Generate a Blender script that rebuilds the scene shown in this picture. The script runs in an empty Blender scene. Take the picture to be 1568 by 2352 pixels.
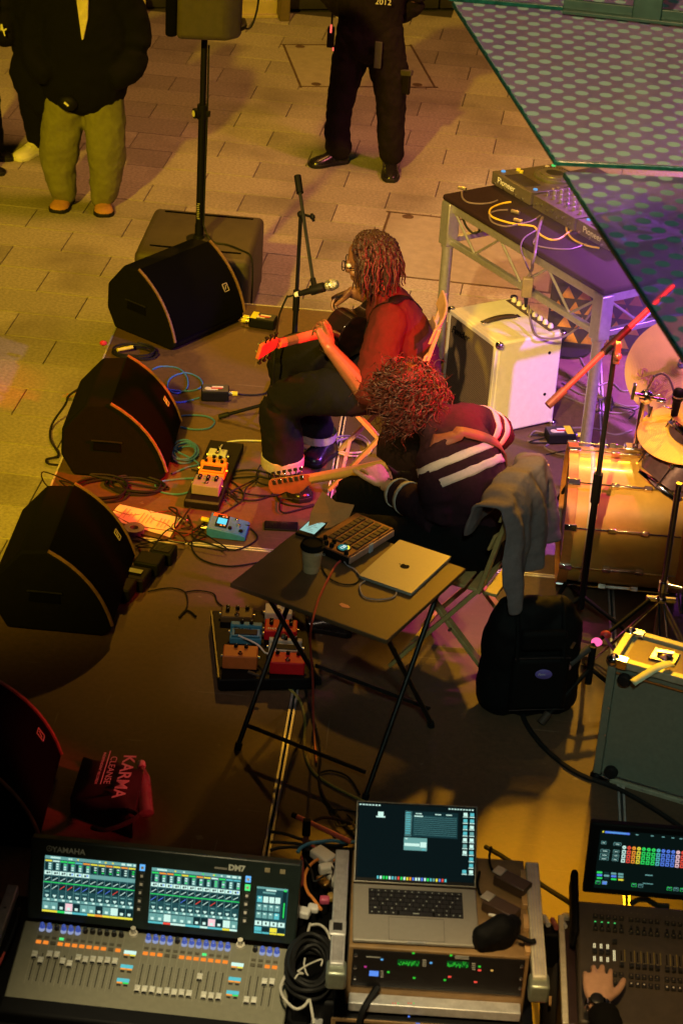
import bpy, bmesh, math, random
from mathutils import Vector, Matrix, noise
R = math.radians
random.seed(7)
sc = bpy.context.scene
col = sc.collection

# ------------------------------------------------------------------ camera
# photograph measured on a 1568 x 2352 grid; axes found from the stage seams
FPX, CX, CY, CAMH = 5000.0, 784.0, 1176.0, 5.0
_d1 = Vector((466, -2826, 5000)).normalized()
_d2 = Vector((1, .0905, -(466 - 2826 * .0905) / 5000)).normalized()
_d3 = _d1.cross(_d2).normalized()
AX, AY, AZ = _d2, _d1, -_d3
cam_d = bpy.data.cameras.new('camera')
cam = bpy.data.objects.new('camera', cam_d); col.objects.link(cam)
rt = Vector((AX[0], AY[0], AZ[0])); up = -Vector((AX[1], AY[1], AZ[1])); bk = -Vector((AX[2], AY[2], AZ[2]))
cam.matrix_world = Matrix(((rt[0], up[0], bk[0], 0), (rt[1], up[1], bk[1], 0), (rt[2], up[2], bk[2], CAMH), (0, 0, 0, 1)))
cam_d.sensor_fit = 'VERTICAL'; cam_d.sensor_height = 36; cam_d.sensor_width = 24
cam_d.lens = 36 * FPX / 2352
cam_d.clip_start = .1; cam_d.clip_end = 600
cam_d.dof.use_dof = True; cam_d.dof.focus_distance = 9.6; cam_d.dof.aperture_fstop = 7.0
sc.camera = cam
# ------------------------------------------------------------------ night sky, moon, stage lamps, added fill lights
w = bpy.data.worlds.new('World'); sc.world = w; w.use_nodes = True
nt = w.node_tree; nt.nodes.clear()
sky = nt.nodes.new('ShaderNodeTexSky'); sky.sky_type = 'NISHITA'; sky.sun_disc = False
sky.sun_elevation = R(3); sky.sun_rotation = R(-160)
bg = nt.nodes.new('ShaderNodeBackground'); bg.inputs[1].default_value = .0015
out = nt.nodes.new('ShaderNodeOutputWorld')
nt.links.new(sky.outputs[0], bg.inputs[0]); nt.links.new(bg.outputs[0], out.inputs[0])
sd = bpy.data.lights.new('moon', 'SUN'); sd.energy = .01; sd.angle = R(2); sd.color = (1, .9, .75)
so = bpy.data.objects.new('moon', sd); col.objects.link(so); so.rotation_euler = (R(50), 0, R(-20))
def spot(name, loc, target, energy, color, size, blend=.6, radius=.15):
    l = bpy.data.lights.new(name, 'SPOT'); l.energy = energy; l.color = color
    l.spot_size = R(size); l.spot_blend = blend; l.shadow_soft_size = radius
    o = bpy.data.objects.new(name, l); col.objects.link(o); o.location = loc
    o.rotation_euler = (Vector(target) - Vector(loc)).to_track_quat('-Z', 'Y').to_euler()
    o['kind'] = 'helper'
    return o
LIGHTS = True
spot('street_lamp_light', (-4.2, -1.5, 8.4), (-1.9, 13.4, 0), 9600, (1, .64, .012), 31, .5, .25)
spot('street_lamp_light', (-1.6, -1.5, 8.4), (.95, 10.7, .2), 8200, (1, .60, .22), 12.7, .2, .1)
spot('square_fill_light', (-.1, 13.0, 8.5), (-.3, 13.2, 0), 1650, (1, .42, .10), 66, .8, 1.0)  # wide soft fill added over the square to warm paving and soften shadows
spot('amber_stage_light', (-1.2, 15.3, 7.0), (-.62, 9.1, .2), 1300, (1, .45, .03), 25, .8, .12)
spot('amber_stage_light', (1.3, 12.6, 4.9), (.25, 6.2, .2), 2000, (1, .46, .015), 15.5, .9, .12)
spot('amber_stage_light', (.95, 12.4, 6.8), (.52, 5.6, .2), 6500, (1, .46, .008), 8.5, .9, .12)
spot('yellow_stage_light', (1.1, 10.2, 5.4), (.95, 8.3, .6), 600, (1, .66, .12), 28, .7, .1)
spot('white_stage_light', (-2.6, 3.6, 4.4), (-.6, 7.15, .25), 170, (1, .75, .55), 8.5, .7, .05)
spot('red_stage_light', (1.5, 7.35, 2.35), (-.28, 8.1, 1.08), 1250, (1, .02, .02), 34, .5, .08)
spot('red_stage_light', (2.0, 4.9, 1.7), (-1.06, 6.12, .40), 420, (1, .04, .04), 8.5, .5, .08)
spot('purple_stage_light', (2.1, 10.7, 3.0), (1.0, 9.5, .4), 2100, (.62, .12, 1), 44, .7, .05)
spot('purple_stage_light', (2.3, 8.3, 1.9), (.5, 8.95, .62), 520, (.46, .13, 1), 42, .7, .05)
spot('magenta_stage_light', (2.4, 8.6, 4.4), (.42, 7.95, 1.0), 1000, (1, .08, .6), 19, .7, .1)
spot('magenta_stage_light', (3.0, 11.0, 4.6), (1.0, 12.2, .0), 700, (1, .22, .26), 58, .8, .3)
spot('desk_fill_light', (-.4, 3.2, 4.3), (-.30, 4.35, .7), 620, (1, .80, .42), 29, .7, .2)  # spot added high above the mixing desk to brighten it, no real desk lamp
spot('desk_fill_light', (.35, 3.3, 3.4), (.66, 4.25, .8), 230, (1, .60, .20), 34, .7, .1)  # second added fill, brightens the operator's hand and lighting desk
spot('canopy_fill_light', (.3, -.6, 6.6), (.98, 6.2, 2.2), 620, (.70, 1, .78), 28, .7, .2)  # added fill that brightens the canopy dots and flight case front
sc.view_settings.view_transform = 'Standard'; sc.view_settings.look = 'None'
sc.view_settings.exposure = 0; sc.view_settings.gamma = 1
sc.cycles.max_bounces = 6; sc.cycles.transparent_max_bounces = 12
sc.cycles.sample_clamp_indirect = 4
sc.cycles.use_denoising = True

# ------------------------------------------------------------------ pixel -> place
def ray(px, py):
    r = Vector((px - CX, py - CY, FPX)); return Vector((r.dot(AX), r.dot(AY), r.dot(AZ)))
def P(px, py, z=0.0):
    r = ray(px, py); t = (z - CAMH) / r[2]; return Vector((r[0] * t, r[1] * t, z))
def V(px, py, y):
    r = ray(px, py); t = y / r[1]; return Vector((r[0] * t, y, CAMH + r[2] * t))
def PP(px, py, o, n):
    r = ray(px, py); c = Vector((0, 0, CAMH)); t = (Vector(o) - c).dot(n) / r.dot(n); return c + r * t
class Frame:
    """flat surface through three points: o, o+u (width), o+v (depth)"""
    def __init__(s, o, pu, pv):
        s.o = Vector(o); s.u = (Vector(pu) - s.o); s.w = s.u.length; s.u.normalize()
        v = Vector(pv) - s.o; v -= s.u * v.dot(s.u); s.d = v.length; s.v = v.normalized(); s.n = s.u.cross(s.v)
    def at(s, a, b, h=0): return s.o + s.u * a + s.v * b + s.n * h
    def px(s, px, py, h=0):
        p = PP(px, py, s.o + s.n * h, s.n) - s.o; return p.dot(s.u), p.dot(s.v)

# ------------------------------------------------------------------ materials
_mats = {}
def mat(name, color, rough=.6, metal=0, var=.18, scale=30, bump=.0, bscale=None, emit=None, estr=0, spec=None, rand=0, stain=None, coat=0):
    """procedural surface: base colour broken up by noise, optional relief, stains and per-object variation"""
    if name in _mats: return _mats[name]
    m = bpy.data.materials.new(name); m.use_nodes = True; n = m.node_tree.nodes; l = m.node_tree.links
    b = n['Principled BSDF']; b.inputs['Metallic'].default_value = metal
    if spec is not None: b.inputs['Specular IOR Level'].default_value = spec
    if coat: b.inputs['Coat Weight'].default_value = coat; b.inputs['Coat Roughness'].default_value = .08
    tc = n.new('ShaderNodeTexCoord')
    t = n.new('ShaderNodeTexNoise'); t.inputs['Scale'].default_value = scale; t.inputs['Detail'].default_value = 6; t.inputs['Roughness'].default_value = .65
    l.new(tc.outputs['Object'], t.inputs['Vector'])
    mx = n.new('ShaderNodeMix'); mx.data_type = 'RGBA'
    c = Vector(color[:3])
    mx.inputs['A'].default_value = (*(c * (1 - var)), 1); mx.inputs['B'].default_value = (*[min(1, x) for x in c * (1 + var)], 1)
    rp = n.new('ShaderNodeMapRange'); rp.inputs[1].default_value = .3; rp.inputs[2].default_value = .7
    l.new(t.outputs['Fac'], rp.inputs[0]); l.new(rp.outputs[0], mx.inputs['Factor'])
    last = mx.outputs['Result']
    if stain:
        sc_, lo, hi, k, scol = stain
        t2 = n.new('ShaderNodeTexNoise'); t2.inputs['Scale'].default_value = sc_; t2.inputs['Detail'].default_value = 5
        geo = n.new('ShaderNodeNewGeometry'); l.new(geo.outputs['Position'], t2.inputs['Vector'])
        r2 = n.new('ShaderNodeMapRange'); r2.inputs[1].default_value = lo; r2.inputs[2].default_value = hi; r2.inputs[4].default_value = k
        l.new(t2.outputs['Fac'], r2.inputs[0])
        m2 = n.new('ShaderNodeMix'); m2.data_type = 'RGBA'; m2.inputs['B'].default_value = (*scol, 1)
        l.new(r2.outputs[0], m2.inputs['Factor']); l.new(last, m2.inputs['A']); last = m2.outputs['Result']
    if rand:
        oi = n.new('ShaderNodeObjectInfo'); r3 = n.new('ShaderNodeMapRange'); r3.inputs[3].default_value = 1 - rand; r3.inputs[4].default_value = 1 + rand
        l.new(oi.outputs['Random'], r3.inputs[0])
        m3 = n.new('ShaderNodeMix'); m3.data_type = 'RGBA'; m3.blend_type = 'MULTIPLY'; m3.inputs['Factor'].default_value = 1
        l.new(last, m3.inputs['A']); l.new(r3.outputs[0], m3.inputs['B']); last = m3.outputs['Result']
    l.new(last, b.inputs['Base Color'])
    rr = n.new('ShaderNodeMapRange'); rr.inputs[3].default_value = max(0, rough - .08); rr.inputs[4].default_value = min(1, rough + .1)
    l.new(t.outputs['Fac'], rr.inputs[0]); l.new(rr.outputs[0], b.inputs['Roughness'])
    if bump:
        tb = n.new('ShaderNodeTexNoise'); tb.inputs['Scale'].default_value = bscale or scale * 4; tb.inputs['Detail'].default_value = 4
        l.new(tc.outputs['Object'], tb.inputs['Vector'])
        bp = n.new('ShaderNodeBump'); bp.inputs['Strength'].default_value = bump; bp.inputs['Distance'].default_value = .004
        l.new(tb.outputs['Fac'], bp.inputs['Height']); l.new(bp.outputs[0], b.inputs['Normal'])
    if emit:
        b.inputs['Emission Color'].default_value = (*emit, 1); b.inputs['Emission Strength'].default_value = estr
    _mats[name] = m
    return m
def glow(name, c, s=1.0):
    return mat(name, (c[0] * .1, c[1] * .1, c[2] * .1), .3, emit=c, estr=s, spec=0)
BLACK = mat('black_plastic', (.0055, .0055, .006), .6, scale=60, spec=.15)
RUBBER = mat('black_rubber', (.009, .009, .009), .6, scale=40, spec=.3)
CABINET = mat('black_textured_paint', (.0045, .0043, .004), .85, scale=25, bump=.35, bscale=260, spec=.1)
GRILLE = mat('black_foam_grille', (.0025, .0025, .0025), .95, scale=80, bump=.5, bscale=400, spec=.05)
STEEL = mat('brushed_steel', (.55, .55, .56), .3, 1, scale=50)
CHROME = mat('chrome', (.8, .8, .82), .1, 1, scale=20)
ALU = mat('aluminium', (.55, .55, .55), .5, .6, scale=40, bump=.05)
DARKMETAL = mat('dark_metal', (.03, .03, .032), .35, .6, scale=40)
WHITE = mat('white_plastic', (.7, .69, .66), .5, scale=30, var=.06)
YTAPE = mat('yellow_tape', (.75, .68, .03), .5, scale=40)
REDTAPE = mat('red_print', (.6, .03, .04), .5)
WOOD = mat('varnished_wood', (.50, .30, .12), .45, scale=14, var=.25)
PAPER = mat('paper', (.78, .76, .70), .8, scale=12, var=.05)
GOLD = mat('brass', (.75, .5, .15), .3, 1)

# ------------------------------------------------------------------ mesh helpers
class MB:
    def __init__(s): s.v = []; s.f = []; s.m = []
    def add(s, vs, fs, m=0):
        k = len(s.v); s.v += [tuple(x) for x in vs]; s.f += [tuple(i + k for i in f) for f in fs]; s.m += [m] * len(fs); return s
    def obox(s, c, ax, ay, az, m=0):
        c = Vector(c); ax = Vector(ax); ay = Vector(ay); az = Vector(az)
        vs = [c + ax * i + ay * j + az * k for k in (-1, 1) for j in (-1, 1) for i in (-1, 1)]
        return s.add(vs, [(0, 2, 3, 1), (4, 5, 7, 6), (0, 1, 5, 4), (2, 6, 7, 3), (0, 4, 6, 2), (1, 3, 7, 5)], m)
    def box(s, c, sz, rz=0, m=0):
        a, b = math.cos(rz), math.sin(rz)
        return s.obox(c, (a * sz[0] / 2, b * sz[0] / 2, 0), (-b * sz[1] / 2, a * sz[1] / 2, 0), (0, 0, sz[2] / 2), m)
    def bar(s, p, q, wd, ht, upv=(0, 0, 1), m=0):
        p = Vector(p); q = Vector(q); d = q - p; u = Vector(upv); sd_ = d.cross(u)
        if sd_.length < 1e-6: sd_ = d.cross(Vector((1, 0, 0)))
        sd_.normalize(); u = sd_.cross(d).normalized()
        return s.obox((p + q) / 2, d / 2, sd_ * wd / 2, u * ht / 2, m)
    def ring(s, c, n_, r, n, ry=None, xa=None):
        n_ = Vector(n_).normalized()
        a = Vector(xa) if xa is not None else (Vector((0, 0, 1)) if abs(n_.z) < .9 else Vector((1, 0, 0)))
        u = (a - n_ * a.dot(n_)).normalized(); w_ = n_.cross(u); ry = r if ry is None else ry
        return [Vector(c) + u * (r * math.cos(2 * math.pi * i / n)) + w_ * (ry * math.sin(2 * math.pi * i / n)) for i in range(n)]
    def loft(s, rings, cap=True, m=0):
        n = len(rings[0]); vs = [p for r_ in rings for p in r_]; fs = []
        for k in range(len(rings) - 1):
            for i in range(n):
                j = (i + 1) % n; fs.append((k * n + i, k * n + j, (k + 1) * n + j, (k + 1) * n + i))
        if cap: fs.append(tuple(range(n - 1, -1, -1))); fs.append(tuple(range((len(rings) - 1) * n, len(rings) * n)))
        return s.add(vs, fs, m)
    def cyl(s, p, q, r, r2=None, n=12, m=0):
        d = Vector(q) - Vector(p); return s.loft([s.ring(p, d, r, n), s.ring(q, d, r if r2 is None else r2, n)], True, m)
    def tube(s, pts, r, n=6, sub=4, m=0, taper=None):
        ps = smooth_path(pts, sub); rs = []
        prev = None
        for i, p in enumerate(ps):
            d = ps[min(i + 1, len(ps) - 1)] - ps[max(i - 1, 0)]
            if d.length < 1e-9: d = Vector((0, 0, 1))
            d.normalize()
            a = prev if prev is not None else (Vector((0, 0, 1)) if abs(d.z) < .9 else Vector((1, 0, 0)))
            u = (a - d * a.dot(d))
            if u.length < 1e-5: u = Vector((0, 1, 0))
            u.normalize(); prev = u; w_ = d.cross(u)
            rad = r if taper is None else r + (taper - r) * i / (len(ps) - 1)
            rs.append([p + u * (rad * math.cos(2 * math.pi * k / n)) + w_ * (rad * math.sin(2 * math.pi * k / n)) for k in range(n)])
        return s.loft(rs, True, m)
    def lathe(s, prof, c=(0, 0, 0), ax=(0, 0, 1), n=20, m=0, cap=True):
        ax = Vector(ax).normalized(); c = Vector(c)
        return s.loft([s.ring(c + ax * z, ax, max(r_, 1e-4), n) for r_, z in prof], cap, m)
    def sph(s, c, r, n=12, sq=(1, 1, 1), m=0):
        c = Vector(c); k = n // 2 + 1; rs = []
        for i in range(k):
            a = math.pi * i / (k - 1); rr = max(math.sin(a), 1e-3)
            rs.append([c + Vector((sq[0] * r * rr * math.cos(2 * math.pi * j / n), sq[1] * r * rr * math.sin(2 * math.pi * j / n), -sq[2] * r * math.cos(a))) for j in range(n)])
        return s.loft(rs, True, m)
    def prism(s, poly, o, u, v, h, m=0):
        """2-D outline on axes u, v from o, thickened by vector h"""
        o = Vector(o); u = Vector(u); v = Vector(v); h = Vector(h); n = len(poly)
        a = [o + u * x + v * y for x, y in poly]; b = [p + h for p in a]
        fs = [tuple(range(n - 1, -1, -1)), tuple(range(n, 2 * n))] + [(i, (i + 1) % n, n + (i + 1) % n, n + i) for i in range(n)]
        return s.add(a + b, fs, m)
    def quad(s, a, b, c, d, m=0): return s.add([a, b, c, d], [(0, 1, 2, 3)], m)
    def mesh(s, name, mats, smooth=True, angle=38):
        me = bpy.data.meshes.new(name); me.from_pydata(s.v, [], s.f); me.update()
        for x in (mats if isinstance(mats, (list, tuple)) else [mats]): me.materials.append(x)
        me.polygons.foreach_set('material_index', s.m)
        bm = bmesh.new(); bm.from_mesh(me); bmesh.ops.recalc_face_normals(bm, faces=bm.faces); bm.to_mesh(me); bm.free()
        if smooth:
            me.polygons.foreach_set('use_smooth', [True] * len(me.polygons)); me.set_sharp_from_angle(angle=R(angle))
        return me
    def build(s, name, mats, parent=None, bevel=0, smooth=True, angle=38, seg=2, loc=None):
        o = bpy.data.objects.new(name, s.mesh(name, mats, smooth, angle)); col.objects.link(o)
        if parent: o.parent = parent
        if loc is not None: o.location = loc
        if bevel:
            b = o.modifiers.new('bevel', 'BEVEL'); b.width = bevel; b.segments = seg; b.limit_method = 'ANGLE'; b.angle_limit = R(30)
        return o
def smooth_path(pts, sub=4):
    ps = [Vector(p) for p in pts]
    if len(ps) < 3 or sub <= 1: return ps
    out_ = []
    for i in range(len(ps) - 1):
        p0, p1, p2, p3 = ps[max(i - 1, 0)], ps[i], ps[i + 1], ps[min(i + 2, len(ps) - 1)]
        for k in range(sub):
            t = k / sub
            out_.append(.5 * ((2 * p1) + (p2 - p0) * t + (2 * p0 - 5 * p1 + 4 * p2 - p3) * t * t + (3 * p1 - p0 - 3 * p2 + p3) * t ** 3))
    return out_ + [ps[-1]]
def tag(o, label, cat, group=None, kind=None):
    o['label'] = label; o['category'] = cat
    if group: o['group'] = group
    if kind: o['kind'] = kind
    return o
def thing(name, label, cat, loc=(0, 0, 0), rz=0, group=None):
    o = bpy.data.objects.new(name, None); col.objects.link(o); o.empty_display_size = .1
    o.location = loc; o.rotation_euler = (0, 0, rz)
    return tag(o, label, cat, group)
def inst(src, name, parent, loc=(0, 0, 0), rot=None, scale=None, m=None):
    o = bpy.data.objects.new(name, src.data if hasattr(src, 'data') else src); col.objects.link(o); o.parent = parent; o.location = loc
    if rot is not None:
        if isinstance(rot, Matrix): o.rotation_euler = rot.to_euler()
        else: o.rotation_euler = rot
    if scale: o.scale = scale
    return o
def copy_tree(o, parent=None):
    c = o.copy(); col.objects.link(c)
    if parent: c.parent = parent
    for ch in [x for x in bpy.data.objects if x.parent == o]: copy_tree(ch, c)
    return c
def text(name, body, size, parent, mat_, fr=None, o=None, u=None, v=None, ext=.0003, align='LEFT', shear=0, bold=0):
    """lettering laid on a surface; u = reading direction, v = up of the letters"""
    cu = bpy.data.curves.new(name, 'FONT'); cu.body = body; cu.size = size; cu.extrude = ext; cu.align_x = align; cu.shear = shear; cu.offset = bold
    cu.materials.append(mat_); cu.resolution_u = 3
    tmp = bpy.data.objects.new(name, cu); me = bpy.data.meshes.new_from_object(tmp); bpy.data.objects.remove(tmp)
    if not me.materials: me.materials.append(mat_)
    ob = bpy.data.objects.new(name, me); col.objects.link(ob); ob.parent = parent
    u = Vector(u).normalized(); v = Vector(v); v = (v - u * v.dot(u)).normalized(); n = u.cross(v)
    ob.matrix_local = Matrix(((u[0], v[0], n[0], o[0]), (u[1], v[1], n[1], o[1]), (u[2], v[2], n[2], o[2]), (0, 0, 0, 1)))
    return ob
def cable(name, label, pts, r=.0035, m=None, group=None, sub=5, n=6, parent=None):
    o = MB().tube(pts, r, n, sub).build(name, m or RUBBER, parent)
    if parent is None: tag(o, label, 'cable', group)
    return o
S = .2          # stage height
def G(*pp, z=S, h=.004): return [P(x, y, z) + Vector((0, 0, h)) for x, y in pp]
# ================================================================== SETTING
STONE = mat('grey_paving_stone', (.31, .28, .24), .8, scale=55, var=.30, bump=.5, bscale=160, rand=.17, stain=(1.7, .5, .72, .6, (.12, .10, .08)))
JOINT = mat('dirty_mortar_joint', (.035, .03, .025), .95, scale=20, bump=.4)
g = MB().quad((-150, -60, -.014), (150, -60, -.014), (150, 240, -.014), (-150, 240, -.014)).build('pavement', JOINT, smooth=False)
g['kind'] = 'structure'
PA = R(-3.4); pu = Vector((math.cos(PA), math.sin(PA), 0)); pv = Vector((-math.sin(PA), math.cos(PA), 0))
SL, SW, JT = .578, .292, .0042
slab_me = []
for k in range(7):
    rnd = random.Random(k)
    hx, hy = (SL - JT) / 2, (SW - JT) / 2
    bm = MB()
    t = lambda: rnd.uniform(-.0008, .0008)
    vs = [(-hx, -hy, -.03), (hx, -hy, -.03), (hx, hy, -.03), (-hx, hy, -.03)] + [(-hx, -hy, -.004), (hx, -hy, -.004), (hx, hy, -.004), (-hx, hy, -.004)] + \
         [(-hx + .0015, -hy + .0015, t()), (hx - .0015, -hy + .0015, t()), (hx - .0015, hy - .0015, t()), (-hx + .0015, hy - .0015, t())]
    fs = [(0, 1, 5, 4), (1, 2, 6, 5), (2, 3, 7, 6), (3, 0, 4, 7), (4, 5, 9, 8), (5, 6, 10, 9), (6, 7, 11, 10), (7, 4, 8, 11), (8, 9, 10, 11)]
    bm.add(vs, fs); slab_me.append(bm.mesh('slab', STONE, False))
def proj(p):
    q = Vector((p[0], p[1], p[2] - CAMH)); c = AX * q[0] + AY * q[1] + AZ * q[2]
    return CX + FPX * c[0] / c[2], CY + FPX * c[1] / c[2], c[2]
COV1 = dict(o=Vector((-1.203, 14.693, 0)), a=R(13.4), w=.985, d=.96)
COV2 = dict(o=Vector((-.50, 11.535, 0)), a=PA, w=1.06, d=.985)
def in_cov(p):
    for c in (COV1, COV2):
        q = p - c['o']; u = Vector((math.cos(c['a']), math.sin(c['a']), 0)); v = Vector((-u.y, u.x, 0))
        if -.0 < q.dot(u) < c['w'] and -.0 < q.dot(v) < c['d']: return True
    return False
fo = P(27, 66); fu = (P(989, 58) - fo).normalized(); fn = Vector((fu.y, -fu.x, 0))      # shopfront line
pc = Vector((-2.0, 11.62, 0)); cnt = 0
for r_ in range(-20, 22):
    off = (r_ % 2) * .5 + random.uniform(-.03, .03)
    for c_ in range(-6, 12):
        p = pc + pu * ((c_ - off) * SL + .03) + pv * ((r_) * SW)
        if (p - fo).dot(fn) < -.35: continue
        if p.x > -1.4 and p.y < 10.25: continue
        x, y, dd = proj(p)
        if not (-150 < x < 1660 and 0 < y < 2400): continue
        o = inst(slab_me[random.randrange(7)], 'slab', g, p + Vector((0, 0, random.uniform(-.0012, .0012))), (0, 0, PA + random.choice((0, math.pi)))); cnt += 1
# access covers let into the paving
COVM = mat('stone_filled_cover', (.30, .27, .225), .8, scale=14, var=.14, bump=.3, bscale=120)
FRAME = mat('rusty_cover_frame', (.11, .07, .045), .7, .3, scale=30, var=.4)
for c, lab in ((COV1, 'square access cover in the paving under the standing guard'), (COV2, 'square access cover in the paving beside the metal truss table')):
    t = thing('access_cover', lab, 'access cover', c['o'], c['a'])
    W_, D_ = c['w'], c['d']
    m = MB(); m.box((W_ / 2, D_ / 2, -.0065), (W_ - .046, D_ - .046, .02)); m.build('infill', COVM, t, .002)
    for a, b in (((0, 0), (W_, 0)), ((W_, 0), (W_, D_)), ((W_, D_), (0, D_)), ((0, D_), (0, 0))):
        d = Vector((b[0] - a[0], b[1] - a[1], 0)).normalized(); nn = Vector((-d.y, d.x, 0))
        p = Vector((*a, 0)) + nn * .012 + d * .013; q = Vector((*b, 0)) + nn * .012 - d * .013 + d * .024
        MB().bar(p, q, .014, .03).build('frame_bar', FRAME, t, loc=(0, 0, -.0108))
    for x, y in ((.13, .06), (W_ - .13, .06), (.13, D_ - .06), (W_ - .13, D_ - .06)):
        m = MB().lathe([(.034, -.004), (.036, .004), (.02, .005)], (x, y, 0), n=16); m.build('lifting_eye', FRAME, t)
# stage of deck panels
DECK = mat('brown_phenolic_ply', (.105, .060, .032), .62, scale=40, var=.24, bump=.3, bscale=420, stain=(2.2, .52, .8, .55, (.075, .05, .032)), rand=.12)
def scuffs(m):
    n = m.node_tree.nodes; l = m.node_tree.links; b = n['Principled BSDF']; src = b.inputs['Base Color'].links[0].from_socket; geo = n.new('ShaderNodeNewGeometry')
    for sc_, rot, lo in (((2.2, 60, 1), .5, .70), ((45, 2.6, 1), -.3, .715), ((16, 16, 1), 0, .73)):
        mp = n.new('ShaderNodeMapping'); mp.inputs['Scale'].default_value = sc_; mp.inputs['Rotation'].default_value = (0, 0, rot); l.new(geo.outputs['Position'], mp.inputs['Vector'])
        t = n.new('ShaderNodeTexNoise'); t.inputs['Scale'].default_value = 1; t.inputs['Detail'].default_value = 3; l.new(mp.outputs[0], t.inputs['Vector'])
        r = n.new('ShaderNodeMapRange'); r.inputs[1].default_value = lo; r.inputs[2].default_value = lo + .05; r.inputs[4].default_value = .55; l.new(t.outputs['Fac'], r.inputs[0])
        x = n.new('ShaderNodeMix'); x.data_type = 'RGBA'; x.inputs['B'].default_value = (.24, .19, .13, 1); l.new(r.outputs[0], x.inputs['Factor']); l.new(src, x.inputs['A']); src = x.outputs['Result']
    l.new(src, b.inputs['Base Color'])
scuffs(DECK)
st = thing('stage', 'low brown stage of ply deck panels with pale metal edges', 'stage')
SX = (-1.72, -.47, .78, 2.03, 3.28); SY = (10.55, 8.02, 5.49, 2.96)
SKIRT = mat('black_stage_skirt', (.01, .01, .01), .8)
for i in range(4):
    for j in range(3):
        x0, x1, y1, y0 = SX[i], SX[i + 1], SY[j], SY[j + 1]
        d = MB().box(((x0 + x1) / 2, (y0 + y1) / 2, S - .016), (x1 - x0 - .03, y1 - y0 - .03, .03)).build('deck_panel', DECK, st)
        for a, b in (((x0, y0), (x1, y0)), ((x1, y0), (x1, y1)), ((x1, y1), (x0, y1)), ((x0, y1), (x0, y0))):
            dd = Vector((b[0] - a[0], b[1] - a[1], 0)).normalized(); nn = Vector((-dd.y, dd.x, 0))
            MB().bar(Vector((*a, S - .02)) + nn * .009, Vector((*b, S - .02)) + nn * .009 - dd * .015, .0085, .042).build('edge_trim', ALU, d)
m = MB(); m.box((.78, 6.75, .08), (4.9, 7.5, .158)); m.build('skirt', SKIRT, st)
# shopfront behind the square
sf = thing('shopfront', 'dark shopfront with pale stone plinth and black doors behind the guard', 'building', fo, math.atan2(fu.y, fu.x))
def fx(px): return (P(px, 64) - fo).dot(fu)
STONEP = mat('pale_stone_plinth', (.42, .34, .22), .6, scale=6, var=.2)
DARKF = mat('black_shopfront_paint', (.022, .02, .024), .4, scale=8)
GLASSD = mat('dark_window_glass', (.012, .016, .014), .12, scale=3, var=.4)
BRASS2 = mat('dull_metal_strip', (.45, .38, .22), .45, .6)
MB().box((2.0, .75, 2.1), (9.4, .5, 4.2)).build('wall', DARKF, sf)
for a, b, h in ((-60, 345, .135), (520, 652, .13)):
    m = MB(); m.box(((fx(a) + fx(b)) / 2, .4, h / 2), (fx(b) - fx(a), .3, h)); m.build('plinth', STONEP, sf, .006)
    m = MB(); m.box(((fx(a) + fx(b)) / 2, .235, .012), (fx(b) - fx(a), .06, .024)); m.build('plinth_foot', STONEP, sf, .004)
    m = MB(); m.box(((fx(a) + fx(b)) / 2, .36, h + .01), (fx(b) - fx(a), .16, .016)); m.build('sill', BRASS2, sf, .003)
    m = MB(); m.box(((fx(a) + fx(b)) / 2, .44, h + 1.3), (fx(b) - fx(a) - .04, .03, 2.5)); m.build('window_pane', GLASSD, sf)
    for xx in (a, b, (a + b) / 2):
        m = MB(); m.box((fx(xx), .42, h + 1.3), (.05, .08, 2.55)); m.build('mullion', DARKF, sf, .004)
m = MB(); m.box((fx(663), .3, 1.6), (.075, .36, 3.2)); m.build('pilaster', mat('brown_pilaster', (.12, .085, .05), .5), sf, .006)
for a, b in ((674, 845), (849, 1040), (1044, 1240)):
    d = MB().box(((fx(a) + fx(b)) / 2, .42, 1.2), (fx(b) - fx(a), .06, 2.38)).build('door', DARKF, sf, .004)
    m = MB(); m.box(((fx(a) + fx(b)) / 2, .385, .17), (fx(b) - fx(a) - .12, .012, .008)); m.build('kick_rail', BRASS2, d)
    m = MB(); m.box(((fx(a) + fx(b)) / 2, .385, 1.3), (fx(b) - fx(a) - .16, .012, 1.9)); m.build('door_pane', GLASSD, d)
    m = MB(); m.cyl((fx(a) + .09, .35, .95), (fx(a) + .09, .35, 1.3), .012); m.build('handle', STEEL, d)
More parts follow.
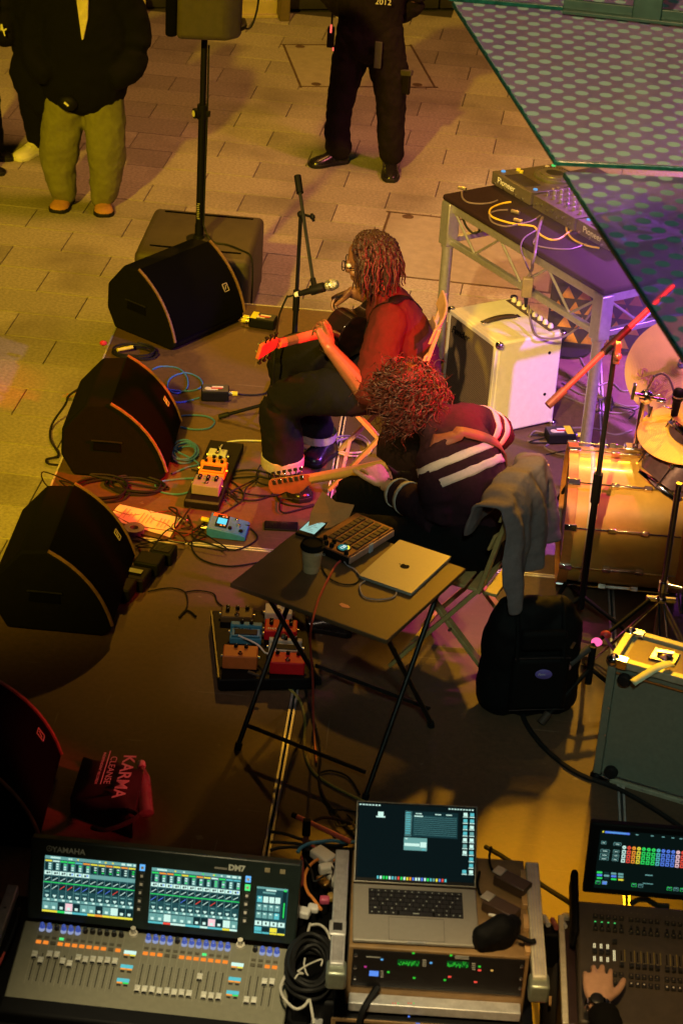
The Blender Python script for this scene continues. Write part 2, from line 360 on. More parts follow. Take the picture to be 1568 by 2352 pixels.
# ---- glass canopy with printed dots
def frit():
    m = bpy.data.materials.new('dotted_canopy_glass'); m.use_nodes = True; n = m.node_tree.nodes; l = m.node_tree.links; n.clear()
    o = n.new('ShaderNodeOutputMaterial'); tc = n.new('ShaderNodeTexCoord')
    def dots(off):
        v0 = n.new('ShaderNodeVectorMath'); v0.operation = 'MULTIPLY_ADD'; v0.inputs[1].default_value = (1 / .069, 1 / .104, 0); v0.inputs[2].default_value = (off, off, 0); l.new(tc.outputs['Object'], v0.inputs[0])
        v1 = n.new('ShaderNodeVectorMath'); v1.operation = 'FRACTION'; l.new(v0.outputs[0], v1.inputs[0])
        v2 = n.new('ShaderNodeVectorMath'); v2.operation = 'MULTIPLY_ADD'; v2.inputs[1].default_value = (.069, .104, 0); v2.inputs[2].default_value = (-.0345, -.052, 0); l.new(v1.outputs[0], v2.inputs[0])
        v3 = n.new('ShaderNodeVectorMath'); v3.operation = 'LENGTH'; l.new(v2.outputs[0], v3.inputs[0]); return v3.outputs['Value']
    mn = n.new('ShaderNodeMath'); mn.operation = 'MINIMUM'; l.new(dots(0), mn.inputs[0]); l.new(dots(.5), mn.inputs[1])
    th = n.new('ShaderNodeMapRange'); th.inputs[1].default_value = .0205; th.inputs[2].default_value = .0165
    l.new(mn.outputs[0], th.inputs[0])
    tr = n.new('ShaderNodeBsdfTransparent'); tr.inputs[0].default_value = (.55, .56, .75, 1)
    gl = n.new('ShaderNodeBsdfGlossy'); gl.inputs['Roughness'].default_value = .12; gl.inputs[0].default_value = (.8, .9, .9, 1)
    d0 = n.new('ShaderNodeBsdfDiffuse'); d0.inputs[0].default_value = (.09, .085, .22, 1); d1 = n.new('ShaderNodeBsdfTranslucent'); d1.inputs[0].default_value = (.7, .55, .75, 1); df = n.new('ShaderNodeAddShader'); l.new(d0.outputs[0], df.inputs[0]); l.new(d1.outputs[0], df.inputs[1])  # purple veil: reflection and purple glow put into the glass colour
    ns = n.new('ShaderNodeTexNoise'); ns.inputs['Scale'].default_value = 3; l.new(tc.outputs['Object'], ns.inputs['Vector'])
    nr = n.new('ShaderNodeMapRange'); nr.inputs[3].default_value = .5; nr.inputs[4].default_value = .88; l.new(ns.outputs['Fac'], nr.inputs[0])
    a = n.new('ShaderNodeMixShader'); l.new(nr.outputs[0], a.inputs[0]); l.new(tr.outputs[0], a.inputs[1]); l.new(df.outputs[0], a.inputs[2])
    fr = n.new('ShaderNodeValue'); fr.outputs[0].default_value = .07
    b = n.new('ShaderNodeMixShader'); l.new(fr.outputs[0], b.inputs[0]); l.new(a.outputs[0], b.inputs[1]); l.new(gl.outputs[0], b.inputs[2])
    dd = n.new('ShaderNodeBsdfDiffuse'); dd.inputs[0].default_value = (.16, .26, .28, 1)
    c = n.new('ShaderNodeMixShader'); l.new(th.outputs[0], c.inputs[0]); l.new(b.outputs[0], c.inputs[1]); l.new(dd.outputs[0], c.inputs[2])
    l.new(c.outputs[0], o.inputs[0]); return m
FRIT = frit()
GEDGE = mat('green_glass_edge', (.004, .045, .04), .2, scale=50, var=.5)
ZC = 3.0
ca, cb_ = P(1040, 15, ZC), P(1275, 380, ZC)
cd = (cb_ - ca); cdu = cd.normalized(); ctop = (P(1568, 60, ZC) - ca).normalized(); cbot = (P(1568, 394, ZC) - cb_).normalized()
cun = thing('glass_canopy', 'dotted green-edged glass canopy panels above the drum kit', 'canopy')
def glass_panel(p0, p1, u0, u1, wd, nm='glass_panel'):
    th_ = .016; v = [p0, p1, p1 + u1 * wd, p0 + u0 * wd]
    me = MB(); z = Vector((0, 0, th_))
    me.add([x + z for x in v], [(0, 1, 2, 3)], 0)
    o = me.build(nm, FRIT, cun, smooth=False)
    e = MB()
    for i in range(4):
        a, b = v[i], v[(i + 1) % 4]; e.bar(a + z * .45, b + z * .45, .010, th_ * .86)
    e.build('glass_edge', GEDGE, o, .002)
    return o
glass_panel(ca, cb_, ctop, cbot, 1.7)
p2 = P(1295, 408, ZC); glass_panel(p2, p2 + cdu * 1.36, cbot, cbot, 1.6)
p0 = ca - cdu * .06; glass_panel(p0 - cdu * 1.3, p0, ctop, ctop, 1.7)
GSTEEL = mat('green_painted_steel', (.006, .03, .023), .45, scale=20)
bo = P(1292, 22, ZC + .03); bu = (P(1568, 52, ZC + .03) - bo).normalized()
bm = MB(); bm.bar(bo, bo + bu * 1.5, .055, .012); bm.bar(bo + Vector((0, 0, .02)), bo + bu * 1.5 + Vector((0, 0, .02)), .012, .03); bm.build('support_rail', GSTEEL, cun, .002)
bm = MB(); q = bo + bu * .26; bm.obox(q + Vector((0, 0, .35)), bu * .045, Vector((-bu.y, bu.x, 0)) * .02, (0, 0, .35)); bm.build('hanger_post', GSTEEL, cun, .003)
# ================================================================== PA, wedges
def wedge(fr0, fr1, label, lit=True):
    """fr0, fr1: floor ends of the grille edge, seen from the side it faces"""
    a, b = Vector(fr0), Vector(fr1); L = (b - a).length; u = (b - a).normalized()
    t = thing('stage_monitor', label, 'speaker', (a + b) / 2, math.atan2(u.y, u.x) - math.pi / 2, 'black wedge monitors along the stage edge')
    # local: +x faces the musician, y along the box
    h = L / 2
    arc = []
    p0, p1 = Vector((0, .055)), Vector((-.255, .375)); nn = Vector((.78, .62))
    for k in range(9):
        s_ = k / 8; q = p0.lerp(p1, s_) + nn * (.045 * 4 * s_ * (1 - s_)); arc.append((q.x, q.y))
    prof = [(-.03, 0), (0, .03)] + arc + [(-.36, .365), (-.47, .235), (-.475, .10), (-.42, 0)]
    m = MB(); m.prism(prof, (0, -h + .012, 0), (1, 0, 0), (0, 0, 1), (0, 2 * h - .024, 0)); m.build('cabinet', CABINET, t, .012)
    inner = [(x + .006, z + .005) for x, z in arc]
    m = MB(); k = len(inner)
    vs = [(x, y, z) for y in (-h + .02, h - .02) for x, z in inner]
    m.add(vs, [(i, i + 1, k + i + 1, k + i) for i in range(k - 1)]); gr = m.build('grille', GRILLE, t)
    RIM = mat('worn_amber_lit_rim', (.20, .105, .055), .5, scale=40, var=.3)  # worn edge, with orange stage light put into its colour
    for sgn in (-1, 1):
        pts = [(x + .006, sgn * (h - .008), z + .005) for x, z in arc]
        MB().tube(pts, .0075, 6, 1).build('rim', RIM, t)
        y = sgn * (h - .010)
        m = MB(); m.prism([(-.33, .14), (-.20, .14), (-.205, .185), (-.325, .185)], (0, y, 0), (1, 0, 0), (0, 0, 1), (0, sgn * .004, 0)); hd = m.build('side_handle', GRILLE, t, .003)
        m = MB(); m.tube([(-.335, y + sgn * .006, .19), (-.265, y + sgn * .010, .193), (-.195, y + sgn * .006, .19)], .004); m.build('handle_lip', DARKMETAL, hd)
    # maker's square badge near the far top of the grille
    i0 = 3; bx, bz = arc[i0]; dx, dz = arc[i0 + 1][0] - arc[i0 - 1][0], arc[i0 + 1][1] - arc[i0 - 1][1]
    v = Vector((dx, 0, dz)).normalized(); n_ = Vector((-v.z, 0, v.x)) * -1
    if n_.x < 0: n_ = -n_
    c = Vector((bx, h - .10, bz)) + n_ * .012
    yv = Vector((0, 1, 0))
    BAD = mat('silver_badge', (.7, .6, .4), .35, .4)
    m = MB()
    for p, q in (((-1, -1), (1, -1)), ((1, -1), (1, 1)), ((1, 1), (-1, 1)), ((-1, 1), (-1, -1))):
        m.bar(c + yv * p[0] * .016 + v * p[1] * .02, c + yv * q[0] * .016 + v * q[1] * .02, .004, .003, n_)
    m.bar(c + yv * -.006 + v * -.01, c + yv * .006 + v * .012, .004, .003, n_)
    m.build('badge', BAD, gr)
    return t
def F(px, py): return P(px, py, S)
wedge(F(398, 812), F(562, 738), 'black wedge monitor in front of the subwoofer, touching no other monitor')
wedge(F(379, 1112), F(413, 992), 'black wedge monitor beside the blue looped cable and black direct box')
wedge((-1.235, 7.22, S), (-1.235, 7.79, S), 'black wedge monitor beside the printed set list')
wedge((-1.25, 5.86, S), (-1.27, 6.36, S), 'black wedge monitor beside the black tote bag')
# subwoofer with pole and top speaker
SUBP = mat('brown_black_cabinet', (.06, .048, .04), .6, scale=25, bump=.3, bscale=240)
sb = thing('subwoofer', 'dark subwoofer with rounded corners carrying the speaker pole', 'subwoofer', (-1.385, 10.90, 0), R(-1))
m = MB(); m.box((0, 0, .225), (.615, .66, .40)); m.build('cabinet', SUBP, sb, .035, seg=4)
for y in (-.22, .27):
    m = MB(); m.tube([(-.24, y, .426), (0, y - .004, .427), (.25, y, .426)], .006, 6, 3); m.build('skid_groove', GRILLE, sb)
for x in (-.22, .22):
    for y in (-.24, .24):
        m = MB(); m.cyl((x, y, 0), (x, y, .03), .025); m.build('foot', RUBBER, sb)
m = MB(); m.lathe([(.068, .424), (.068, .430), (.03, .436), (.03, .45)], (0.0, -.07, 0), n=24); m.build('pole_socket', DARKMETAL, sb)
PX, PY = -1.385, 10.83
pole = thing('speaker_pole', 'tall black speaker pole with clamp knob standing on the subwoofer', 'speaker pole', (PX, PY, .42))
m = MB(); m.cyl((0, 0, 0), (0, 0, .09), .024, n=16); m.cyl((0, 0, .09), (0, 0, .75), .0205, n=16); m.build('lower_tube', BLACK, pole)
m = MB(); m.cyl((0, 0, .745), (0, 0, 1.16), .0165, n=16); m.build('upper_tube', BLACK, pole)
m = MB(); m.cyl((0, 0, .68), (0, 0, .76), .028, n=16); cl = m.build('clamp', BLACK, pole, .003)
m = MB(); m.lathe([(.012, 0), (.014, .02), (.027, .022), (.027, .048), (.02, .05)], (0, 0, .715), (-.85, -.5, 0), 16); kn = m.build('clamp_knob', BLACK, cl)
m = MB(); m.lathe([(.017, .050), (.017, .0515)], (0, 0, .715), (-.85, -.5, 0), 20); m.build('knob_badge', WHITE, kn)
m = MB(); m.box((.03, -.01, .715), (.025, .02, .03)); m.build('safety_pin', BLACK, cl, .003)
m = MB()
for k in range(9): m.box((-.006 + random.uniform(-.002, .002), -.0215, .13 + k * .0105), (random.uniform(.010, .016), .002, .005))
m.build('spec_sticker', mat('grey_print', (.3, .3, .28), .6), pole)
sp = thing('loudspeaker', 'black loudspeaker mounted on top of the tall pole', 'speaker', (PX - .005, PY, 1.53), R(8))
SPB = mat('dark_speaker_paint', (.055, .045, .045), .6, scale=25, bump=.3, bscale=260)
prof = [(.19, -.14), (.19, .14), (.12, .20), (-.14, .20), (-.14, -.20), (.12, -.20)]
m = MB(); m.prism(prof, (0, 0, .05), (1, 0, 0), (0, 1, 0), (0, 0, .56)); m.build('cabinet', SPB, sp, .03, seg=4)
m = MB(); m.box((-.165, 0, .33), (.06, .39, .54)); m.build('grille', GRILLE, sp, .02, seg=3)
m = MB(); m.cyl((0, 0, 0), (0, 0, .06), .022); m.build('pole_cup', BLACK, sp)
m = MB(); m.tube([(.13, -.16, .10), (.20, -.10, .10), (.20, .02, .10)], .014, 8); m.build('rear_handle', BLACK, sp)
cable('speaker_cable', 'thin black cable running from the loudspeaker down the pole', [(PX + .18, PY - .05, 1.63), (PX + .24, PY - .02, 1.62), (PX + .27, PY, 1.78), (PX + .22, PY, 1.95)], .006)
cable('power_cable', 'thin black cable draped down the pole and over the subwoofer', [(PX + .024, PY - .004, 1.5), (PX + .026, PY - .006, 1.1), (PX + .024, PY - .01, .60), (PX + .03, PY - .02, .50), (PX + .08, PY - .05, .438), (PX + .16, PY - .06, .432), (PX + .25, PY - .12, .43), (PX + .302, PY - .16, .415), (PX + .318, PY - .2, .3), (PX + .315, PY - .22, .06)], .005)

# ================================================================== microphone stand helpers
def mic(parent, p, d, r=.024, body=None, ball=None, name='microphone'):
    p = Vector(p); d = Vector(d).normalized()
    m = MB(); m.lathe([(.010, 0), (.011, .02), (.0125, .03), (.018, .15), (.020, .158)], p, d, 16); b = m.build('microphone_body', body or BLACK, parent)
    m = MB(); m.lathe([(.020, .156), (.024, .163), (.0255, .180), (.024, .197), (.018, .209), (.008, .214), (.001, .215)], p, d, 18); m.build('microphone_grille', ball or mat('mic_mesh', (.5, .5, .52), .35, .8, scale=400, var=.5, bump=.6, bscale=600), b)
    m = MB(); m.lathe([(.0245, .175), (.0262, .178), (.0262, .182), (.0245, .185)], p, d, 18); m.build('grille_band', STEEL, b)
    m = MB(); m.lathe([(.0115, .0), (.0122, .003), (.0122, .016), (.0115, .018)], p, d, 12); m.build('tape_band', WHITE, b)
    return b
# singer's stand
ms = thing('microphone_stand', 'black boom microphone stand holding the singer\'s microphone', 'microphone stand')
base = P(679, 800, S); base = Vector((-.80, 10.02, S))
base = Vector((-.72, 9.2, S))
topz = V(688, 500, base.y).z
bx = V(683, 640, base.y).x
base.x = bx
m = MB(); m.cyl((bx, base.y, S + .12), (bx, base.y, .83), .0125, n=12); m.cyl((bx, base.y, .80), (bx, base.y, .90), .016, n=12); m.build('lower_tube', BLACK, ms)
clz = V(690, 492, base.y).z
m = MB(); m.cyl((bx, base.y, .9), (bx, base.y, clz), .009, n=12); m.build('upper_tube', BLACK, ms)
cpt = Vector((bx, base.y, clz))
be = V(683, 404, base.y + .02); bq = V(718, 640, base.y - .33)
m = MB(); m.cyl(be, bq, .008, n=12); m.build('boom', mat('black_boom_tube', (.03, .03, .03), .3, .4), ms)
m = MB(); m.cyl(be, be + (bq - be).normalized() * .085, .0165, n=12); m.build('counterweight', BLACK, ms)
m = MB(); m.sph(cpt, .017); m.cyl(cpt + Vector((.01, 0, 0)), cpt + Vector((.055, -.02, 0)), .006); m.build('clutch', BLACK, ms)
m = MB(); m.sph(cpt + Vector((.055, -.02, 0)), .013); m.bar(cpt + Vector((.05, -.02, .015)), cpt + Vector((.062, -.02, -.02)), .012, .012); m.build('clutch_knob', BLACK, ms)
for a in (R(181), R(300), R(62)):
    e = Vector((bx + math.cos(a) * .34, base.y + math.sin(a) * .34, S + .012))
    l_ = MB().cyl((bx, base.y, S + .15), e, .0085, n=10).build('leg', BLACK, ms)
    MB().cyl(e - (e - Vector((bx, base.y, S + .15))).normalized() * .05, e, .013, n=10).build('rubber_foot', RUBBER, l_)
mp = V(668, 680, base.y - .36); mh = V(770, 652, base.y - .40)
mc = thing('microphone', 'vocal microphone with silver ball grille at the singer\'s mouth', 'microphone')
d = (mh - mp).normalized(); mic(mc, mh - d * .20, d)
m = MB(); m.bar(bq, mp.lerp(mh, .55), .022, .02); m.cyl(mp.lerp(mh, .45), mp.lerp(mh, .75), .023, n=12); m.build('clip', BLACK, mc, .003)
cable('microphone_cable', 'black cable hanging from the vocal microphone to the floor', [mh - d * .2, mh - d * .235, V(658, 684, base.y - .36), V(640, 730, base.y - .36), V(632, 800, base.y - .36), V(628, 860, base.y - .36), Vector((-.78, 9.03, S + .1)), P(626, 880, S) + Vector((0, 0, .01)), P(610, 903, S + .006), P(560, 907, S + .006), P(540, 902, S + .03)], .0045)
# ================================================================== PEOPLE
def limb(mb, pts, n=14, sub=4, xa=None):
    """pts: (point, rx[, ry]); a smooth tapering limb with rounded ends"""
    P_ = [Vector(p[0]) for p in pts]; A_ = [p[1] for p in pts]; B_ = [(p[2] if len(p) > 2 else p[1]) for p in pts]
    ps = smooth_path(P_, sub); k = len(ps); rings = []; prev = Vector(xa) if xa else None
    def lerp(L, t):
        t = t * (len(L) - 1); i = min(int(t), len(L) - 2); f = t - i; f = f * f * (3 - 2 * f); return L[i] * (1 - f) + L[i + 1] * f
    for i, p in enumerate(ps):
        d = (ps[min(i + 1, k - 1)] - ps[max(i - 1, 0)]).normalized()
        a = prev if prev is not None else (Vector((0, 0, 1)) if abs(d.z) < .9 else Vector((1, 0, 0)))
        t = i / (k - 1); rings.append((p, d, lerp(A_, t), lerp(B_, t), a))
    def mk(p, d, a, b, x, s_): return mb.ring(p, d, a * s_, n, b * s_, x)
    out_ = []
    p, d, a, b, x = rings[0]
    for s_, o in ((.35, .93), (.75, .66), (.93, .35)): out_.append(mk(p - d * min(a, b) * o * .9, d, a, b, x, s_))
    for p, d, a, b, x in rings: out_.append(mk(p, d, a, b, x, 1))
    p, d, a, b, x = rings[-1]
    for s_, o in ((.93, .35), (.75, .66), (.35, .93)): out_.append(mk(p + d * min(a, b) * o * .9, d, a, b, x, s_))
    mb.loft(out_)
def organic(mb, name, m, parent, voxel=.01, smooth=4, folds=None):
    o = mb.build(name, m, parent)
    r_ = o.modifiers.new('remesh', 'REMESH'); r_.mode = 'VOXEL'; r_.voxel_size = voxel; r_.use_smooth_shade = True
    s_ = o.modifiers.new('smooth', 'SMOOTH'); s_.iterations = smooth; s_.factor = .5
    for st_, size in (folds or ()):
        tx = bpy.data.textures.new('cloth_folds', 'CLOUDS'); tx.noise_scale = size; tx.noise_depth = 3
        d_ = o.modifiers.new('folds', 'DISPLACE'); d_.texture = tx; d_.strength = st_; d_.mid_level = .5; d_.texture_coords = 'LOCAL'
    return o
def hand(mb, wrist, d, n, s_, curl=(20, 30, 20), size=1.0, thumb=(.55, .75, -.25), spread=.06, curls=None):
    """d towards the fingers, n back of the hand, s_ from little finger to index finger"""
    w_ = Vector(wrist); d = Vector(d).normalized(); s_ = Vector(s_); s_ = (s_ - d * s_.dot(d)).normalized(); n = d.cross(s_); 
    n = n if n.dot(Vector(n)) > 0 else -n
    return w_, d, n, s_
def add_hand(mb, wrist, d, n, s_, curls, size=1.0, thumb_dir=None, thumb_curl=.2):
    w_ = Vector(wrist); d = Vector(d).normalized(); n = Vector(n); n = (n - d * n.dot(d)).normalized(); s_ = Vector(s_); s_ = (s_ - d * s_.dot(d) - n * s_.dot(n)).normalized()
    k = size
    rr = lambda c, a, b: mb.ring(c, d, a * k, 12, b * k, s_)
    mb.loft([rr(w_ - d * .02 * k, .026, .020), rr(w_, .028, .020), rr(w_ + d * .03 * k, .038, .019), rr(w_ + d * .065 * k, .043, .016), rr(w_ + d * .09 * k, .042, .013), rr(w_ + d * .098 * k, .03, .008)])
    for i, (o, L, r_) in enumerate(((.031, .076, .0078), (.0105, .084, .0081), (-.010, .078, .0078), (-.030, .062, .0068))):
        p = w_ + d * (.082 - abs(o) * .12 - (.008 if i == 3 else 0)) * k + s_ * o * k
        dd = (d + s_ * o * 3.4).normalized(); axis = s_; ang = 0; pts = [(p - dd * .02 * k, r_ * k)]
        pts.append((p + n * .003, r_ * 1.12 * k))
        for fr_, a in zip((.46, .30, .24), curls[i]):
            ang += R(a); v = dd * math.cos(ang) - n * math.sin(ang); p = p + v * (L * fr_ * k); pts.append((p, r_ * (1.0 if fr_ > .4 else .92 if fr_ > .28 else .8) * k))
        limb(mb, pts, 8, 3)
    td = Vector(thumb_dir) if thumb_dir is not None else d * .62 + s_ * .7 - n * .3
    td.normalize(); b = w_ + d * .022 * k + s_ * .024 * k - n * .004 * k
    p1 = b + td * .042 * k; t2 = (td + d * thumb_curl).normalized(); p2 = p1 + t2 * .034 * k; p3 = p2 + (t2 + d * thumb_curl).normalized() * .026 * k
    limb(mb, [(b, .016 * k), (p1, .0125 * k), (p2, .0108 * k), (p3, .0088 * k)], 8, 3)
def add_head(mb, c, f, upv=(0, 0, 1), k=1.0):
    """c centre of skull, f facing; eyes at half height, nose, lips, chin, ears"""
    c = Vector(c); f = Vector(f).normalized(); u = Vector(upv); u = (u - f * u.dot(f)).normalized(); s_ = f.cross(u)
    def E(a, b, g_, rx, ry, rz):
        p = c + (s_ * a + f * b + u * g_) * k; rs = []
        for i in range(7):
            t = math.pi * i / 6; rr = max(math.sin(t), .02)
            rs.append([p + (s_ * rx * rr * math.cos(2 * math.pi * j / 12) + f * ry * rr * math.sin(2 * math.pi * j / 12) - u * rz * math.cos(t)) * k for j in range(12)])
        mb.loft(rs)
    E(0, -.005, .025, .076, .096, .092); E(0, .022, -.045, .060, .066, .075); E(0, .055, -.088, .030, .026, .028)
    E(0, .088, -.022, .013, .020, .028); E(0, .098, -.034, .017, .014, .011); E(0, .079, .018, .05, .014, .012)
    E(0, .083, -.062, .024, .010, .007); E(0, .080, -.073, .022, .010, .007)
    for q in (-1, 1): E(q * .078, -.005, -.012, .010, .020, .032); E(q * .040, .062, -.030, .022, .02, .02)
def eyes(parent, c, f, upv=(0, 0, 1), k=1.0):
    c = Vector(c); f = Vector(f).normalized(); u = Vector(upv); u = (u - f * u.dot(f)).normalized(); s_ = f.cross(u)
    for q in (-1, 1):
        m = MB(); m.sph(c + (s_ * q * .032 + f * .080 + u * .002) * k, .012 * k, 10); m.build('eye', mat('eye_white', (.6, .58, .55), .2), parent)
        m = MB(); m.sph(c + (s_ * q * .032 + f * .0885 + u * .002) * k, .0052 * k, 8); m.build('pupil', BLACK, parent)
SKIN_L = mat('light_skin', (.55, .33, .23), .5, scale=60, var=.1, bump=.08, bscale=300)
SKIN_D = mat('dark_skin', (.17, .075, .042), .45, scale=60, var=.12, bump=.08, bscale=300)
COAT = mat('black_coat_cloth', (.0035, .0035, .004), .95, scale=120, bump=.3, bscale=500, spec=.15)
SCREEN_OFF = mat('dark_glass_screen', (.008, .008, .010), .1, scale=10)
HAIRB = mat('black_hair', (.012, .010, .010), .6, scale=90)

def shoe(parent, heel, toe, m, h=.075, w_=.045, sole=None, name='shoe', wide=1.0):
    heel = Vector(heel); toe = Vector(toe); d = (toe - heel).normalized(); L = (toe - heel).length; s_ = Vector((-d.y, d.x, 0)); z = Vector((0, 0, 1))
    mb = MB(); rings = []
    for t, wx, hh in ((0, .55, .75), (.06, .85, .95), (.25, .9, 1.0), (.45, .88, .95), (.62, 1.0, .72), (.8, 1.08, .60), (.93, .85, .5), (1.0, .45, .36)):
        c = heel + d * (L * t); H_ = h * hh; W_ = w_ * wx * wide
        rings.append([c + s_ * (W_ * math.cos(a)) + z * (.018 + (H_ - .018) * max(0, math.sin(a)) ** .8 if math.sin(a) > 0 else .018) for a in [2 * math.pi * i / 14 for i in range(14)]])
    mb.loft(rings); o = mb.build(name, m, parent, angle=60)
    mb = MB(); out_ = []
    for t, wx in ((0, .6), (.06, .9), (.3, .86), (.5, .88), (.65, 1.04), (.82, 1.1), (.95, .85), (1.01, .5)): out_.append((t, wx))
    poly = [(L * t, w_ * wx * wide * 1.04) for t, wx in out_] + [(L * t, -w_ * wx * wide * 1.04) for t, wx in reversed(out_)]
    mb.prism(poly, heel, d, s_, (0, 0, .024)); mb.build('sole', sole or RUBBER, o, .004)
    return o
# ---- bystander in green trousers
def bystander():
    o = Vector((-2.255, 12.2, 0)); t = thing('person', 'person in black coat, baggy olive trousers and tan clogs watching the stage', 'person')
    q = lambda x, y, z: o + Vector((x, y, z))
    b = MB(); add_head(b, q(0, -.03, 1.55), (.1, -1, -.15)); limb(b, [(q(0, 0, 1.46), .055), (q(0, .0, 1.36), .06)])
    limb(b, [(q(0, 0, 1.36), .15, .09), (q(0, 0, 1.1), .15, .1), (q(0, 0, .82), .15, .1)], xa=(1, 0, 0))
    for s_ in (-1, 1):
        limb(b, [(q(s_ * .16, 0, 1.32), .05), (q(s_ * .24, .02, 1.08), .04), (q(s_ * .18, -.04, .98), .032)])
        limb(b, [(q(s_ * .09, 0, .78), .08), (q(s_ * .11, -.02, .42), .055), (q(s_ * .115, 0, .07), .04)])
        add_hand(b, q(s_ * .17, -.03, .97), (-s_ * .3, .1, -1), (s_, 0, 0), (0, -1, 0), [(20, 30, 20)] * 4)
    bd = organic(b, 'body', SKIN_L, t, .009); eyes(bd, q(0, -.03, 1.55), (.1, -1, -.15))
    OLIVE = mat('olive_cotton', (.17, .17, .07), .85, scale=30, var=.15, bump=.3, bscale=500)
    m = MB()
    for s_, lean in ((-1, -.03), (1, .01)):
        limb(m, [(q(s_ * .085 - .01, 0, .80), .115), (q(s_ * .112 + lean * .4, -.01, .60), .124, .13), (q(s_ * .122 + lean, -.02, .36), .117, .125), (q(s_ * .112 + lean, -.01, .17), .098, .11), (q(s_ * .10 + lean, .0, .085), .080, .095)], 18, 5, (1, 0, 0))
    limb(m, [(q(0, 0, .9), .16, .12), (q(0, 0, .76), .17, .13)], 18, 4, (1, 0, 0))
    organic(m, 'trousers', OLIVE, t, .011, 4, ((.045, .19), (.014, .08)))
    m = MB()
    limb(m, [(q(0, .02, 1.42), .13, .10), (q(0, .02, 1.34), .23, .14), (q(0, .02, 1.12), .27, .18), (q(0, .01, .90), .275, .19), (q(-.01, .0, .745), .255, .19)], 22, 5, (1, 0, 0))
    for s_ in (-1, 1): limb(m, [(q(s_ * .20, .01, 1.35), .09), (q(s_ * .29, .03, 1.12), .092), (q(s_ * .29, -.04, .93), .085), (q(s_ * .22, -.12, .85), .075)], 14, 4)
    limb(m, [(q(-.26, .05, 1.0), .12), (q(-.34, .04, .78), .12), (q(-.25, 0, .62), .08)], 14, 4)
    organic(m, 'coat', COAT, t, .012, 4, ((.035, .2), (.010, .07)))
    m = MB(); m.prism([(-.035, .30), (.045, .30), (.045, .12), (.022, 0), (.012, 0)], q(.0, -.185, 1.085), (1, 0, 0), (0, .12, 1), (0, .02, 0)); m.build('shirt_front', mat('cream_shirt', (.62, .55, .38), .8), t, .004)
    m = MB(); m.sph(q(-.07, -.185, .70), .055, 12, (1.1, .5, .85)); pz = m.build('belt_pouch', BLACK, t)
    m = MB(); m.bar(q(-.085, -.212, .715), q(-.06, -.213, .695), .012, .004, (0, -1, 0)); m.build('pouch_label', WHITE, pz)
    TAN = mat('tan_suede', (.42, .20, .07), .85, scale=40, var=.15, bump=.2)
    for s_, tx in ((-1, -.155), (1, .155)):
        c = shoe(t, q(s_ * .105 - .015, .07, 0), q(tx * .93, -.165, 0), TAN, .085, .055, name='clog', wide=1.0)
        m = MB(); m.bar(q(tx * .72 - .045, -.04, .080), q(tx * .72 + .045, -.04, .080), .016, .008); m.build('clog_strap', TAN, c, .002)
bystander()
def hidden_bystander():
    o = Vector((-2.70, 12.95, 0)); t = thing('person', 'person in black clothes and white trainers behind the olive trousers', 'person')
    q = lambda x, y, z: o + Vector((x, y, z))
    b = MB(); add_head(b, q(.08, .05, 1.58), (.3, -1, -.1)); limb(b, [(q(.08, .07, 1.5), .055), (q(.08, .08, 1.38), .06)]); limb(b, [(q(.08, .08, 1.36), .15, .09), (q(.08, .08, .85), .14, .1)], xa=(1, 0, 0))
    for s_ in (-1, 1): limb(b, [(q(.08 + s_ * .09, .08, .8), .07), (q(.08 + s_ * .1, .06, .1), .04)])
    bd = organic(b, 'body', SKIN_L, t, .012); eyes(bd, q(.08, .05, 1.58), (.3, -1, -.1))
    m = MB()
    limb(m, [(q(.08, .08, 1.42), .12, .1), (q(.08, .08, 1.33), .22, .14), (q(.07, .06, 1.0), .25, .17), (q(.06, .05, .72), .24, .17)], 20, 5, (1, 0, 0))
    for s_ in (-1, 1): limb(m, [(q(.08 + s_ * .2, .08, 1.32), .085), (q(.06 + s_ * .26, .04, 1.0), .08), (q(.06 + s_ * .24, -.06, .78), .07)], 14, 4)
    organic(m, 'coat', COAT, t, .013, 3, ((.03, .1),))
    m = MB(); m.add([q(-.185, -.165, .86) + Vector(p) for p in ((0, 0, .03), (.012, 0, .035), (.02, 0, 0), (.035, 0, .012), (.04, 0, .004), (.024, 0, -.012), (.03, 0, -.04), (.022, 0, -.04), (.014, 0, -.01), (.004, 0, -.004), (.0, 0, -.012))], [tuple(range(11))]); m.build('sleeve_print', WHITE, t, smooth=False)
    m = MB()
    for s_ in (-1, 1): limb(m, [(q(.08 + s_ * .08, .07, .8), .11), (q(.06 + s_ * .1, .06, .45), .10), (q(.06 + s_ * .12 if s_ > 0 else -.0, .06, .12), .085)], 14, 4)
    organic(m, 'trousers', COAT, t, .013, 3, ((.02, .08),))
    LEA = mat('white_leather', (.70, .68, .60), .5, scale=30, var=.06)
    s1 = shoe(t, q(.02, .14, 0), q(-.115, -.12, 0), LEA, .095, .050, WHITE, 'trainer', 1.05)
    m = MB(); m.prism([(0, 0), (.05, .018), (.075, .05), (.055, .045), (.03, .022)], q(.028, .02, .045), (-.45, -.9, 0), (0, 0, 1), (.006, -.003, 0)); m.build('side_stripe', BLACK, s1)
    for k in range(4): MB().bar(q(-.075 + k * .012, -.012 + k * .02, .076 + k * .006), q(-.03 + k * .012, -.03 + k * .02, .076 + k * .006), .008, .005).build('lace', WHITE, s1)
    shoe(t, q(.16, .16, 0), q(.22, -.10, 0), LEA, .095, .050, WHITE, 'trainer', 1.05)
hidden_bystander()
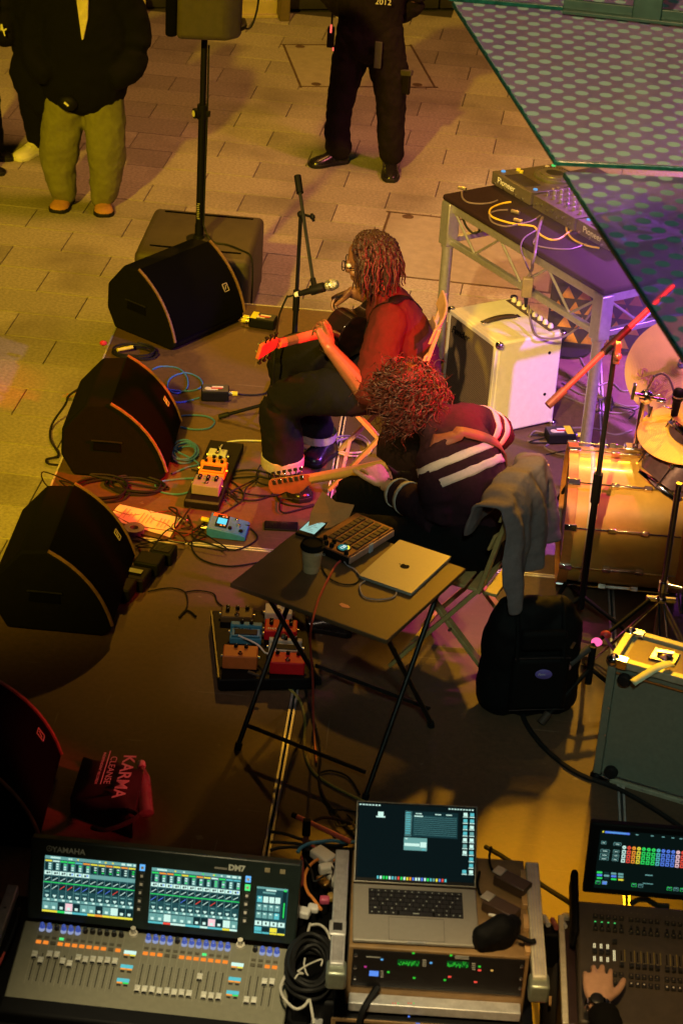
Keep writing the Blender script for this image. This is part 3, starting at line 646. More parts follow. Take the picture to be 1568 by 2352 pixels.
def edge_bystander():
    o = Vector((-2.93, 12.72, 0)); t = thing('person', 'person in wide black trousers at the edge of the square', 'person')
    q = lambda x, y, z: o + Vector((x, y, z))
    b = MB(); add_head(b, q(-.1, .0, 1.6), (.9, -.4, -.1)); limb(b, [(q(-.1, 0, 1.5), .055), (q(-.1, 0, 1.38), .06)]); limb(b, [(q(-.1, 0, 1.36), .15, .09), (q(-.1, 0, .85), .14, .1)], xa=(0, 1, 0))
    for s_ in (-1, 1): limb(b, [(q(-.1, s_ * .09, .8), .07), (q(-.1, s_ * .1, .1), .04)])
    bd = organic(b, 'body', SKIN_L, t, .013); eyes(bd, q(-.1, .0, 1.6), (.9, -.4, -.1))
    m = MB(); limb(m, [(q(-.14, 0, 1.42), .1, .12), (q(-.14, 0, 1.33), .13, .22), (q(-.14, 0, .95), .15, .24), (q(-.14, 0, .85), .15, .24)], 20, 5, (1, 0, 0))
    for s_ in (-1, 1): limb(m, [(q(-.14, s_ * .2, 1.32), .08), (q(-.2, s_ * .25, 1.0), .07), (q(-.1, s_ * .22, .8), .06)], 14, 4)
    organic(m, 'jacket', COAT, t, .014, 3, ((.03, .1),))
    m = MB()
    for s_ in (-1, 1): limb(m, [(q(-.13, s_ * .09, .85), .12), (q(-.09, s_ * .11, .42), .11), (q(-.07, s_ * .12, .08), .11)], 14, 4)
    organic(m, 'trousers', COAT, t, .014, 3, ((.02, .08),))
    for s_ in (-1, 1): shoe(t, q(-.15, s_ * .12, 0), q(.1, s_ * .13, 0), BLACK)
edge_bystander()
def guard():
    t = thing('person', 'security guard in dark uniform and cargo trousers standing astride with a radio', 'person')
    cx, cy = -.665, 13.3
    q = lambda x, y, z: Vector((cx + x, cy + y, z))
    b = MB(); add_head(b, q(0, -.02, 1.60), (-.1, -1, -.1)); limb(b, [(q(0, .02, 1.52), .06), (q(0, .03, 1.4), .065)])
    limb(b, [(q(0, .03, 1.38), .17, .1), (q(0, .02, 1.1), .15, .1), (q(0, .02, .88), .15, .11)], xa=(1, 0, 0))
    for s_ in (-1, 1):
        limb(b, [(q(s_ * .2, .03, 1.36), .055), (q(s_ * .26, .08, 1.08), .045), (q(s_ * .14, .16, .92), .034)])
        add_hand(b, q(s_ * .14, .16, .92), (-s_, .1, -.3), (0, 1, 0), (0, 0, 1), [(25, 35, 20)] * 4)
    limb(b, [(q(-.09, 0, .85), .08), (q(-.17, -.02, .45), .055), (q(-.16, -.02, .08), .04)]); limb(b, [(q(.09, 0, .85), .08), (q(.17, -.06, .45), .055), (q(.195, -.08, .08), .04)])
    bd = organic(b, 'body', SKIN_L, t, .01); eyes(bd, q(0, -.02, 1.6), (-.1, -1, -.1))
    UNI = mat('dark_uniform_cloth', (.013, .009, .012), .95, scale=60, var=.2, bump=.3, bscale=450, spec=.1)
    m = MB()
    limb(m, [(q(-.085, 0, .87), .125), (q(-.115, -.01, .66), .112), (q(-.15, -.02, .44), .088, .095), (q(-.165, -.02, .22), .078, .09), (q(-.150, -.01, .10), .088, .1)], 18, 5, (1, 0, 0))
    limb(m, [(q(.085, 0, .87), .13), (q(.135, -.02, .66), .122), (q(.165, -.055, .44), .098, .1), (q(.18, -.075, .22), .088, .095), (q(.195, -.08, .11), .078, .085)], 18, 5, (1, 0, 0))
    limb(m, [(q(0, 0, .98), .17, .125), (q(0, 0, .82), .185, .135)], 18, 4, (1, 0, 0))
    tr = organic(m, 'trousers', UNI, t, .011, 3, ((.03, .1), (.014, .04)))
    m = MB(); m.obox(q(.245, -.105, .60), Vector((.035, -.03, .0)), Vector((.02, .03, 0)) * .4, (0, 0, .075)); pk = m.build('cargo_pocket', UNI, tr, .012)
    m = MB(); m.obox(q(.248, -.118, .665), Vector((.04, -.034, .012)), Vector((.02, .03, 0)) * .4, (0, 0, .018)); m.build('pocket_flap', mat('uniform_trim', (.06, .05, .055), .7), pk, .004)
    m = MB()
    limb(m, [(q(0, .03, 1.46), .10, .09), (q(0, .03, 1.38), .22, .135), (q(0, .02, 1.15), .215, .155), (q(0, .01, .94), .20, .145), (q(0, .0, .80), .21, .155)], 22, 5, (1, 0, 0))
    for s_ in (-1, 1): limb(m, [(q(s_ * .2, .03, 1.36), .085), (q(s_ * .275, .08, 1.1), .075), (q(s_ * .19, .16, .95), .06)], 14, 4)
    jk = organic(m, 'jacket', UNI, t, .011, 3, ((.028, .1), (.012, .04)))
    m = MB(); m.box(q(.07, -.168, .78), (.045, .012, .17)); m.build('belt_flap', mat('grey_webbing', (.06, .055, .06), .8), jk, .004)
    rd = MB().box(q(-.235, -.09, .845), (.045, .035, .13)).build('radio', BLACK, t, .006)
    m = MB(); m.cyl(q(-.232, -.10, .91), q(-.232, -.10, 1.0), .006); m.build('antenna', BLACK, rd)
    m = MB(); m.box(q(-.235, -.112, .905), (.010, .006, .05)); m.box(q(-.215, -.11, .775), (.008, .006, .02)); m.build('radio_lamp', glow('red_led_strip', (1, .12, .08), 1.6), rd)
    text('chest_lettering', '2012', .05, jk, WHITE, o=q(.03, -.172, 1.10), u=(1, 0, 0), v=(0, .1, 1))
    LB = mat('polished_black_leather', (.012, .011, .012), .25, scale=20)
    shoe(t, P(796, 372, 0), P(712, 381, 0) + Vector((0, -.02, 0)), LB, .10, .05, name='boot')
    shoe(t, P(889, 372, 0) + Vector((.01, .05, 0)), P(896, 420, 0), LB, .10, .052, name='boot')
guard()
# ================================================================== CHAIRS
def bistro_chair(loc, rz, label, wood):
    t = thing('folding_chair', label, 'chair', loc, rz, 'slatted wooden folding chairs')
    w2 = .185
    for s_ in (-1, 1):
        m = MB(); m.bar((.235, s_ * w2, .012), (-.10, s_ * w2, .47), .018, .034, (0, 1, 0)); m.bar((-.10, s_ * w2, .455), (-.195, s_ * w2, .86), .018, .032, (0, 1, 0)); m.build('back_leg', wood, t, .003)
        m = MB(); m.bar((-.24, s_ * (w2 - .022), .012), (.19, s_ * (w2 - .022), .45), .018, .034, (0, 1, 0)); m.build('front_leg', wood, t, .003)
        m = MB(); m.cyl((.0, s_ * (w2 - .03), .257), (.0, s_ * (w2 + .012), .257), .006, n=8); m.build('pivot_bolt', STEEL, t)
    m = MB(); m.bar((-.185, -w2, .08), (-.185, w2, .08), .014, .014); m.build('stretcher', wood, t)
    m = MB(); m.bar((.185, -w2, .08), (.185, w2, .08), .014, .014); m.build('stretcher', wood, t)
    for k in range(6):
        m = MB(); m.box((-.15 + k * .066, 0, .468), (.052, .40, .014)); m.build('seat_slat', wood, t, .004)
    for z, x in ((.70, -.158), (.83, -.19)):
        pts = [(x - .030 * (1 - (y / .21) ** 2) + .018, y, z) for y in (-.215, -.14, -.07, 0, .07, .14, .215)]
        mm = MB(); n = len(pts)
        vs = []
        for p in pts:
            for dx, dz in ((-.006, -.036), (.006, -.036), (.006, .036), (-.006, .036)): vs.append((p[0] + dx - dz * .3, p[1], p[2] + dz))
        fs = [(4 * i + a, 4 * i + (a + 1) % 4, 4 * i + 4 + (a + 1) % 4, 4 * i + 4 + a) for i in range(n - 1) for a in range(4)] + [(3, 2, 1, 0), (4 * n - 4, 4 * n - 3, 4 * n - 2, 4 * n - 1)]
        mm.add(vs, fs); mm.build('back_slat', wood, t, .003)
    return t
WOOD1 = mat('pale_chair_wood', (.48, .27, .16), .45, scale=18, var=.2); WOOD2 = mat('yellow_chair_wood', (.50, .34, .12), .45, scale=18, var=.2)
bistro_chair((-.235, 8.76, S), R(178), 'pale wooden folding chair under the seated singer', WOOD1)
bistro_chair((.17, 7.30, S), R(160), 'yellow wooden folding chair with a grey jacket over its back', WOOD2)
# grey jacket over the second chair
def jacket():
    t = thing('jacket', 'grey wool jacket with dark lining hung over the chair back', 'jacket')
    CL = mat('grey_wool', (.17, .14, .145), .95, scale=60, var=.12, bump=.35, bscale=400, spec=.1)
    rnd = random.Random(3); nu, nv = 34, 30
    c0 = Vector((.30, 7.23, 1.13)); ax = Vector((.342, .94, 0)).normalized(); outv = Vector((.94, -.342, 0))
    m = MB(); vs = []
    for i in range(nu):
        a = i / (nu - 1) * 2 - 1
        for j in range(nv):
            b = j / (nv - 1)
            fold = .024 * math.sin(a * 8 + b * 2.2) * b + .014 * math.sin(a * 17 + 1.3 + b * 3) * b + .03 * noise.noise(Vector((a * 2.2, b * 2.5, 1.7)))
            wid = .23 + .05 * b + .05 * noise.noise(Vector((a, b * 2, 5)))
            # drape: front flap, over the top, long back
            if b < .22: s_ = (.22 - b); h = -s_ * .75 - .01; d_ = -.045 - s_ * .10
            else:
                s_ = b - .22; h = -max(0, s_ - .03) * .47; d_ = .045 + .04 * min(1, s_ * 5) + .06 * s_
            h -= .07 * abs(a) ** 1.5 * (.6 + .3 * b) - (.05 * a * b)
            p = c0 + ax * (a * wid) + outv * (d_ + fold - .03 * a * a) + Vector((0, 0, h + .02 * noise.noise(Vector((a * 3, b * 3, 9)))))
            vs.append(p)
    fs = [(i * nv + j, (i + 1) * nv + j, (i + 1) * nv + j + 1, i * nv + j + 1) for i in range(nu - 1) for j in range(nv - 1)]
    m.add(vs, fs); o = m.build('jacket_shell', CL, t, angle=180)
    sl = o.modifiers.new('thick', 'SOLIDIFY'); sl.thickness = .012; sl.offset = 0
    ss = o.modifiers.new('sub', 'SUBSURF'); ss.levels = ss.render_levels = 2; tx = bpy.data.textures.new('wool_folds', 'CLOUDS'); tx.noise_scale = .07; dm = o.modifiers.new('folds', 'DISPLACE'); dm.texture = tx; dm.strength = .016; dm.texture_coords = 'LOCAL'
jacket()
# ================================================================== SINGER
def singer():
    t = thing('person', 'seated singer with long dreadlocks, glasses and rust T-shirt playing acoustic guitar', 'person')
    hc = Vector((-.375, 8.725, 1.275)); face = Vector((-1, .18, -.22)).normalized(); upv = Vector((-.12, 0, 1))
    b = MB(); add_head(b, hc, face, upv)
    limb(b, [(Vector((-.345, 8.73, 1.20)), .055), (Vector((-.285, 8.74, 1.10)), .062)])
    torso = [(Vector((-.28, 8.74, 1.08)), .15, .08), (Vector((-.235, 8.75, .93)), .16, .11), (Vector((-.20, 8.75, .76)), .155, .12)]
    limb(b, torso, xa=(0, 1, 0))
    nsh, nel, nwr = Vector((-.275, 8.55, 1.075)), Vector((-.318, 8.385, .80)), Vector((-.505, 8.40, 1.005))
    fsh, fel, fwr = Vector((-.32, 8.93, 1.07)), Vector((-.30, 9.10, .93)), Vector((-.45, 8.985, 1.01))
    limb(b, [(nsh, .052), (nsh.lerp(nel, .5), .047), (nel, .042), (nel.lerp(nwr, .35), .043), (nwr, .028)], 12)
    limb(b, [(fsh, .052), (fel, .04), (fel.lerp(fwr, .4), .04), (fwr, .028)], 12)
    add_hand(b, nwr, (-.35, .25, .88), (.65, -.72, .1), (-.1, .6, .2), [(35, 45, 30), (45, 50, 30), (55, 50, 30), (60, 50, 30)], 1.0, (-.35, -.30, .9))
    add_hand(b, fwr, (-.88, -.25, -.30), (.0, .45, .9), (-.2, -1, .3), [(40, 40, 30), (50, 45, 30), (55, 45, 30), (60, 45, 30)], 1.0)
    limb(b, [(Vector((-.22, 8.64, .72)), .075), (Vector((-.70, 8.60, .64)), .05), (Vector((-.70, 8.60, .28)), .038)])
    limb(b, [(Vector((-.22, 8.86, .72)), .075), (Vector((-.73, 9.0, .66)), .05), (Vector((-.53, 8.93, .28)), .038)])
    body = organic(b, 'body', SKIN_D, t, .0043, 3); eyes(body, hc, face, upv)
    # trousers
    DEN = mat('dark_denim', (.008, .007, .009), .95, scale=70, var=.25, bump=.3, bscale=500, spec=.15)
    m = MB()
    limb(m, [(Vector((-.17, 8.655, .73)), .12), (Vector((-.40, 8.625, .70)), .112), (Vector((-.62, 8.60, .665)), .098), (Vector((-.715, 8.60, .60)), .092), (Vector((-.705, 8.60, .46)), .092), (Vector((-.695, 8.60, .36)), .098)], 18, 5)
    limb(m, [(Vector((-.17, 8.85, .73)), .12), (Vector((-.45, 8.93, .71)), .11), (Vector((-.67, 8.985, .685)), .098), (Vector((-.735, 8.995, .62)), .088), (Vector((-.66, 8.97, .46)), .085), (Vector((-.57, 8.94, .33)), .085)], 18, 5)
    limb(m, [(Vector((-.17, 8.66, .74)), .13), (Vector((-.17, 8.84, .74)), .13)], 18, 3)
    tr = organic(m, 'trousers', DEN, t, .011, 3, ((.022, .09), (.010, .035)))
    m = MB(); m.lathe([(.094, .0), (.098, .01), (.098, .05), (.094, .055)], (-.695, 8.60, .305), (0, 0, 1), 28, cap=False); m.build('turned_up_cuff', mat('pale_denim_cuff', (.42, .36, .34), .9, scale=60, bump=.2), tr)
    m = MB(); m.lathe([(.085, .0), (.088, .04)], (-.565, 8.94, .28), (0, 0, 1), 24, cap=False); m.build('turned_up_cuff', mat('pale_denim_cuff', (1, 1, 1)), tr)
    LB = mat('polished_black_leather', (.012, .011, .012), .25)
    shoe(t, Vector((-.68, 8.66, S)), Vector((-.575, 8.46, S)), LB, .09, .05)
    shoe(t, Vector((-.50, 8.97, S)), Vector((-.60, 8.80, S)), LB, .10, .055)
    # T-shirt
    TS = mat('rust_cotton', (.055, .009, .009), .9, scale=50, var=.12, bump=.2, bscale=500, spec=.15)
    m = MB()
    limb(m, [(Vector((-.295, 8.74, 1.115)), .11, .075), (Vector((-.275, 8.74, 1.06)), .195, .10), (Vector((-.225, 8.745, .95)), .185, .135), (Vector((-.185, 8.75, .82)), .18, .15), (Vector((-.165, 8.75, .72)), .185, .155)], 22, 5, (0, 1, 0))
    limb(m, [(nsh + Vector((.01, .03, 0)), .082), (nsh.lerp(nel, .4), .082), (nsh.lerp(nel, .93), .080)], 16, 4)
    limb(m, [(fsh, .08), (fsh.lerp(fel, .4), .075), (fsh.lerp(fel, .8), .07)], 16, 4)
    organic(m, 't_shirt', TS, t, .010, 3, ((.022, .08), (.010, .035)))
    # dreadlocks: several dozen ropes hung from the crown
    rnd = random.Random(11); HM = mat('dark_dreadlocks', (.030, .008, .007), .55, scale=160, var=.5, bump=.8, bscale=220)  # dark hair with red stage light worked into the colour
    u = upv.normalized(); s_ = face.cross(u).normalized(); u = s_.cross(face)
    m = MB()
    cap = MB(); limb(cap, [(hc - face * .035 + u * .035, .088, .096), (hc - face * .03 + u * .06, .080, .09)], 14, 3, s_); capo = organic(cap, 'hair_cap', HM, t, .01, 2)
    k = 0
    while k < 330:
        a = rnd.uniform(0, 2 * math.pi); e = rnd.uniform(-.15, 1.45)
        dr = (face * math.cos(a) + s_ * math.sin(a)) * math.cos(e) + u * math.sin(e)
        if (dr.dot(face) > .12 and e < .55) or dr.dot(face) > .62: continue
        k += 1
        root = hc + u * .03 - face * .015 + Vector((dr.dot(s_) * .082 * s_ + dr.dot(face) * .094 * face + dr.dot(u) * .086 * u))
        outd = (dr - u * dr.dot(u)); outd = outd.normalized() if outd.length > .1 else (-face)
        if outd.dot(face) > .0: outd = (outd - face * (outd.dot(face) + .35)).normalized()
        L = rnd.uniform(.13, .205); r_ = rnd.uniform(.0042, .0085)
        p = [root - dr * .01, root + dr * .018 + outd * .012]
        fl = rnd.uniform(.02, .05)
        for q in (.3, .6, 1.0):
            p.append(root + outd * (fl * math.sin(q * 1.9) + .016) + Vector((rnd.uniform(-.008, .008), rnd.uniform(-.008, .008), -L * q * (.55 + .45 * math.cos(e * .7)) + .018)))
        m.tube([c_ + Vector((rnd.uniform(-.004, .004), rnd.uniform(-.004, .004), rnd.uniform(-.003, .003))) for c_ in smooth_path(p, 3)], r_, 5, 2, taper=r_ * .5)
    m.build('dreadlocks', HM, t, angle=70)
    # glasses
    m = MB()
    for q in (-1, 1):
        c = hc + s_ * q * .034 + face * .105 + u * .002
        m.tube([c + s_ * (.026 * math.cos(i * math.pi / 6)) + u * (.021 * math.sin(i * math.pi / 6)) for i in range(13)], .0022, 5, 2)
        m.tube([c + s_ * q * .026 + u * .006, hc + s_ * q * .083 + face * .07 + u * .008, hc + s_ * q * .086 - face * .01 + u * .004], .002, 5, 3)
    m.tube([hc + s_ * .009 + face * .106 + u * .003, hc + face * .11 + u * .007, hc - s_ * .009 + face * .106 + u * .003], .002, 5, 3)
    m.build('glasses', BLACK, t)
singer()
def guitar_outline(k=1.0):
    pts = [(0, .055), (.02, .10), (.07, .135), (.14, .125), (.20, .105), (.26, .115), (.33, .165), (.40, .185), (.46, .165), (.495, .10), (.505, 0)]
    full = pts + [(x, -y) for x, y in reversed(pts[:-1])]
    ps = smooth_path([Vector((x, y, 0)) for x, y in full], 3); return [(p.x * k, p.y * k) for p in ps]
def acoustic():
    t = thing('acoustic_guitar', 'glossy black acoustic guitar with reddish neck played by the singer', 'guitar')
    tip, mid = V(582, 803, 8.30), Vector((-.44, 8.86, .905))
    d = (mid - tip).normalized()                       # headstock -> body
    f = Vector((d.y, -d.x, 0)); f = f if f.x < 0 else -f  # top faces away from the player
    f = (f + Vector((0, 0, .18)) - d * f.dot(d)).normalized(); f = (f - d * f.dot(d)).normalized(); v = d.cross(f)
    L0 = .47; o = tip + d * L0
    BODY = mat('glossy_black_lacquer', (.010, .006, .006), .12, coat=.6, scale=20)
    m = MB(); m.prism(guitar_outline(.86), o - f * .10, d, v, f * .10); bo = m.build('body', BODY, t, .006)
    m = MB(); m.lathe([(.05, 0), (.05, .001)], o + d * .17 + f * .001, f, 24); m.build('sound_hole', GRILLE, bo)
    m = MB(); m.box((0, 0, 0), (.03, .17, .012)); br = m.build('bridge', mat('rosewood', (.05, .025, .015), .5), bo, .003)
    br.matrix_local = Matrix(((d.x, v.x, f.x, (o + d * .29 + f * .006).x), (d.y, v.y, f.y, (o + d * .29 + f * .006).y), (d.z, v.z, f.z, (o + d * .29 + f * .006).z), (0, 0, 0, 1)))
    NECK = mat('red_mahogany', (.52, .15, .10), .4, scale=25, var=.2)
    m = MB()
    m.loft([[c + v * (wd * a) + f * (b * .022) for a, b in ((-1, 0), (-.85, -.55), (-.4, -.95), (.4, -.95), (.85, -.55), (1, 0))] for c, wd in ((tip + d * .165, .0225), (tip + d * .40, .026), (o + d * .02, .030))])
    nk = m.build('neck', NECK, t)
    m = MB(); m.obox((tip + d * .165 + o + d * .09) / 2 + f * .003, (o + d * .09 - tip - d * .165) / 2, v * .025, f * .003); fb = m.build('fretboard', mat('rosewood', (.05, .025, .015)), t)
    for i in range(1, 16):
        x = .165 + .56 * (1 - 2 ** (-i / 12)); m = MB(); c = tip + d * x + f * .0068; m.bar(c - v * .024, c + v * .024, .0022, .0016, f); m.build('fret', STEEL, fb)
    m = MB(); hs = [(0, .034), (.02, .036), (.15, .028), (.165, .022), (.165, -.022), (.15, -.028), (.02, -.036), (0, -.034)]
    bend = (d + f * .22).normalized(); nf = (f - d * .22).normalized()
    m.prism(hs, tip + nf * -.034, bend, v, nf * .016); hd = m.build('headstock', NECK, t, .003)
    for i in range(3):
        for q in (-1, 1):
            c = tip + bend * (.035 + i * .042) - nf * .03
            m = MB(); m.cyl(c + v * q * .03, c + v * q * .052, .0035, n=8); m.sph(c + v * q * .06, .011, 8, (1, 1, .6)); m.build('tuning_peg', BLACK, hd)
            m = MB(); m.cyl(c + v * q * .018 + nf * .01, c + v * q * .018 + nf * .032, .004, n=8); m.build('string_post', STEEL, hd)
    for i in range(6):
        y = (i - 2.5) * .0075; m = MB(); m.tube([tip + d * .165 + v * y * .85 + f * .009, o + d * .29 + v * y * 1.2 + f * .016], .0006, 4, 1); m.build('string', STEEL, t)
    # strap
    m = MB(); st_ = [Vector((-.13, 8.90, .95)), Vector((-.16, 8.74, 1.14)), Vector((-.27, 8.60, 1.16)), Vector((-.38, 8.58, 1.05)), o + d * .05 - f * .09]
    ps = smooth_path(st_, 6); vs = []
    for i, p in enumerate(ps):
        dd = (ps[min(i + 1, len(ps) - 1)] - ps[max(0, i - 1)]).normalized(); w_ = dd.cross(Vector((-.4, -.2, 1))).normalized(); vs += [p - w_ * .018, p + w_ * .018]
    m.add(vs, [(2 * i, 2 * i + 1, 2 * i + 3, 2 * i + 2) for i in range(len(ps) - 1)]); so_ = m.build('strap', BLACK, t); sw_ = so_.modifiers.new('fit', 'SHRINKWRAP'); sw_.target = bpy.data.objects['t_shirt']; sw_.offset = .006; so_.modifiers.new('t', 'SOLIDIFY').thickness = .003
acoustic()
# ================================================================== GUITARIST
def guitarist():
    t = thing('person', 'seated guitarist bent forward with curly hair and dark jumper with white stripes', 'person')
    hc = Vector((-.15, 7.63, 1.185)); face = Vector((-.82, .30, -.55)).normalized(); upv = Vector((-.5, .1, .8))
    b = MB(); add_head(b, hc, face, upv); limb(b, [(Vector((-.10, 7.61, 1.13)), .055), (Vector((-.03, 7.59, 1.08)), .045)])
    limb(b, [(Vector((.04, 7.56, 1.03)), .13, .07), (Vector((.12, 7.48, .92)), .15, .11), (Vector((.14, 7.41, .74)), .15, .12)], xa=(.3, 1, 0))
    nsh, nel, nwr = Vector((.0, 7.42, 1.045)), Vector((.035, 7.33, .82)), V(884, 1112, 7.66)
    fsh, fel, fwr = Vector((.10, 7.76, 1.04)), Vector((.225, 7.93, .90)), Vector((.10, 7.90, .86))
    limb(b, [(nsh, .05), (nel, .042), (nel.lerp(nwr, .35), .04), (nwr, .026)], 12); limb(b, [(fsh, .05), (fel, .042), (fwr, .028)], 12)
    add_hand(b, nwr, (-.50, .62, .30), (.25, -.55, .75), (-.85, -.5, .1), [(25, 40, 30), (35, 45, 30), (45, 50, 30), (50, 50, 35)], 1.02, (-.9, .05, .35))
    add_hand(b, fwr, (-.8, -.4, -.2), (.0, .3, .9), (-.2, -1, 0), [(35, 40, 30)] * 4)
    limb(b, [(Vector((.12, 7.30, .72)), .075), (Vector((-.36, 7.44, .64)), .05), (Vector((-.34, 7.44, .28)), .038)]); limb(b, [(Vector((.12, 7.52, .72)), .075), (Vector((-.33, 7.78, .64)), .05), (Vector((-.30, 7.8, .28)), .038)])
    body = organic(b, 'body', SKIN_L, t, .0043, 3); eyes(body, hc, face, upv)
    m = MB(); m.tube([nwr + Vector((.30 * .03 * math.cos(a), .030 * math.sin(a) * .5, .026 * math.cos(a))) + Vector((.004, -.004, 0)) + Vector((.026 * math.sin(a) * .8, 0, 0)) for a in [i * math.pi / 6 for i in range(13)]], .0025, 5, 2); m.build('bracelet', BLACK, body)
    BT = mat('black_trouser_cloth', (.004, .004, .004), .9, scale=60, bump=.3, bscale=450, spec=.15)
    m = MB()
    limb(m, [(Vector((.15, 7.30, .74)), .12), (Vector((-.12, 7.375, .68)), .10), (Vector((-.33, 7.435, .655)), .088), (Vector((-.385, 7.445, .60)), .08), (Vector((-.35, 7.44, .48)), .07), (Vector((-.34, 7.44, .29)), .062)], 16, 5)
    limb(m, [(Vector((.15, 7.52, .74)), .12), (Vector((-.1, 7.64, .68)), .1), (Vector((-.30, 7.76, .65)), .085), (Vector((-.34, 7.79, .6)), .08), (Vector((-.31, 7.8, .3)), .062)], 16, 5)
    limb(m, [(Vector((.16, 7.30, .74)), .125), (Vector((.16, 7.52, .74)), .125)], 16, 3)
    organic(m, 'trousers', BT, t, .011, 3, ((.02, .08),))
    LB = mat('polished_black_leather', (.012, .011, .012), .25)
    shoe(t, Vector((-.28, 7.42, S)), Vector((-.54, 7.46, S)), LB); shoe(t, Vector((-.24, 7.8, S)), Vector((-.5, 7.88, S)), LB)
    JU = mat('dark_maroon_knit', (.027, .011, .017), .95, scale=90, var=.2, bump=.5, bscale=380, spec=.1)
    ST = mat('white_knit_stripe', (.46, .42, .41), .9, scale=90, var=.08, bump=.4, bscale=380)
    tor = [(Vector((-.025, 7.585, 1.115)), .10, .075), (Vector((.03, 7.57, 1.06)), .205, .115), (Vector((.095, 7.51, .95)), .205, .155), (Vector((.14, 7.45, .82)), .195, .165), (Vector((.155, 7.41, .69)), .20, .165)]
    m = MB(); limb(m, tor, 24, 5, (.35, 1, 0))
    na = [(nsh + Vector((.02, .05, 0)), .088), (nsh.lerp(nel, .45), .086), (nel, .080), (nel.lerp(nwr, .5), .068), (nel.lerp(nwr, .74), .060)]
    fa = [(fsh + Vector((-.02, -.04, 0)), .088), (fsh.lerp(fel, .5), .086), (fel, .08), (fel.lerp(fwr, .5), .068), (fel.lerp(fwr, .8), .056)]
    limb(m, na, 16, 5); limb(m, fa, 16, 5)
    ju = organic(m, 'jumper', JU, t, .0095, 3, ((.018, .07), (.008, .03)))
    def band(p, d, r1, r2, wd, xa=None):
        mb = MB(); d = Vector(d).normalized(); mb.loft([mb.ring(Vector(p) + d * (wd * k), d, r1, 36, r2, xa) for k in (-.5, -.17, .17, .5)], False)
        o = mb.build('stripe', ST, ju, angle=80); o.modifiers.new('t', 'SOLIDIFY').thickness = .004
        tx = bpy.data.textures.get('cloth_folds'); dm = o.modifiers.new('folds', 'DISPLACE'); dm.texture = tx; dm.strength = .006; dm.texture_coords = 'LOCAL'
        sw_ = o.modifiers.new('fit', 'SHRINKWRAP'); sw_.target = ju; sw_.wrap_method = 'NEAREST_SURFACEPOINT'; sw_.offset = .0045; o.modifiers.move(2, 0); o.modifiers.remove(o.modifiers['folds'])
    dn = nel - nsh
    df = fel - fsh
    band(fsh.lerp(fel, .45), df, .091, .091, .034); band(fsh.lerp(fel, .75), df, .089, .089, .034)
    dw = nwr - nel
    band(nel.lerp(nwr, .60), dw, .070, .070, .020); band(nel.lerp(nwr, .76), dw, .065, .065, .020)
    dt = tor[2][0] - tor[1][0]
    band(tor[1][0].lerp(tor[2][0], .62), dt, .213, .154, .034, (.35, 1, 0)); band(tor[1][0].lerp(tor[2][0], 1.12), dt, .212, .172, .034, (.35, 1, 0))
    # strap over the back
    xa_ = Vector((.35, 1, 0)); vs = []
    for q in range(25):
        f_ = q / 24; tt = .35 + f_ * 1.75; th_ = R(165 - 130 * f_); row = []
        i_ = min(int(tt), 3); g_ = tt - i_; c_ = tor[i_][0].lerp(tor[i_ + 1][0], g_); rx = tor[i_][1] + (tor[i_ + 1][1] - tor[i_][1]) * g_; ry = tor[i_][2] + (tor[i_ + 1][2] - tor[i_][2]) * g_
        dn_ = (tor[i_ + 1][0] - tor[i_][0]).normalized(); u_ = (xa_ - dn_ * xa_.dot(dn_)).normalized(); w_ = dn_.cross(u_)
        p = c_ + u_ * ((rx + .016) * math.cos(th_)) + w_ * ((ry + .016) * math.sin(th_)); vs.append(p)
    m = MB(); vv_ = []
    for q, p in enumerate(vs):
        dd = (vs[min(q + 1, 24)] - vs[max(q - 1, 0)]).normalized(); nn_ = (p - Vector((.08, 7.53, .98))).normalized(); w_ = dd.cross(nn_).normalized(); vv_ += [p - w_ * .027, p + w_ * .027]
    m.add(vv_, [(2 * i, 2 * i + 1, 2 * i + 3, 2 * i + 2) for i in range(24)]); so_ = m.build('guitar_strap', mat('brown_leather_strap', (.15, .05, .03), .6), t); so_.modifiers.new('t', 'SOLIDIFY').thickness = .005
    # curls
    rnd = random.Random(5); HM = mat('dark_brown_curls', (.06, .014, .010), .5, scale=120, var=.5, bump=.5, bscale=300)  # dark brown hair, red stage light mixed into its colour
    u = (upv - face * upv.dot(face)).normalized(); s_ = face.cross(u)
    cap = MB(); limb(cap, [(hc - face * .03 + u * .03, .095, .105), (hc - face * .03 + u * .055, .09, .10)], 14, 3, s_); organic(cap, 'hair_cap', HM, t, .011, 2)
    m = MB(); k = 0
    while k < 1500:
        dr = Vector((rnd.gauss(0, 1), rnd.gauss(0, 1), rnd.gauss(0, 1))).normalized()
        if dr.dot(face) > .55 and dr.dot(u) < .5: continue
        if dr.dot(u) < -.75: continue
        k += 1
        root = hc - face * .02 + u * .02 + dr * rnd.uniform(.09, .135)
        g_ = (dr * rnd.uniform(-.1, .45) + Vector((rnd.uniform(-.5, .5), rnd.uniform(-.5, .5), -rnd.uniform(.2, 1.0)))).normalized()
        L = rnd.uniform(.045, .11); R_ = rnd.uniform(.007, .018); a0 = rnd.uniform(0, 6.28); x = g_.orthogonal().normalized(); y = g_.cross(x); tw = rnd.uniform(1.1, 1.8) * 6.28
        pts = [root + g_ * (L * q / 9) + x * (R_ * math.cos(a0 + tw * q / 9)) + y * (R_ * math.sin(a0 + tw * q / 9)) for q in range(10)]
        m.tube(pts, rnd.uniform(.0018, .0042), 4, 2, taper=.001)
    m.build('curls', HM, t, angle=70)
guitarist()
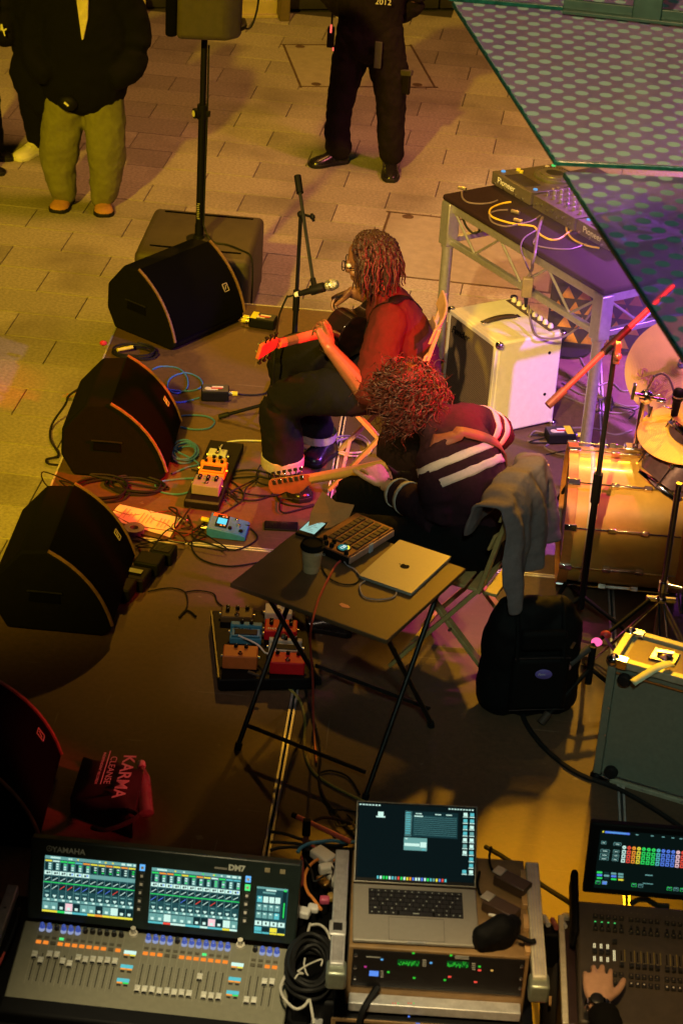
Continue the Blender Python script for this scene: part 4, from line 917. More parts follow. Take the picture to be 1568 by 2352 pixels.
def electric():
    t = thing('electric_guitar', 'electric guitar with red-lit headstock and maple neck held by the striped-jumper player', 'guitar')
    tip, hd = V(620, 1116, 7.86), V(905, 1066, 7.79)
    d = (hd - tip).normalized(); f = Vector((-.1, .85, -.35)); f = (f - d * f.dot(d)).normalized(); v = d.cross(f)
    if v.z < 0: v = -v
    MAP = mat('maple_neck', (.56, .30, .10), .4, scale=25, var=.12); RED = mat('red_lit_face', (.52, .09, .055), .35)  # red face layer holds the red light on the headstock as colour
    L = .52; o = tip + d * L
    m = MB(); out_ = [(0, -.012), (.012, -.032), (.04, -.040), (.07, -.034), (.095, -.048), (.125, -.050), (.15, -.036), (.172, -.023), (.185, -.021), (.185, .021), (.16, .024), (.02, .030), (.006, .024), (0, .01)]
    m.prism(out_, tip - f * .016, d, v, f * .016); hs = m.build('headstock', MAP, t, .003)
    m = MB(); m.prism([(x * .985 + .002, y * .96) for x, y in out_], tip - f * .0176, d, v, f * .0012); m.build('headstock_face', RED, hs)
    for i in range(6):
        c = tip + d * (.030 + i * .0245) + v * (.014)
        m = MB(); m.obox(c - f * .021, d * .0085, v * .010, f * .005); m.build('tuner_housing', CHROME, hs, .002)
        m = MB(); m.cyl(c, c + f * .016, .0048, n=10); m.cyl(c + f * .016, c + f * .018, .006, n=10); m.build('string_post', CHROME, hs)
        c2 = c + v * .016 - f * .008; m = MB(); m.cyl(c2, c2 + v * .014, .0035, n=8); m.obox(c2 + v * .020, d * .008, v * .006, f * .005); m.build('tuning_key', CHROME, hs, .002)
    m = MB(); m.loft([[c + v * (wd * a) + f * (b * .02) for a, b in ((-1, .1), (-.85, -.55), (-.4, -.95), (.4, -.95), (.85, -.55), (1, .1))] for c, wd in ((tip + d * .18, .021), (tip + d * .4, .024), (o + d * .06, .028))]); nk = m.build('neck', MAP, t)
    for i in range(1, 18):
        x = .185 + .5 * (1 - 2 ** (-i / 12)); m = MB(); c = tip + d * x + f * .0024; m.bar(c - v * .021, c + v * .021, .0022, .0014, f); m.build('fret', STEEL, nk)
    bpoly = smooth_path([Vector(p + (0,)) for p in ((-.03, .05), (.0, .13), (.06, .16), (.14, .13), (.22, .125), (.30, .16), (.38, .14), (.41, .0), (.38, -.13), (.30, -.165), (.20, -.125), (.10, -.13), (.03, -.16), (-.02, -.12), (.02, -.05), (0, .02))], 3)
    m = MB(); m.prism([(p.x, p.y) for p in bpoly], o - f * .042, d, v, f * .042); bd = m.build('body', mat('glossy_black_lacquer', (1, 1, 1)), t, .006)
    for x in (.10, .17, .24):
        m = MB(); m.obox(o + d * x + f * .004, d * .009, v * .034, f * .004); m.build('pickup', WHITE, bd, .003)
    m = MB(); m.obox(o + d * .31 + f * .004, d * .02, v * .032, f * .005); m.build('bridge', CHROME, bd, .002)
    for i in range(6):
        y = (i - 2.5) * .0072; m = MB(); m.tube([tip + d * .185 + v * y * .85 + f * .006, o + d * .31 + v * y * 1.2 + f * .012], .0006, 4, 1); m.build('string', STEEL, t)
electric()
# ================================================================== TABLE and what lies on it
TL, TF, TR = P(530, 1340, .92), P(890, 1472, .92), P(1068, 1305, .92)
TB = TL + TR - TF
tc_ = (TL + TR) / 2; tu = (TF - TL).normalized(); tv = Vector((-tu.y, tu.x, 0)); trz = math.atan2(tu.y, tu.x)
TABM = mat('brown_table_laminate', (.13, .068, .028), .6, scale=7, var=.2, bump=.05, stain=(6, .55, .8, .4, (.09, .045, .02)))
ta = thing('folding_table', 'small square brown folding table with black metal legs', 'table', (tc_.x, tc_.y, S), trz)
hw, hd_ = (TF - TL).length / 2, (TR - TF).length / 2
m = MB(); m.box((0, 0, .711), (2 * hw, 2 * hd_, .018)); m.build('table_top', TABM, ta, .003)
BLM = mat('black_painted_steel', (.012, .012, .012), .4, .3)
for s_ in (-1, 1):
    x = s_ * (hw - .07)
    for q in (-1, 1):
        m = MB(); m.cyl((x + (0 if q > 0 else s_ * .022), q * (hd_ - .02), .012), (x + (0 if q > 0 else s_ * .022), -q * (hd_ - .09), .70), .0095, n=10); lg = m.build('leg', BLM, ta)
        m = MB(); m.cyl((x + (0 if q > 0 else s_ * .022), q * (hd_ - .02), .0), (x + (0 if q > 0 else s_ * .022), q * (hd_ - .03), .025), .014, n=10); m.build('foot', RUBBER, lg)
    m = MB(); m.sph((x + s_ * .01, 0, .36), .012, 8); m.build('pivot', STEEL, ta)
for q, z in ((1, .10), (-1, .10), (1, .64), (-1, .64)):
    y = q * (hd_ - .05) if z < .3 else -q * (hd_ - .1)
    m = MB(); m.cyl((-hw + .07, y, z), (hw - .07, y, z), .008, n=8); m.build('cross_bar', BLM, ta)
m = MB(); m.box((hw - .10, .0, .67), (.03, .05, .05)); m.build('latch', mat('red_latch', (.5, .06, .05), .5), ta, .004)
TZ = .92; tn = Vector((0, 0, 1))
def tl(px, py, h=0): return P(px, py, TZ + h)
# closed laptop
def laptop_closed():
    a, b, c = tl(823, 1322, .014), tl(945, 1364, .014), tl(1030, 1272, .014)
    u = (b - a).normalized(); v = Vector((-u.y, u.x, 0)); W_ = .215; D_ = .312
    o = Vector((a.x, a.y, TZ)); SG = mat('silver_aluminium_shell', (.30, .275, .23), .5, .3, scale=60, var=.05)
    t = thing('laptop', 'closed silver laptop lying on the brown folding table', 'laptop', o, math.atan2(u.y, u.x))
    m = MB(); m.box((W_ / 2, D_ / 2, .0055), (W_, D_, .008)); m.build('base', SG, t, .004)
    lid = MB().box((W_ / 2, D_ / 2, .0125), (W_, D_, .0045)).build('lid', SG, t, .002, seg=3)
    # bitten-fruit emblem
    c = (W_ / 2, D_ / 2 - .005); ol = []
    for i in range(40):
        a_ = 2 * math.pi * i / 40; r_ = .0165 * (1 - .10 * math.exp(-((a_ - math.pi / 2) / .22) ** 2) - .07 * math.exp(-((a_ - 3 * math.pi / 2) / .22) ** 2))
        x, y = r_ * math.cos(a_), r_ * 1.08 * math.sin(a_)
        d_ = math.hypot(x - .019, y - .002)
        if d_ < .0085: k = .0085 / max(d_, 1e-4); x, y = .019 + (x - .019) * k, .002 + (y - .002) * k
        ol.append((c[0] - y, c[1] + x))
    m = MB(); m.prism(ol, (0, 0, .0148), (1, 0, 0), (0, 1, 0), (0, 0, .0004)); m.prism([(c[0] - .019, c[1] + .001), (c[0] - .021, c[1] + .006), (c[0] - .026, c[1] + .008), (c[0] - .025, c[1] + .003)], (0, 0, .0148), (1, 0, 0), (0, 1, 0), (0, 0, .0004)); m.build('emblem', CHROME if 0 else mat('dark_mirror', (.05, .05, .055), .15, .8), lid, smooth=False)
    for k in range(2):
        m = MB(); m.box((.0, .05 + k * .025, .005), (.003, .011, .004)); m.build('port', BLACK, t)
laptop_closed()
# sampler
def sampler():
    fl, fr, bl = tl(755, 1258, .045), tl(802, 1284, .045), tl(905, 1213, .05)
    a, b, c = P(752, 1248, TZ), P(798, 1288, TZ), P(905, 1225, TZ)
    # corners on the table: left-rear, front, right
    q0, q1, q2 = tl(800, 1282, .04), tl(905, 1215, .04), tl(845, 1182, .04)
    u = (q1 - q0).normalized(); v = Vector((-u.y, u.x, 0)); W_ = (q1 - q0).length; D_ = .175
    t = thing('sampler', 'dark sampler with rows of pads and small round display beside the laptop', 'sampler', (q0.x, q0.y, TZ), math.atan2(u.y, u.x))
    SM = mat('bronze_panel', (.26, .10, .05), .4, .3, scale=30); SD = mat('pale_side_trim', (.50, .28, .22), .5)
    m = MB(); m.box((W_ / 2, D_ / 2, .022), (W_, D_, .03)); m.build('case', BLACK, t, .004)
    m = MB(); m.box((W_ / 2, D_ / 2, .040), (W_ - .004, D_ - .004, .008)); m.build('panel', SM, t, .003)
    m = MB(); m.box((W_ / 2, -.002, .026), (W_ - .01, .006, .026)); m.build('side_trim', SD, t, .002)
    m = MB(); m.box((W_ * .46, -.006, .028), (.02, .006, .034)); m.build('tape', mat('blue_white_tape', (.45, .5, .6), .6), t)
    for i in range(8):
        for j in range(4):
            x, y = .075 + i * (W_ - .09) / 7.6, .022 + j * .036
            m = MB(); m.box((x, y, .0465), ((W_ - .09) / 8.6, .026, .006)); m.build('pad', mat('dark_pad', (.08, .035, .022), .6), t, .002)
            if (i + j) % 3: m = MB(); m.box((x, y + .016, .0447), ((W_ - .09) / 12, .003, .0015)); m.build('pad_mark', mat('orange_print', (.5, .18, .06), .5), t)
    m = MB(); m.lathe([(.026, .044), (.026, .047), (.022, .048)], (.038, .05, 0), n=24); ds = m.build('display_ring', BLACK, t)
    m = MB(); m.lathe([(.022, .048), (.022, .0484)], (.038, .05, 0), n=24); m.build('display', glow('teal_display', (.05, .35, .33), .5), ds)
    text('display_figures', '120', .020, ds, glow('white_figures', (.8, 1, .95), 1.2), o=Vector((.022, .046, .0490)), u=(1, 0, 0), v=(0, 1, 0))
    m = MB(); m.prism([(.022 * math.cos(a_), .022 * math.sin(a_)) for a_ in [R(-10 - i * 12) for i in range(8)]] + [(.016 * math.cos(a_), .016 * math.sin(a_)) for a_ in [R(-10 - i * 12) for i in range(7, -1, -1)]], (.038, .05, .0487), (1, 0, 0), (0, 1, 0), (0, 0, .0004)); m.build('display_arc', glow('yellow_arc', (1, .8, .05), 1.2), ds, smooth=False)
    for x, y in ((.018, .09), (.018, .115), (.045, .10), (.018, .14), (.045, .14), (.012, .02)):
        m = MB(); m.lathe([(.009, .044), (.008, .058), (.006, .06)], (x, y, 0), n=14); m.build('knob', BLACK, t)
    text('panel_lettering', 'SP-404', .012, t, mat('orange_print', (1, 1, 1)), o=Vector((.07, .012, .0450)), u=(1, 0, 0), v=(0, 1, 0))
sampler()
# coffee cup
cp = P(714, 1310, TZ)
t = thing('coffee_cup', 'paper coffee cup with black lid on the brown folding table', 'cup', cp)
m = MB(); m.lathe([(.029, 0), (.030, .004), (.040, .095), (.041, .10)], n=28); m.build('cup', mat('kraft_cup', (.62, .42, .22), .7, var=.08), t)
m = MB(); m.lathe([(.0335, .03), (.0385, .078), (.0372, .078)], n=28); m.build('sleeve', mat('kraft_sleeve', (.55, .36, .18), .8), t)
m = MB(); m.lathe([(.043, .096), (.0445, .100), (.044, .108), (.040, .110), (.039, .118), (.0365, .119), (.034, .114), (.001, .114)], n=28); ld = m.build('lid', BLACK, t)
text('cup_lettering', 'CERTO', .012, t, WHITE, o=Vector((.012, -.0405, .085)), u=(.93, .25, 0), v=(0, 0, 1))
# phone and orange paper at the back corner of the table
pa = thing('paper_bag', 'crumpled orange paper bag behind the phone on the table', 'paper bag')
pts = [tl(706, 1222), tl(712, 1196), tl(738, 1155), tl(770, 1172), tl(812, 1182), tl(800, 1200), tl(760, 1215)]
m = MB(); hgt = [.0, .03, .045, .03, .035, .012, .0]
cen = sum(pts, Vector()) / 7 + Vector((0, 0, .02)); vs = [p + Vector((0, 0, h + .004)) for p, h in zip(pts, hgt)] + [cen]
m.add(vs, [(i, (i + 1) % 7, 7) for i in range(7)]); o = m.build('paper', mat('orange_kraft_paper', (.62, .30, .10), .8, var=.1), pa, smooth=False); o.modifiers.new('t', 'SOLIDIFY').thickness = .004
def phone(pts, z, label, screen, up=0):
    a, b, c = [Vector((p.x, p.y, z)) for p in pts]; u = (b - a).normalized(); v = Vector((-u.y, u.x, 0)); v = v if v.dot(c - a) > 0 else -v
    W_, D_ = .148, .072
    t = thing('phone', label, 'phone', a, math.atan2(u.y, u.x)); sg = 1 if Vector((-u.y, u.x, 0)).dot(c - a) > 0 else -1
    m = MB(); m.box((W_ / 2, sg * D_ / 2, .0045 + up), (W_, D_, .009)); m.build('case', BLACK, t, .004, seg=3)
    m = MB(); m.box((W_ / 2, sg * D_ / 2, .0095 + up), (W_ - .008, D_ - .006, .001)); sc_ = m.build('screen', SCREEN_OFF, t)
    if screen:
        m = MB(); m.box((W_ * .5, sg * D_ / 2, .0103 + up), (W_ * .62, D_ - .012, .0006)); m.build('lit_page', glow('phone_page', (.42, .75, .66), .75), sc_)
        for k in range(7): m = MB(); m.box((W_ * .28 + k * .011, sg * D_ * (.42 + .12 * (k % 3)), .0107 + up), (.002, D_ * (.3 + .12 * (k % 2)), .0004)); m.build('text_line', mat('grey_print', (1, 1, 1)), sc_)
    return t
phone((tl(716, 1243), tl(773, 1190), tl(700, 1235)), TZ, 'phone with a lit page lying on the folding table', True, .004)
phone((P(606, 1218, S), P(685, 1222, S), P(606, 1196, S)), S, 'dark phone lying on the stage floor by the blue pedal', False)
m = MB(); m.prism([(0, 0), (.02, -.011), (.042, -.004), (.044, .004), (.03, .012), (.005, .012)], tl(778, 1388) + Vector((0, 0, .0005)), tu, tv, (0, 0, .0012)); tag(m.build('guitar_pick', mat('orange_pick', (.7, .25, .15), .5)), 'orange guitar pick lying on the brown table', 'guitar pick')
cable('red_cable', 'red cable hanging from the sampler over the table edge', [tl(782, 1288, .02), tl(770, 1300, .006), tl(748, 1340, .005), tl(730, 1380, .005), tl(722, 1408, .005), tl(717, 1424, .0) + Vector((0, -.012, -.01)), P(712, 1470, .75), P(718, 1560, .45), P(720, 1660, .22), P(726, 1750, .21)], .0045, mat('red_rubber', (.55, .07, .05), .5))
cable('usb_cable', 'grey looped cable plugged into the closed laptop', [tl(838, 1334, .006), tl(826, 1345, .006), tl(835, 1370, .005), tl(870, 1377, .005), tl(905, 1370, .005), tl(908, 1350, .005), tl(885, 1340, .005), tl(860, 1333, .005)], .003, mat('grey_rubber', (.30, .26, .30), .5))
m = MB(); m.obox(tl(845, 1328, .008), tu * .016, tv * .006, Vector((0, 0, .004))); tag(m.build('usb_plug', WHITE, None, .002), 'small white cable plug at the laptop edge', 'plug')
cable('charging_cable', 'thin grey cable between the sampler and the laptop', [tl(790, 1290, .02), tl(800, 1300, .005), tl(815, 1308, .005), tl(826, 1322, .006), tl(838, 1330, .008)], .0028, mat('grey_rubber', (1, 1, 1)))
cable('audio_cable', 'thin dark cable curling behind the coffee cup on the table', [tl(738, 1300, .004), tl(752, 1325, .004), tl(780, 1340, .004), tl(810, 1342, .004), tl(826, 1330, .004), tl(820, 1316, .005)], .0028)

# ================================================================== EFFECT PEDALS
def pedal(parent, c, u, sz, colr, name='effect_pedal', label=None, knobs=3, treadle=False, jack=True, sw=True, lbl=None, stag=None):
    """box pedal: u is its width direction, +v points away from the player"""
    W_, D_, H_ = sz; rz = math.atan2(u.y, u.x)
    t = thing(name, label, 'effect pedal', c, rz, 'effect pedals on the stage')
    PM = mat('pedal_' + '_'.join('%02d' % int(x * 100) for x in colr), colr, .5, scale=40, var=.08, spec=.25)
    if treadle:
        m = MB(); m.prism([(-D_ / 2, 0), (D_ / 2, 0), (D_ / 2, H_ * 1.0), (D_ * .18, H_ * .95), (D_ * .16, H_ * .62), (-D_ / 2, H_ * .5)], (-W_ / 2, 0, 0), (0, 1, 0), (0, 0, 1), (W_, 0, 0)); bd = m.build('housing', PM, t, .004)
        m = MB(); m.prism([(-D_ * .46, H_ * .58), (D_ * .14, H_ * .72), (D_ * .14, H_ * .80), (-D_ * .46, H_ * .70)], (-W_ * .45, 0, 0), (0, 1, 0), (0, 0, 1), (W_ * .9, 0, 0)); tr_ = m.build('treadle', PM, t, .003)
        m = MB(); m.obox((0, -D_ * .20, H_ * .76), (W_ * .36, 0, 0), (0, D_ * .18, D_ * .18 * .2), (0, 0, .003)); m.build('rubber_pad', RUBBER, tr_, .002)
    else:
        m = MB(); m.box((0, 0, H_ * .5), (W_, D_, H_)); bd = m.build('housing', PM, t, .005)
    for k in range(knobs):
        n_ = max(1, min(knobs, 3)); x = (k % n_ - (n_ - 1) / 2) * W_ * .3; y = D_ * (.34 if treadle else .30) - (k // n_) * D_ * .24
        m = MB(); m.lathe([(.008, H_ * .98), (.0075, H_ + .012), (.005, H_ + .013)], (x, y, 0), n=12); kn = m.build('knob', BLACK, t)
        m = MB(); m.bar((x, y, H_ + .0132), (x + .004, y + .006, H_ + .0132), .0015, .001); m.build('pointer', WHITE, kn)
    if sw and not treadle:
        m = MB(); m.lathe([(.010, H_), (.010, H_ + .004), (.006, H_ + .005), (.006, H_ + .012), (.001, H_ + .014)], (0, -D_ * .28, 0), n=14); m.build('foot_switch', CHROME, t)
    if jack:
        for s_ in (-1, 1): m = MB(); m.cyl((s_ * W_ / 2, D_ * .05, H_ * .5), (s_ * (W_ / 2 + .008), D_ * .05, H_ * .5), .006, n=10); m.build('jack', STEEL, t)
    if lbl: text('pedal_lettering', lbl[0], lbl[1], t, lbl[2], o=Vector((-W_ * .4, lbl[3] * D_, H_ * (lbl[4] if len(lbl) > 4 else 1) + .0008)), u=(1, 0, 0), v=(0, 1, 0.2 if treadle else 0))
    return t
# strip of pedals by the singer
d1_ = (P(437, 1162, S) - P(492, 1032, S)).normalized(); un = Vector((-d1_.y, d1_.x, 0))       # along the strip, to the right
brd = thing('pedal_strip', 'long narrow black board carrying the singer\'s row of pedals', 'pedal board', (P(492, 1032, S) + P(437, 1162, S)) / 2 + un * .055, math.atan2(un.y, un.x))
m = MB(); m.box((0, 0, .02), (.16, .60, .03)); m.build('board', BLACK, brd, .004)
m = MB(); m.box((0, -.29, .035), (.15, .02, .004)); m.build('end_lip', DARKMETAL, brd)
BZ = S + .036
def bp(px, py): return P(px, py, BZ + .025) - Vector((0, 0, .025))
pedal(brd, bp(500, 1046), un, (.085, .06, .045), (.62, .60, .52), label='white mini pedal at the far end of the narrow board', knobs=1)
pedal(brd, bp(497, 1060), un, (.095, .05, .035), (.70, .32, .05), label='low orange pedal between the white and tall orange pedals', knobs=2, sw=False)
pedal(brd, bp(489, 1080), un, (.12, .075, .055), (.75, .30, .05), label='orange treadle pedal in the middle of the narrow board', knobs=3, treadle=True)
pedal(brd, bp(476, 1115), un, (.125, .10, .05), (.22, .21, .20), label='grey pedal with small black knobs at the near end of the narrow board', knobs=6, sw=True)
# blue looper
a, b, c = P(480, 1182, S + .04), P(548, 1170, S + .04), P(492, 1238, S + .04)
u = Vector((.985, -.17, 0)).normalized(); t = thing('looper_pedal', 'blue pedal with a lit cyan screen on the stage floor', 'effect pedal', P(524, 1214, S + .02) - Vector((0, 0, .02)), R(-2))
BL = mat('blue_pedal_paint', (.03, .20, .85), .35, scale=40)
m = MB(); m.prism([(-.085, 0), (.085, 0), (.085, .022), (.055, .030), (.0, .040), (-.085, .052)], (0, -.062, 0), (1, 0, 0), (0, 0, 1), (0, .135, 0)); m.build('housing', BL, t, .004)
sl = Vector((1, 0, -.12)).normalized(); yv = Vector((0, 1, 0))
m = MB(); m.obox((-.028, .012, .0475), sl * .026, yv * .05, (0, 0, .0014)); dsp = m.build('display_surround', BLACK, t, .001)
m = MB(); m.obox((-.028, .008, .0493), sl * .020, yv * .024, (0, 0, .0008)); m.build('display', glow('cyan_screen', (.12, .75, .95), 1.0), dsp)
for k in range(3):
    m = MB(); m.obox((-.028 + .014 * (k - 1), -.027, .0493), sl * .004, yv * .004, (0, 0, .0006)); m.build('display_icon', WHITE, dsp)
    m = MB(); m.obox((-.028 + .014 * (k - 1), .047, .0496), sl * .004, yv * .004, (0, 0, .0006)); m.build('display_icon', WHITE, dsp)
m = MB(); m.obox((-.045, .058, .0482), sl * .028, yv * .012, (0, 0, .0012)); m.build('orange_panel', mat('orange_sticker', (.65, .14, .06), .5), t)
for x, y, z in ((.03, .05, .036), (.045, .01, .034), (.06, -.03, .031), (.012, -.03, .041)):
    m = MB(); m.lathe([(.009, z - .003), (.008, z + .006), (.004, z + .008)], (x, y, 0), n=12); m.build('foot_button', CHROME if y > 0 else BLACK, t)
m = MB(); m.cyl((-.088, -.02, .022), (-.115, -.02, .022), .008, n=10); m.build('jack_plug', STEEL, t)
m = MB(); m.cyl((-.09, .045, .025), (-.125, .05, .025), .0105, n=10); m.build('yellow_connector', YTAPE, t)
# pedal board under the table
po = (P(482, 1408, S) + P(690, 1590, S)) / 2
pb = thing('pedal_board', 'black pedal board loaded with coloured pedals under the folding table', 'pedal board', (-.625, 7.20, S), R(11))
m = MB(); m.box((0, 0, .035), (.38, .50, .05)); m.build('board', BLACK, pb, .006)
m = MB(); m.bar((-.188, -.24, .063), (-.188, .24, .063), .006, .006); m.build('edge_strip', DARKMETAL, pb)
ub = Vector((math.cos(R(4)), math.sin(R(4)), 0)); BZ = S + .062
def b2(px, py): return P(px, py, BZ + .025) - Vector((0, 0, .025))
pedal(pb, b2(545, 1408), ub, (.13, .08, .03), (.10, .06, .03), label='low gold-faced pedal on the far corner of the pedal board', knobs=4)
pedal(pb, b2(565, 1455), ub, (.125, .085, .055), (.05, .22, .36), label='blue treadle pedal on the pedal board', knobs=2, treadle=True, lbl=('Choral', .024, BLACK, -.1, .80))
pedal(pb, b2(552, 1512), ub, (.135, .085, .06), (.62, .17, .04), label='orange pedal with two big black knobs on the pedal board', knobs=2)
pedal(pb, b2(640, 1410), ub, (.11, .08, .05), (.60, .58, .52), label='white pedal behind the wide red pedal', knobs=2)
pedal(pb, b2(645, 1446), ub, (.13, .095, .045), (.55, .008, .02), label='wide red pedal with many small knobs on the pedal board', knobs=6, lbl=('SHARK', .02, WHITE, -.36))
pedal(pb, b2(655, 1488), ub, (.13, .075, .05), (.50, .46, .38), label='cream treadle pedal between the two red pedals', knobs=3, treadle=True)
pedal(pb, b2(660, 1525), ub, (.135, .08, .055), (.56, .012, .02), label='red pedal at the near corner of the pedal board', knobs=3)
cable('patch_cable', 'white patch cable curving between pedals on the pedal board', [b2(562, 1462) + Vector((-.02, -.05, .06)), b2(590, 1492) + Vector((0, 0, .05)), b2(610, 1512) + Vector((0, 0, .05)), b2(632, 1508) + Vector((0, 0, .05)), b2(640, 1485) + Vector((-.03, 0, .06))], .0035, WHITE)
m = MB(); m.cyl(b2(574, 1524) + Vector((0, -.05, .02)), b2(600, 1534) + Vector((0, -.05, .02)), .006, n=8); tag(m.build('jack_plug', STEEL), 'metal jack plug sticking out of the orange pedal', 'plug')
m = MB(); m.cyl(P(592, 1548, S + .05), P(629, 1562, S + .04), .0085, n=8); tag(m.build('cable_sleeve', mat('pink_sleeve', (.7, .12, .28), .5)), 'pink sleeve on the yellow braided guitar cable', 'cable sleeve')
cable('guitar_cable', 'yellow braided guitar cable running from the pedal board across the floor', [P(600, 1551, S + .045), P(632, 1563, S + .03), P(668, 1585, S + .006), P(690, 1612, S + .006), P(700, 1650, S + .006), P(699, 1700, S + .006), P(703, 1740, S + .006), P(722, 1775, S + .006), P(765, 1805, S + .006), P(830, 1838, S + .006), P(880, 1862, S + .006)], .0055, mat('yellow_braid', (.32, .27, .06), .7, scale=300, var=.6))
cable('black_floor_cable', 'black cable running from under the table towards the open laptop', [P(700, 1580, S + .006), P(715, 1640, S + .006), P(735, 1720, S + .006), P(732, 1780, S + .006), P(742, 1830, S + .006), P(780, 1880, S + .006), P(815, 1920, S + .006)], .006)
cable('black_floor_cable', 'thin black cable arching beside the yellow guitar cable', [P(735, 1775, S + .006), P(760, 1770, S + .006), P(800, 1785, S + .006), P(826, 1825, S + .006)], .004)
# ================================================================== FLOOR CLUTTER by the wedges
def di_box(px, py, rz, label, yellow, cone, top=None):
    c = P(px, py, S + .03); t = thing('direct_box', label, 'direct box', (c.x, c.y, S), rz, 'direct boxes')
    m = MB(); m.box((0, 0, .031), (.135, .085, .05)); m.build('case', BLACK, t, .005)
    m = MB(); m.box((0, 0, .0575), (.125, .078, .002)); tp = m.build('face', mat('dark_label', (.04, .04, .045), .4), t)
    if yellow: m = MB(); m.box((yellow, 0, .0592), (.032, .080, .0015)); m.build('tape', YTAPE, tp)
    m = MB(); m.box((.012, .012, .0590), (.055, .014, .001)); m.box((-.012, -.018, .0590), (.05, .010, .001)); m.build('print', WHITE, tp)
    m = MB(); m.box((.005, -.003, .0590), (.06, .012, .001)); m.build('print_red', REDTAPE, tp)
    m = MB(); m.lathe([(.016, .0586), (.016, .0596)], (-.035, -.008, 0), n=16); m.build('print_roundel', mat('cream_print', (.6, .58, .45), .6), tp)
    for y in cone:
        m = MB(); m.cyl((.066 * cone[y], y, .03), (.11 * cone[y], y, .03), .0105, n=10); m.build('connector', STEEL, t)
        m = MB(); m.cyl((.085 * cone[y], y, .03), (.108 * cone[y], y, .03), .0115, n=10); m.build('connector_tape', YTAPE, t)
    return t
di_box(604, 738, R(-8), 'direct box with yellow tape beside the wedge in front of the subwoofer', -.045, {.02: -1, -.022: -1})
di_box(494, 903, R(8), 'black direct box with red and white print beside the blue looped cable', 0, {.0: 1})
di_box(1285, 1000, R(14), 'direct box with yellow tape beside the cream amplifier', .04, {.0: 1})
BLUE = mat('blue_braid', (.05, .17, .55), .6, scale=260, var=.5)
def loops(c, rx, ry, n, seed, z=.006, tilt=0, var=.12):
    rnd = random.Random(seed); pts = []
    k = int(n * 12)
    for i in range(k + 1):
        a = 2 * math.pi * i / 12; q = 1 + var * math.sin(i * .7 + seed) + rnd.uniform(-.03, .03)
        x, y = rx * q * math.cos(a), ry * q * math.sin(a); pts.append(Vector((c[0] + x * math.cos(tilt) - y * math.sin(tilt), c[1] + x * math.sin(tilt) + y * math.cos(tilt), S + z + .006 * (i // 12) + .003 * math.sin(i))))
    return pts
cable('blue_cable', 'blue braided cable looped loosely beside the black direct box', G((350, 850), (372, 843), (410, 848), (430, 870), (428, 895), (405, 905), (385, 893), (392, 870), (425, 858), (455, 868), (465, 885), (450, 897), (415, 900), (360, 893), (395, 922), (420, 925), (458, 915)), .0045, BLUE)
cable('blue_cable', 'blue braided cable forming one loop under the wedge by the stand foot', G((415, 957), (440, 955), (475, 958), (493, 970), (480, 985), (445, 988), (415, 982)), .0045, BLUE)
cable('blue_cable', 'blue cable in a tangled coil beside the narrow pedal board', loops(P(425, 1045, S), .055, .085, 4.5, 2) + G((455, 1065), (430, 1075), (395, 1090)), .0045, BLUE)
cable('blue_cable', 'blue cable loop between the pedal board and the wedge', G((445, 1100), (410, 1102), (370, 1108), (357, 1118), (372, 1132), (410, 1137), (440, 1130)), .0045, mat('bright_blue_braid', (.07, .22, .5), .6))
cable('black_cable', 'coiled black cable lying behind the wedge with yellow-taped ends', loops(P(310, 815, S), .10, .07, 4.3, 4), .005)
m = MB(); m.cyl(P(270, 804, S + .03), P(305, 797, S + .03), .0095, n=10); tag(m.build('yellow_connector', YTAPE), 'yellow-taped connector on the coiled black cable', 'connector')
cable('black_cable', 'coiled black cable between the two wedges beside the stage edge', loops(P(235, 1130, S), .11, .10, 3.4, 6) + loops(P(310, 1120, S), .12, .07, 3.2, 8), .0055)
cable('black_cable', 'black cables tangled round the blue pedal', loops(P(585, 1120, S), .13, .12, 2.2, 9, var=.25) + G((640, 1150), (690, 1165), (720, 1160)), .0045)
cable('black_cable', 'black cable trailing from the blue pedal across the floor', G((440, 1080), (520, 1100), (560, 1140), (530, 1170), (480, 1195), (440, 1230), (480, 1250), (540, 1265), (590, 1240), (575, 1215)), .004)
cable('black_cable', 'black cable looping below the blue pedal by the floor seam', G((470, 1215), (440, 1250), (460, 1285), (520, 1302), (585, 1295), (640, 1280)), .004)
cable('red_lead', 'thin dark red lead crossing the printed set list', G((255, 1172), (300, 1185), (350, 1180), (400, 1176), (415, 1190), (395, 1212), (420, 1232), (460, 1215), (490, 1195)), .003, mat('dark_red_rubber', (.16, .02, .02), .5))
cable('red_lead', 'thin dark red lead curling off the set list corner', G((330, 1170), (345, 1178), (352, 1195), (380, 1205), (402, 1225), (395, 1240), (430, 1245), (470, 1240)), .003, mat('dark_red_rubber', (.16, .02, .02), .5))
cable('black_cable', 'thin black cable over the set list to the pedal', G((262, 1185), (300, 1205), (345, 1215), (390, 1222), (450, 1230), (500, 1235), (530, 1225)), .0032)
cable('white_cable', 'white cable running from the white pedal under the singer', [bp(505, 1042) + Vector((0, 0, .05))] + G((515, 1020), (545, 1014), (590, 1014), (640, 1016), (720, 1020), (780, 1030)), .004, WHITE)
cable('white_cable', 'white cable coiled on the floor under the singer\'s chair', loops(P(805, 1030, S), .09, .09, 3.3, 12), .0045, mat('pinkish_white_rubber', (.55, .42, .40), .5))
cable('black_cable', 'black cable hanging over the stage edge with a white tag', [V(205, 880, 8.95), P(170, 908, .22) + Vector((-.02, 0, 0)), P(150, 930, .1), P(120, 975, .02), P(117, 1010, .012), P(135, 1045, .012), P(108, 1055, .012), P(112, 1065, .012), P(135, 1068, .012)], .006)
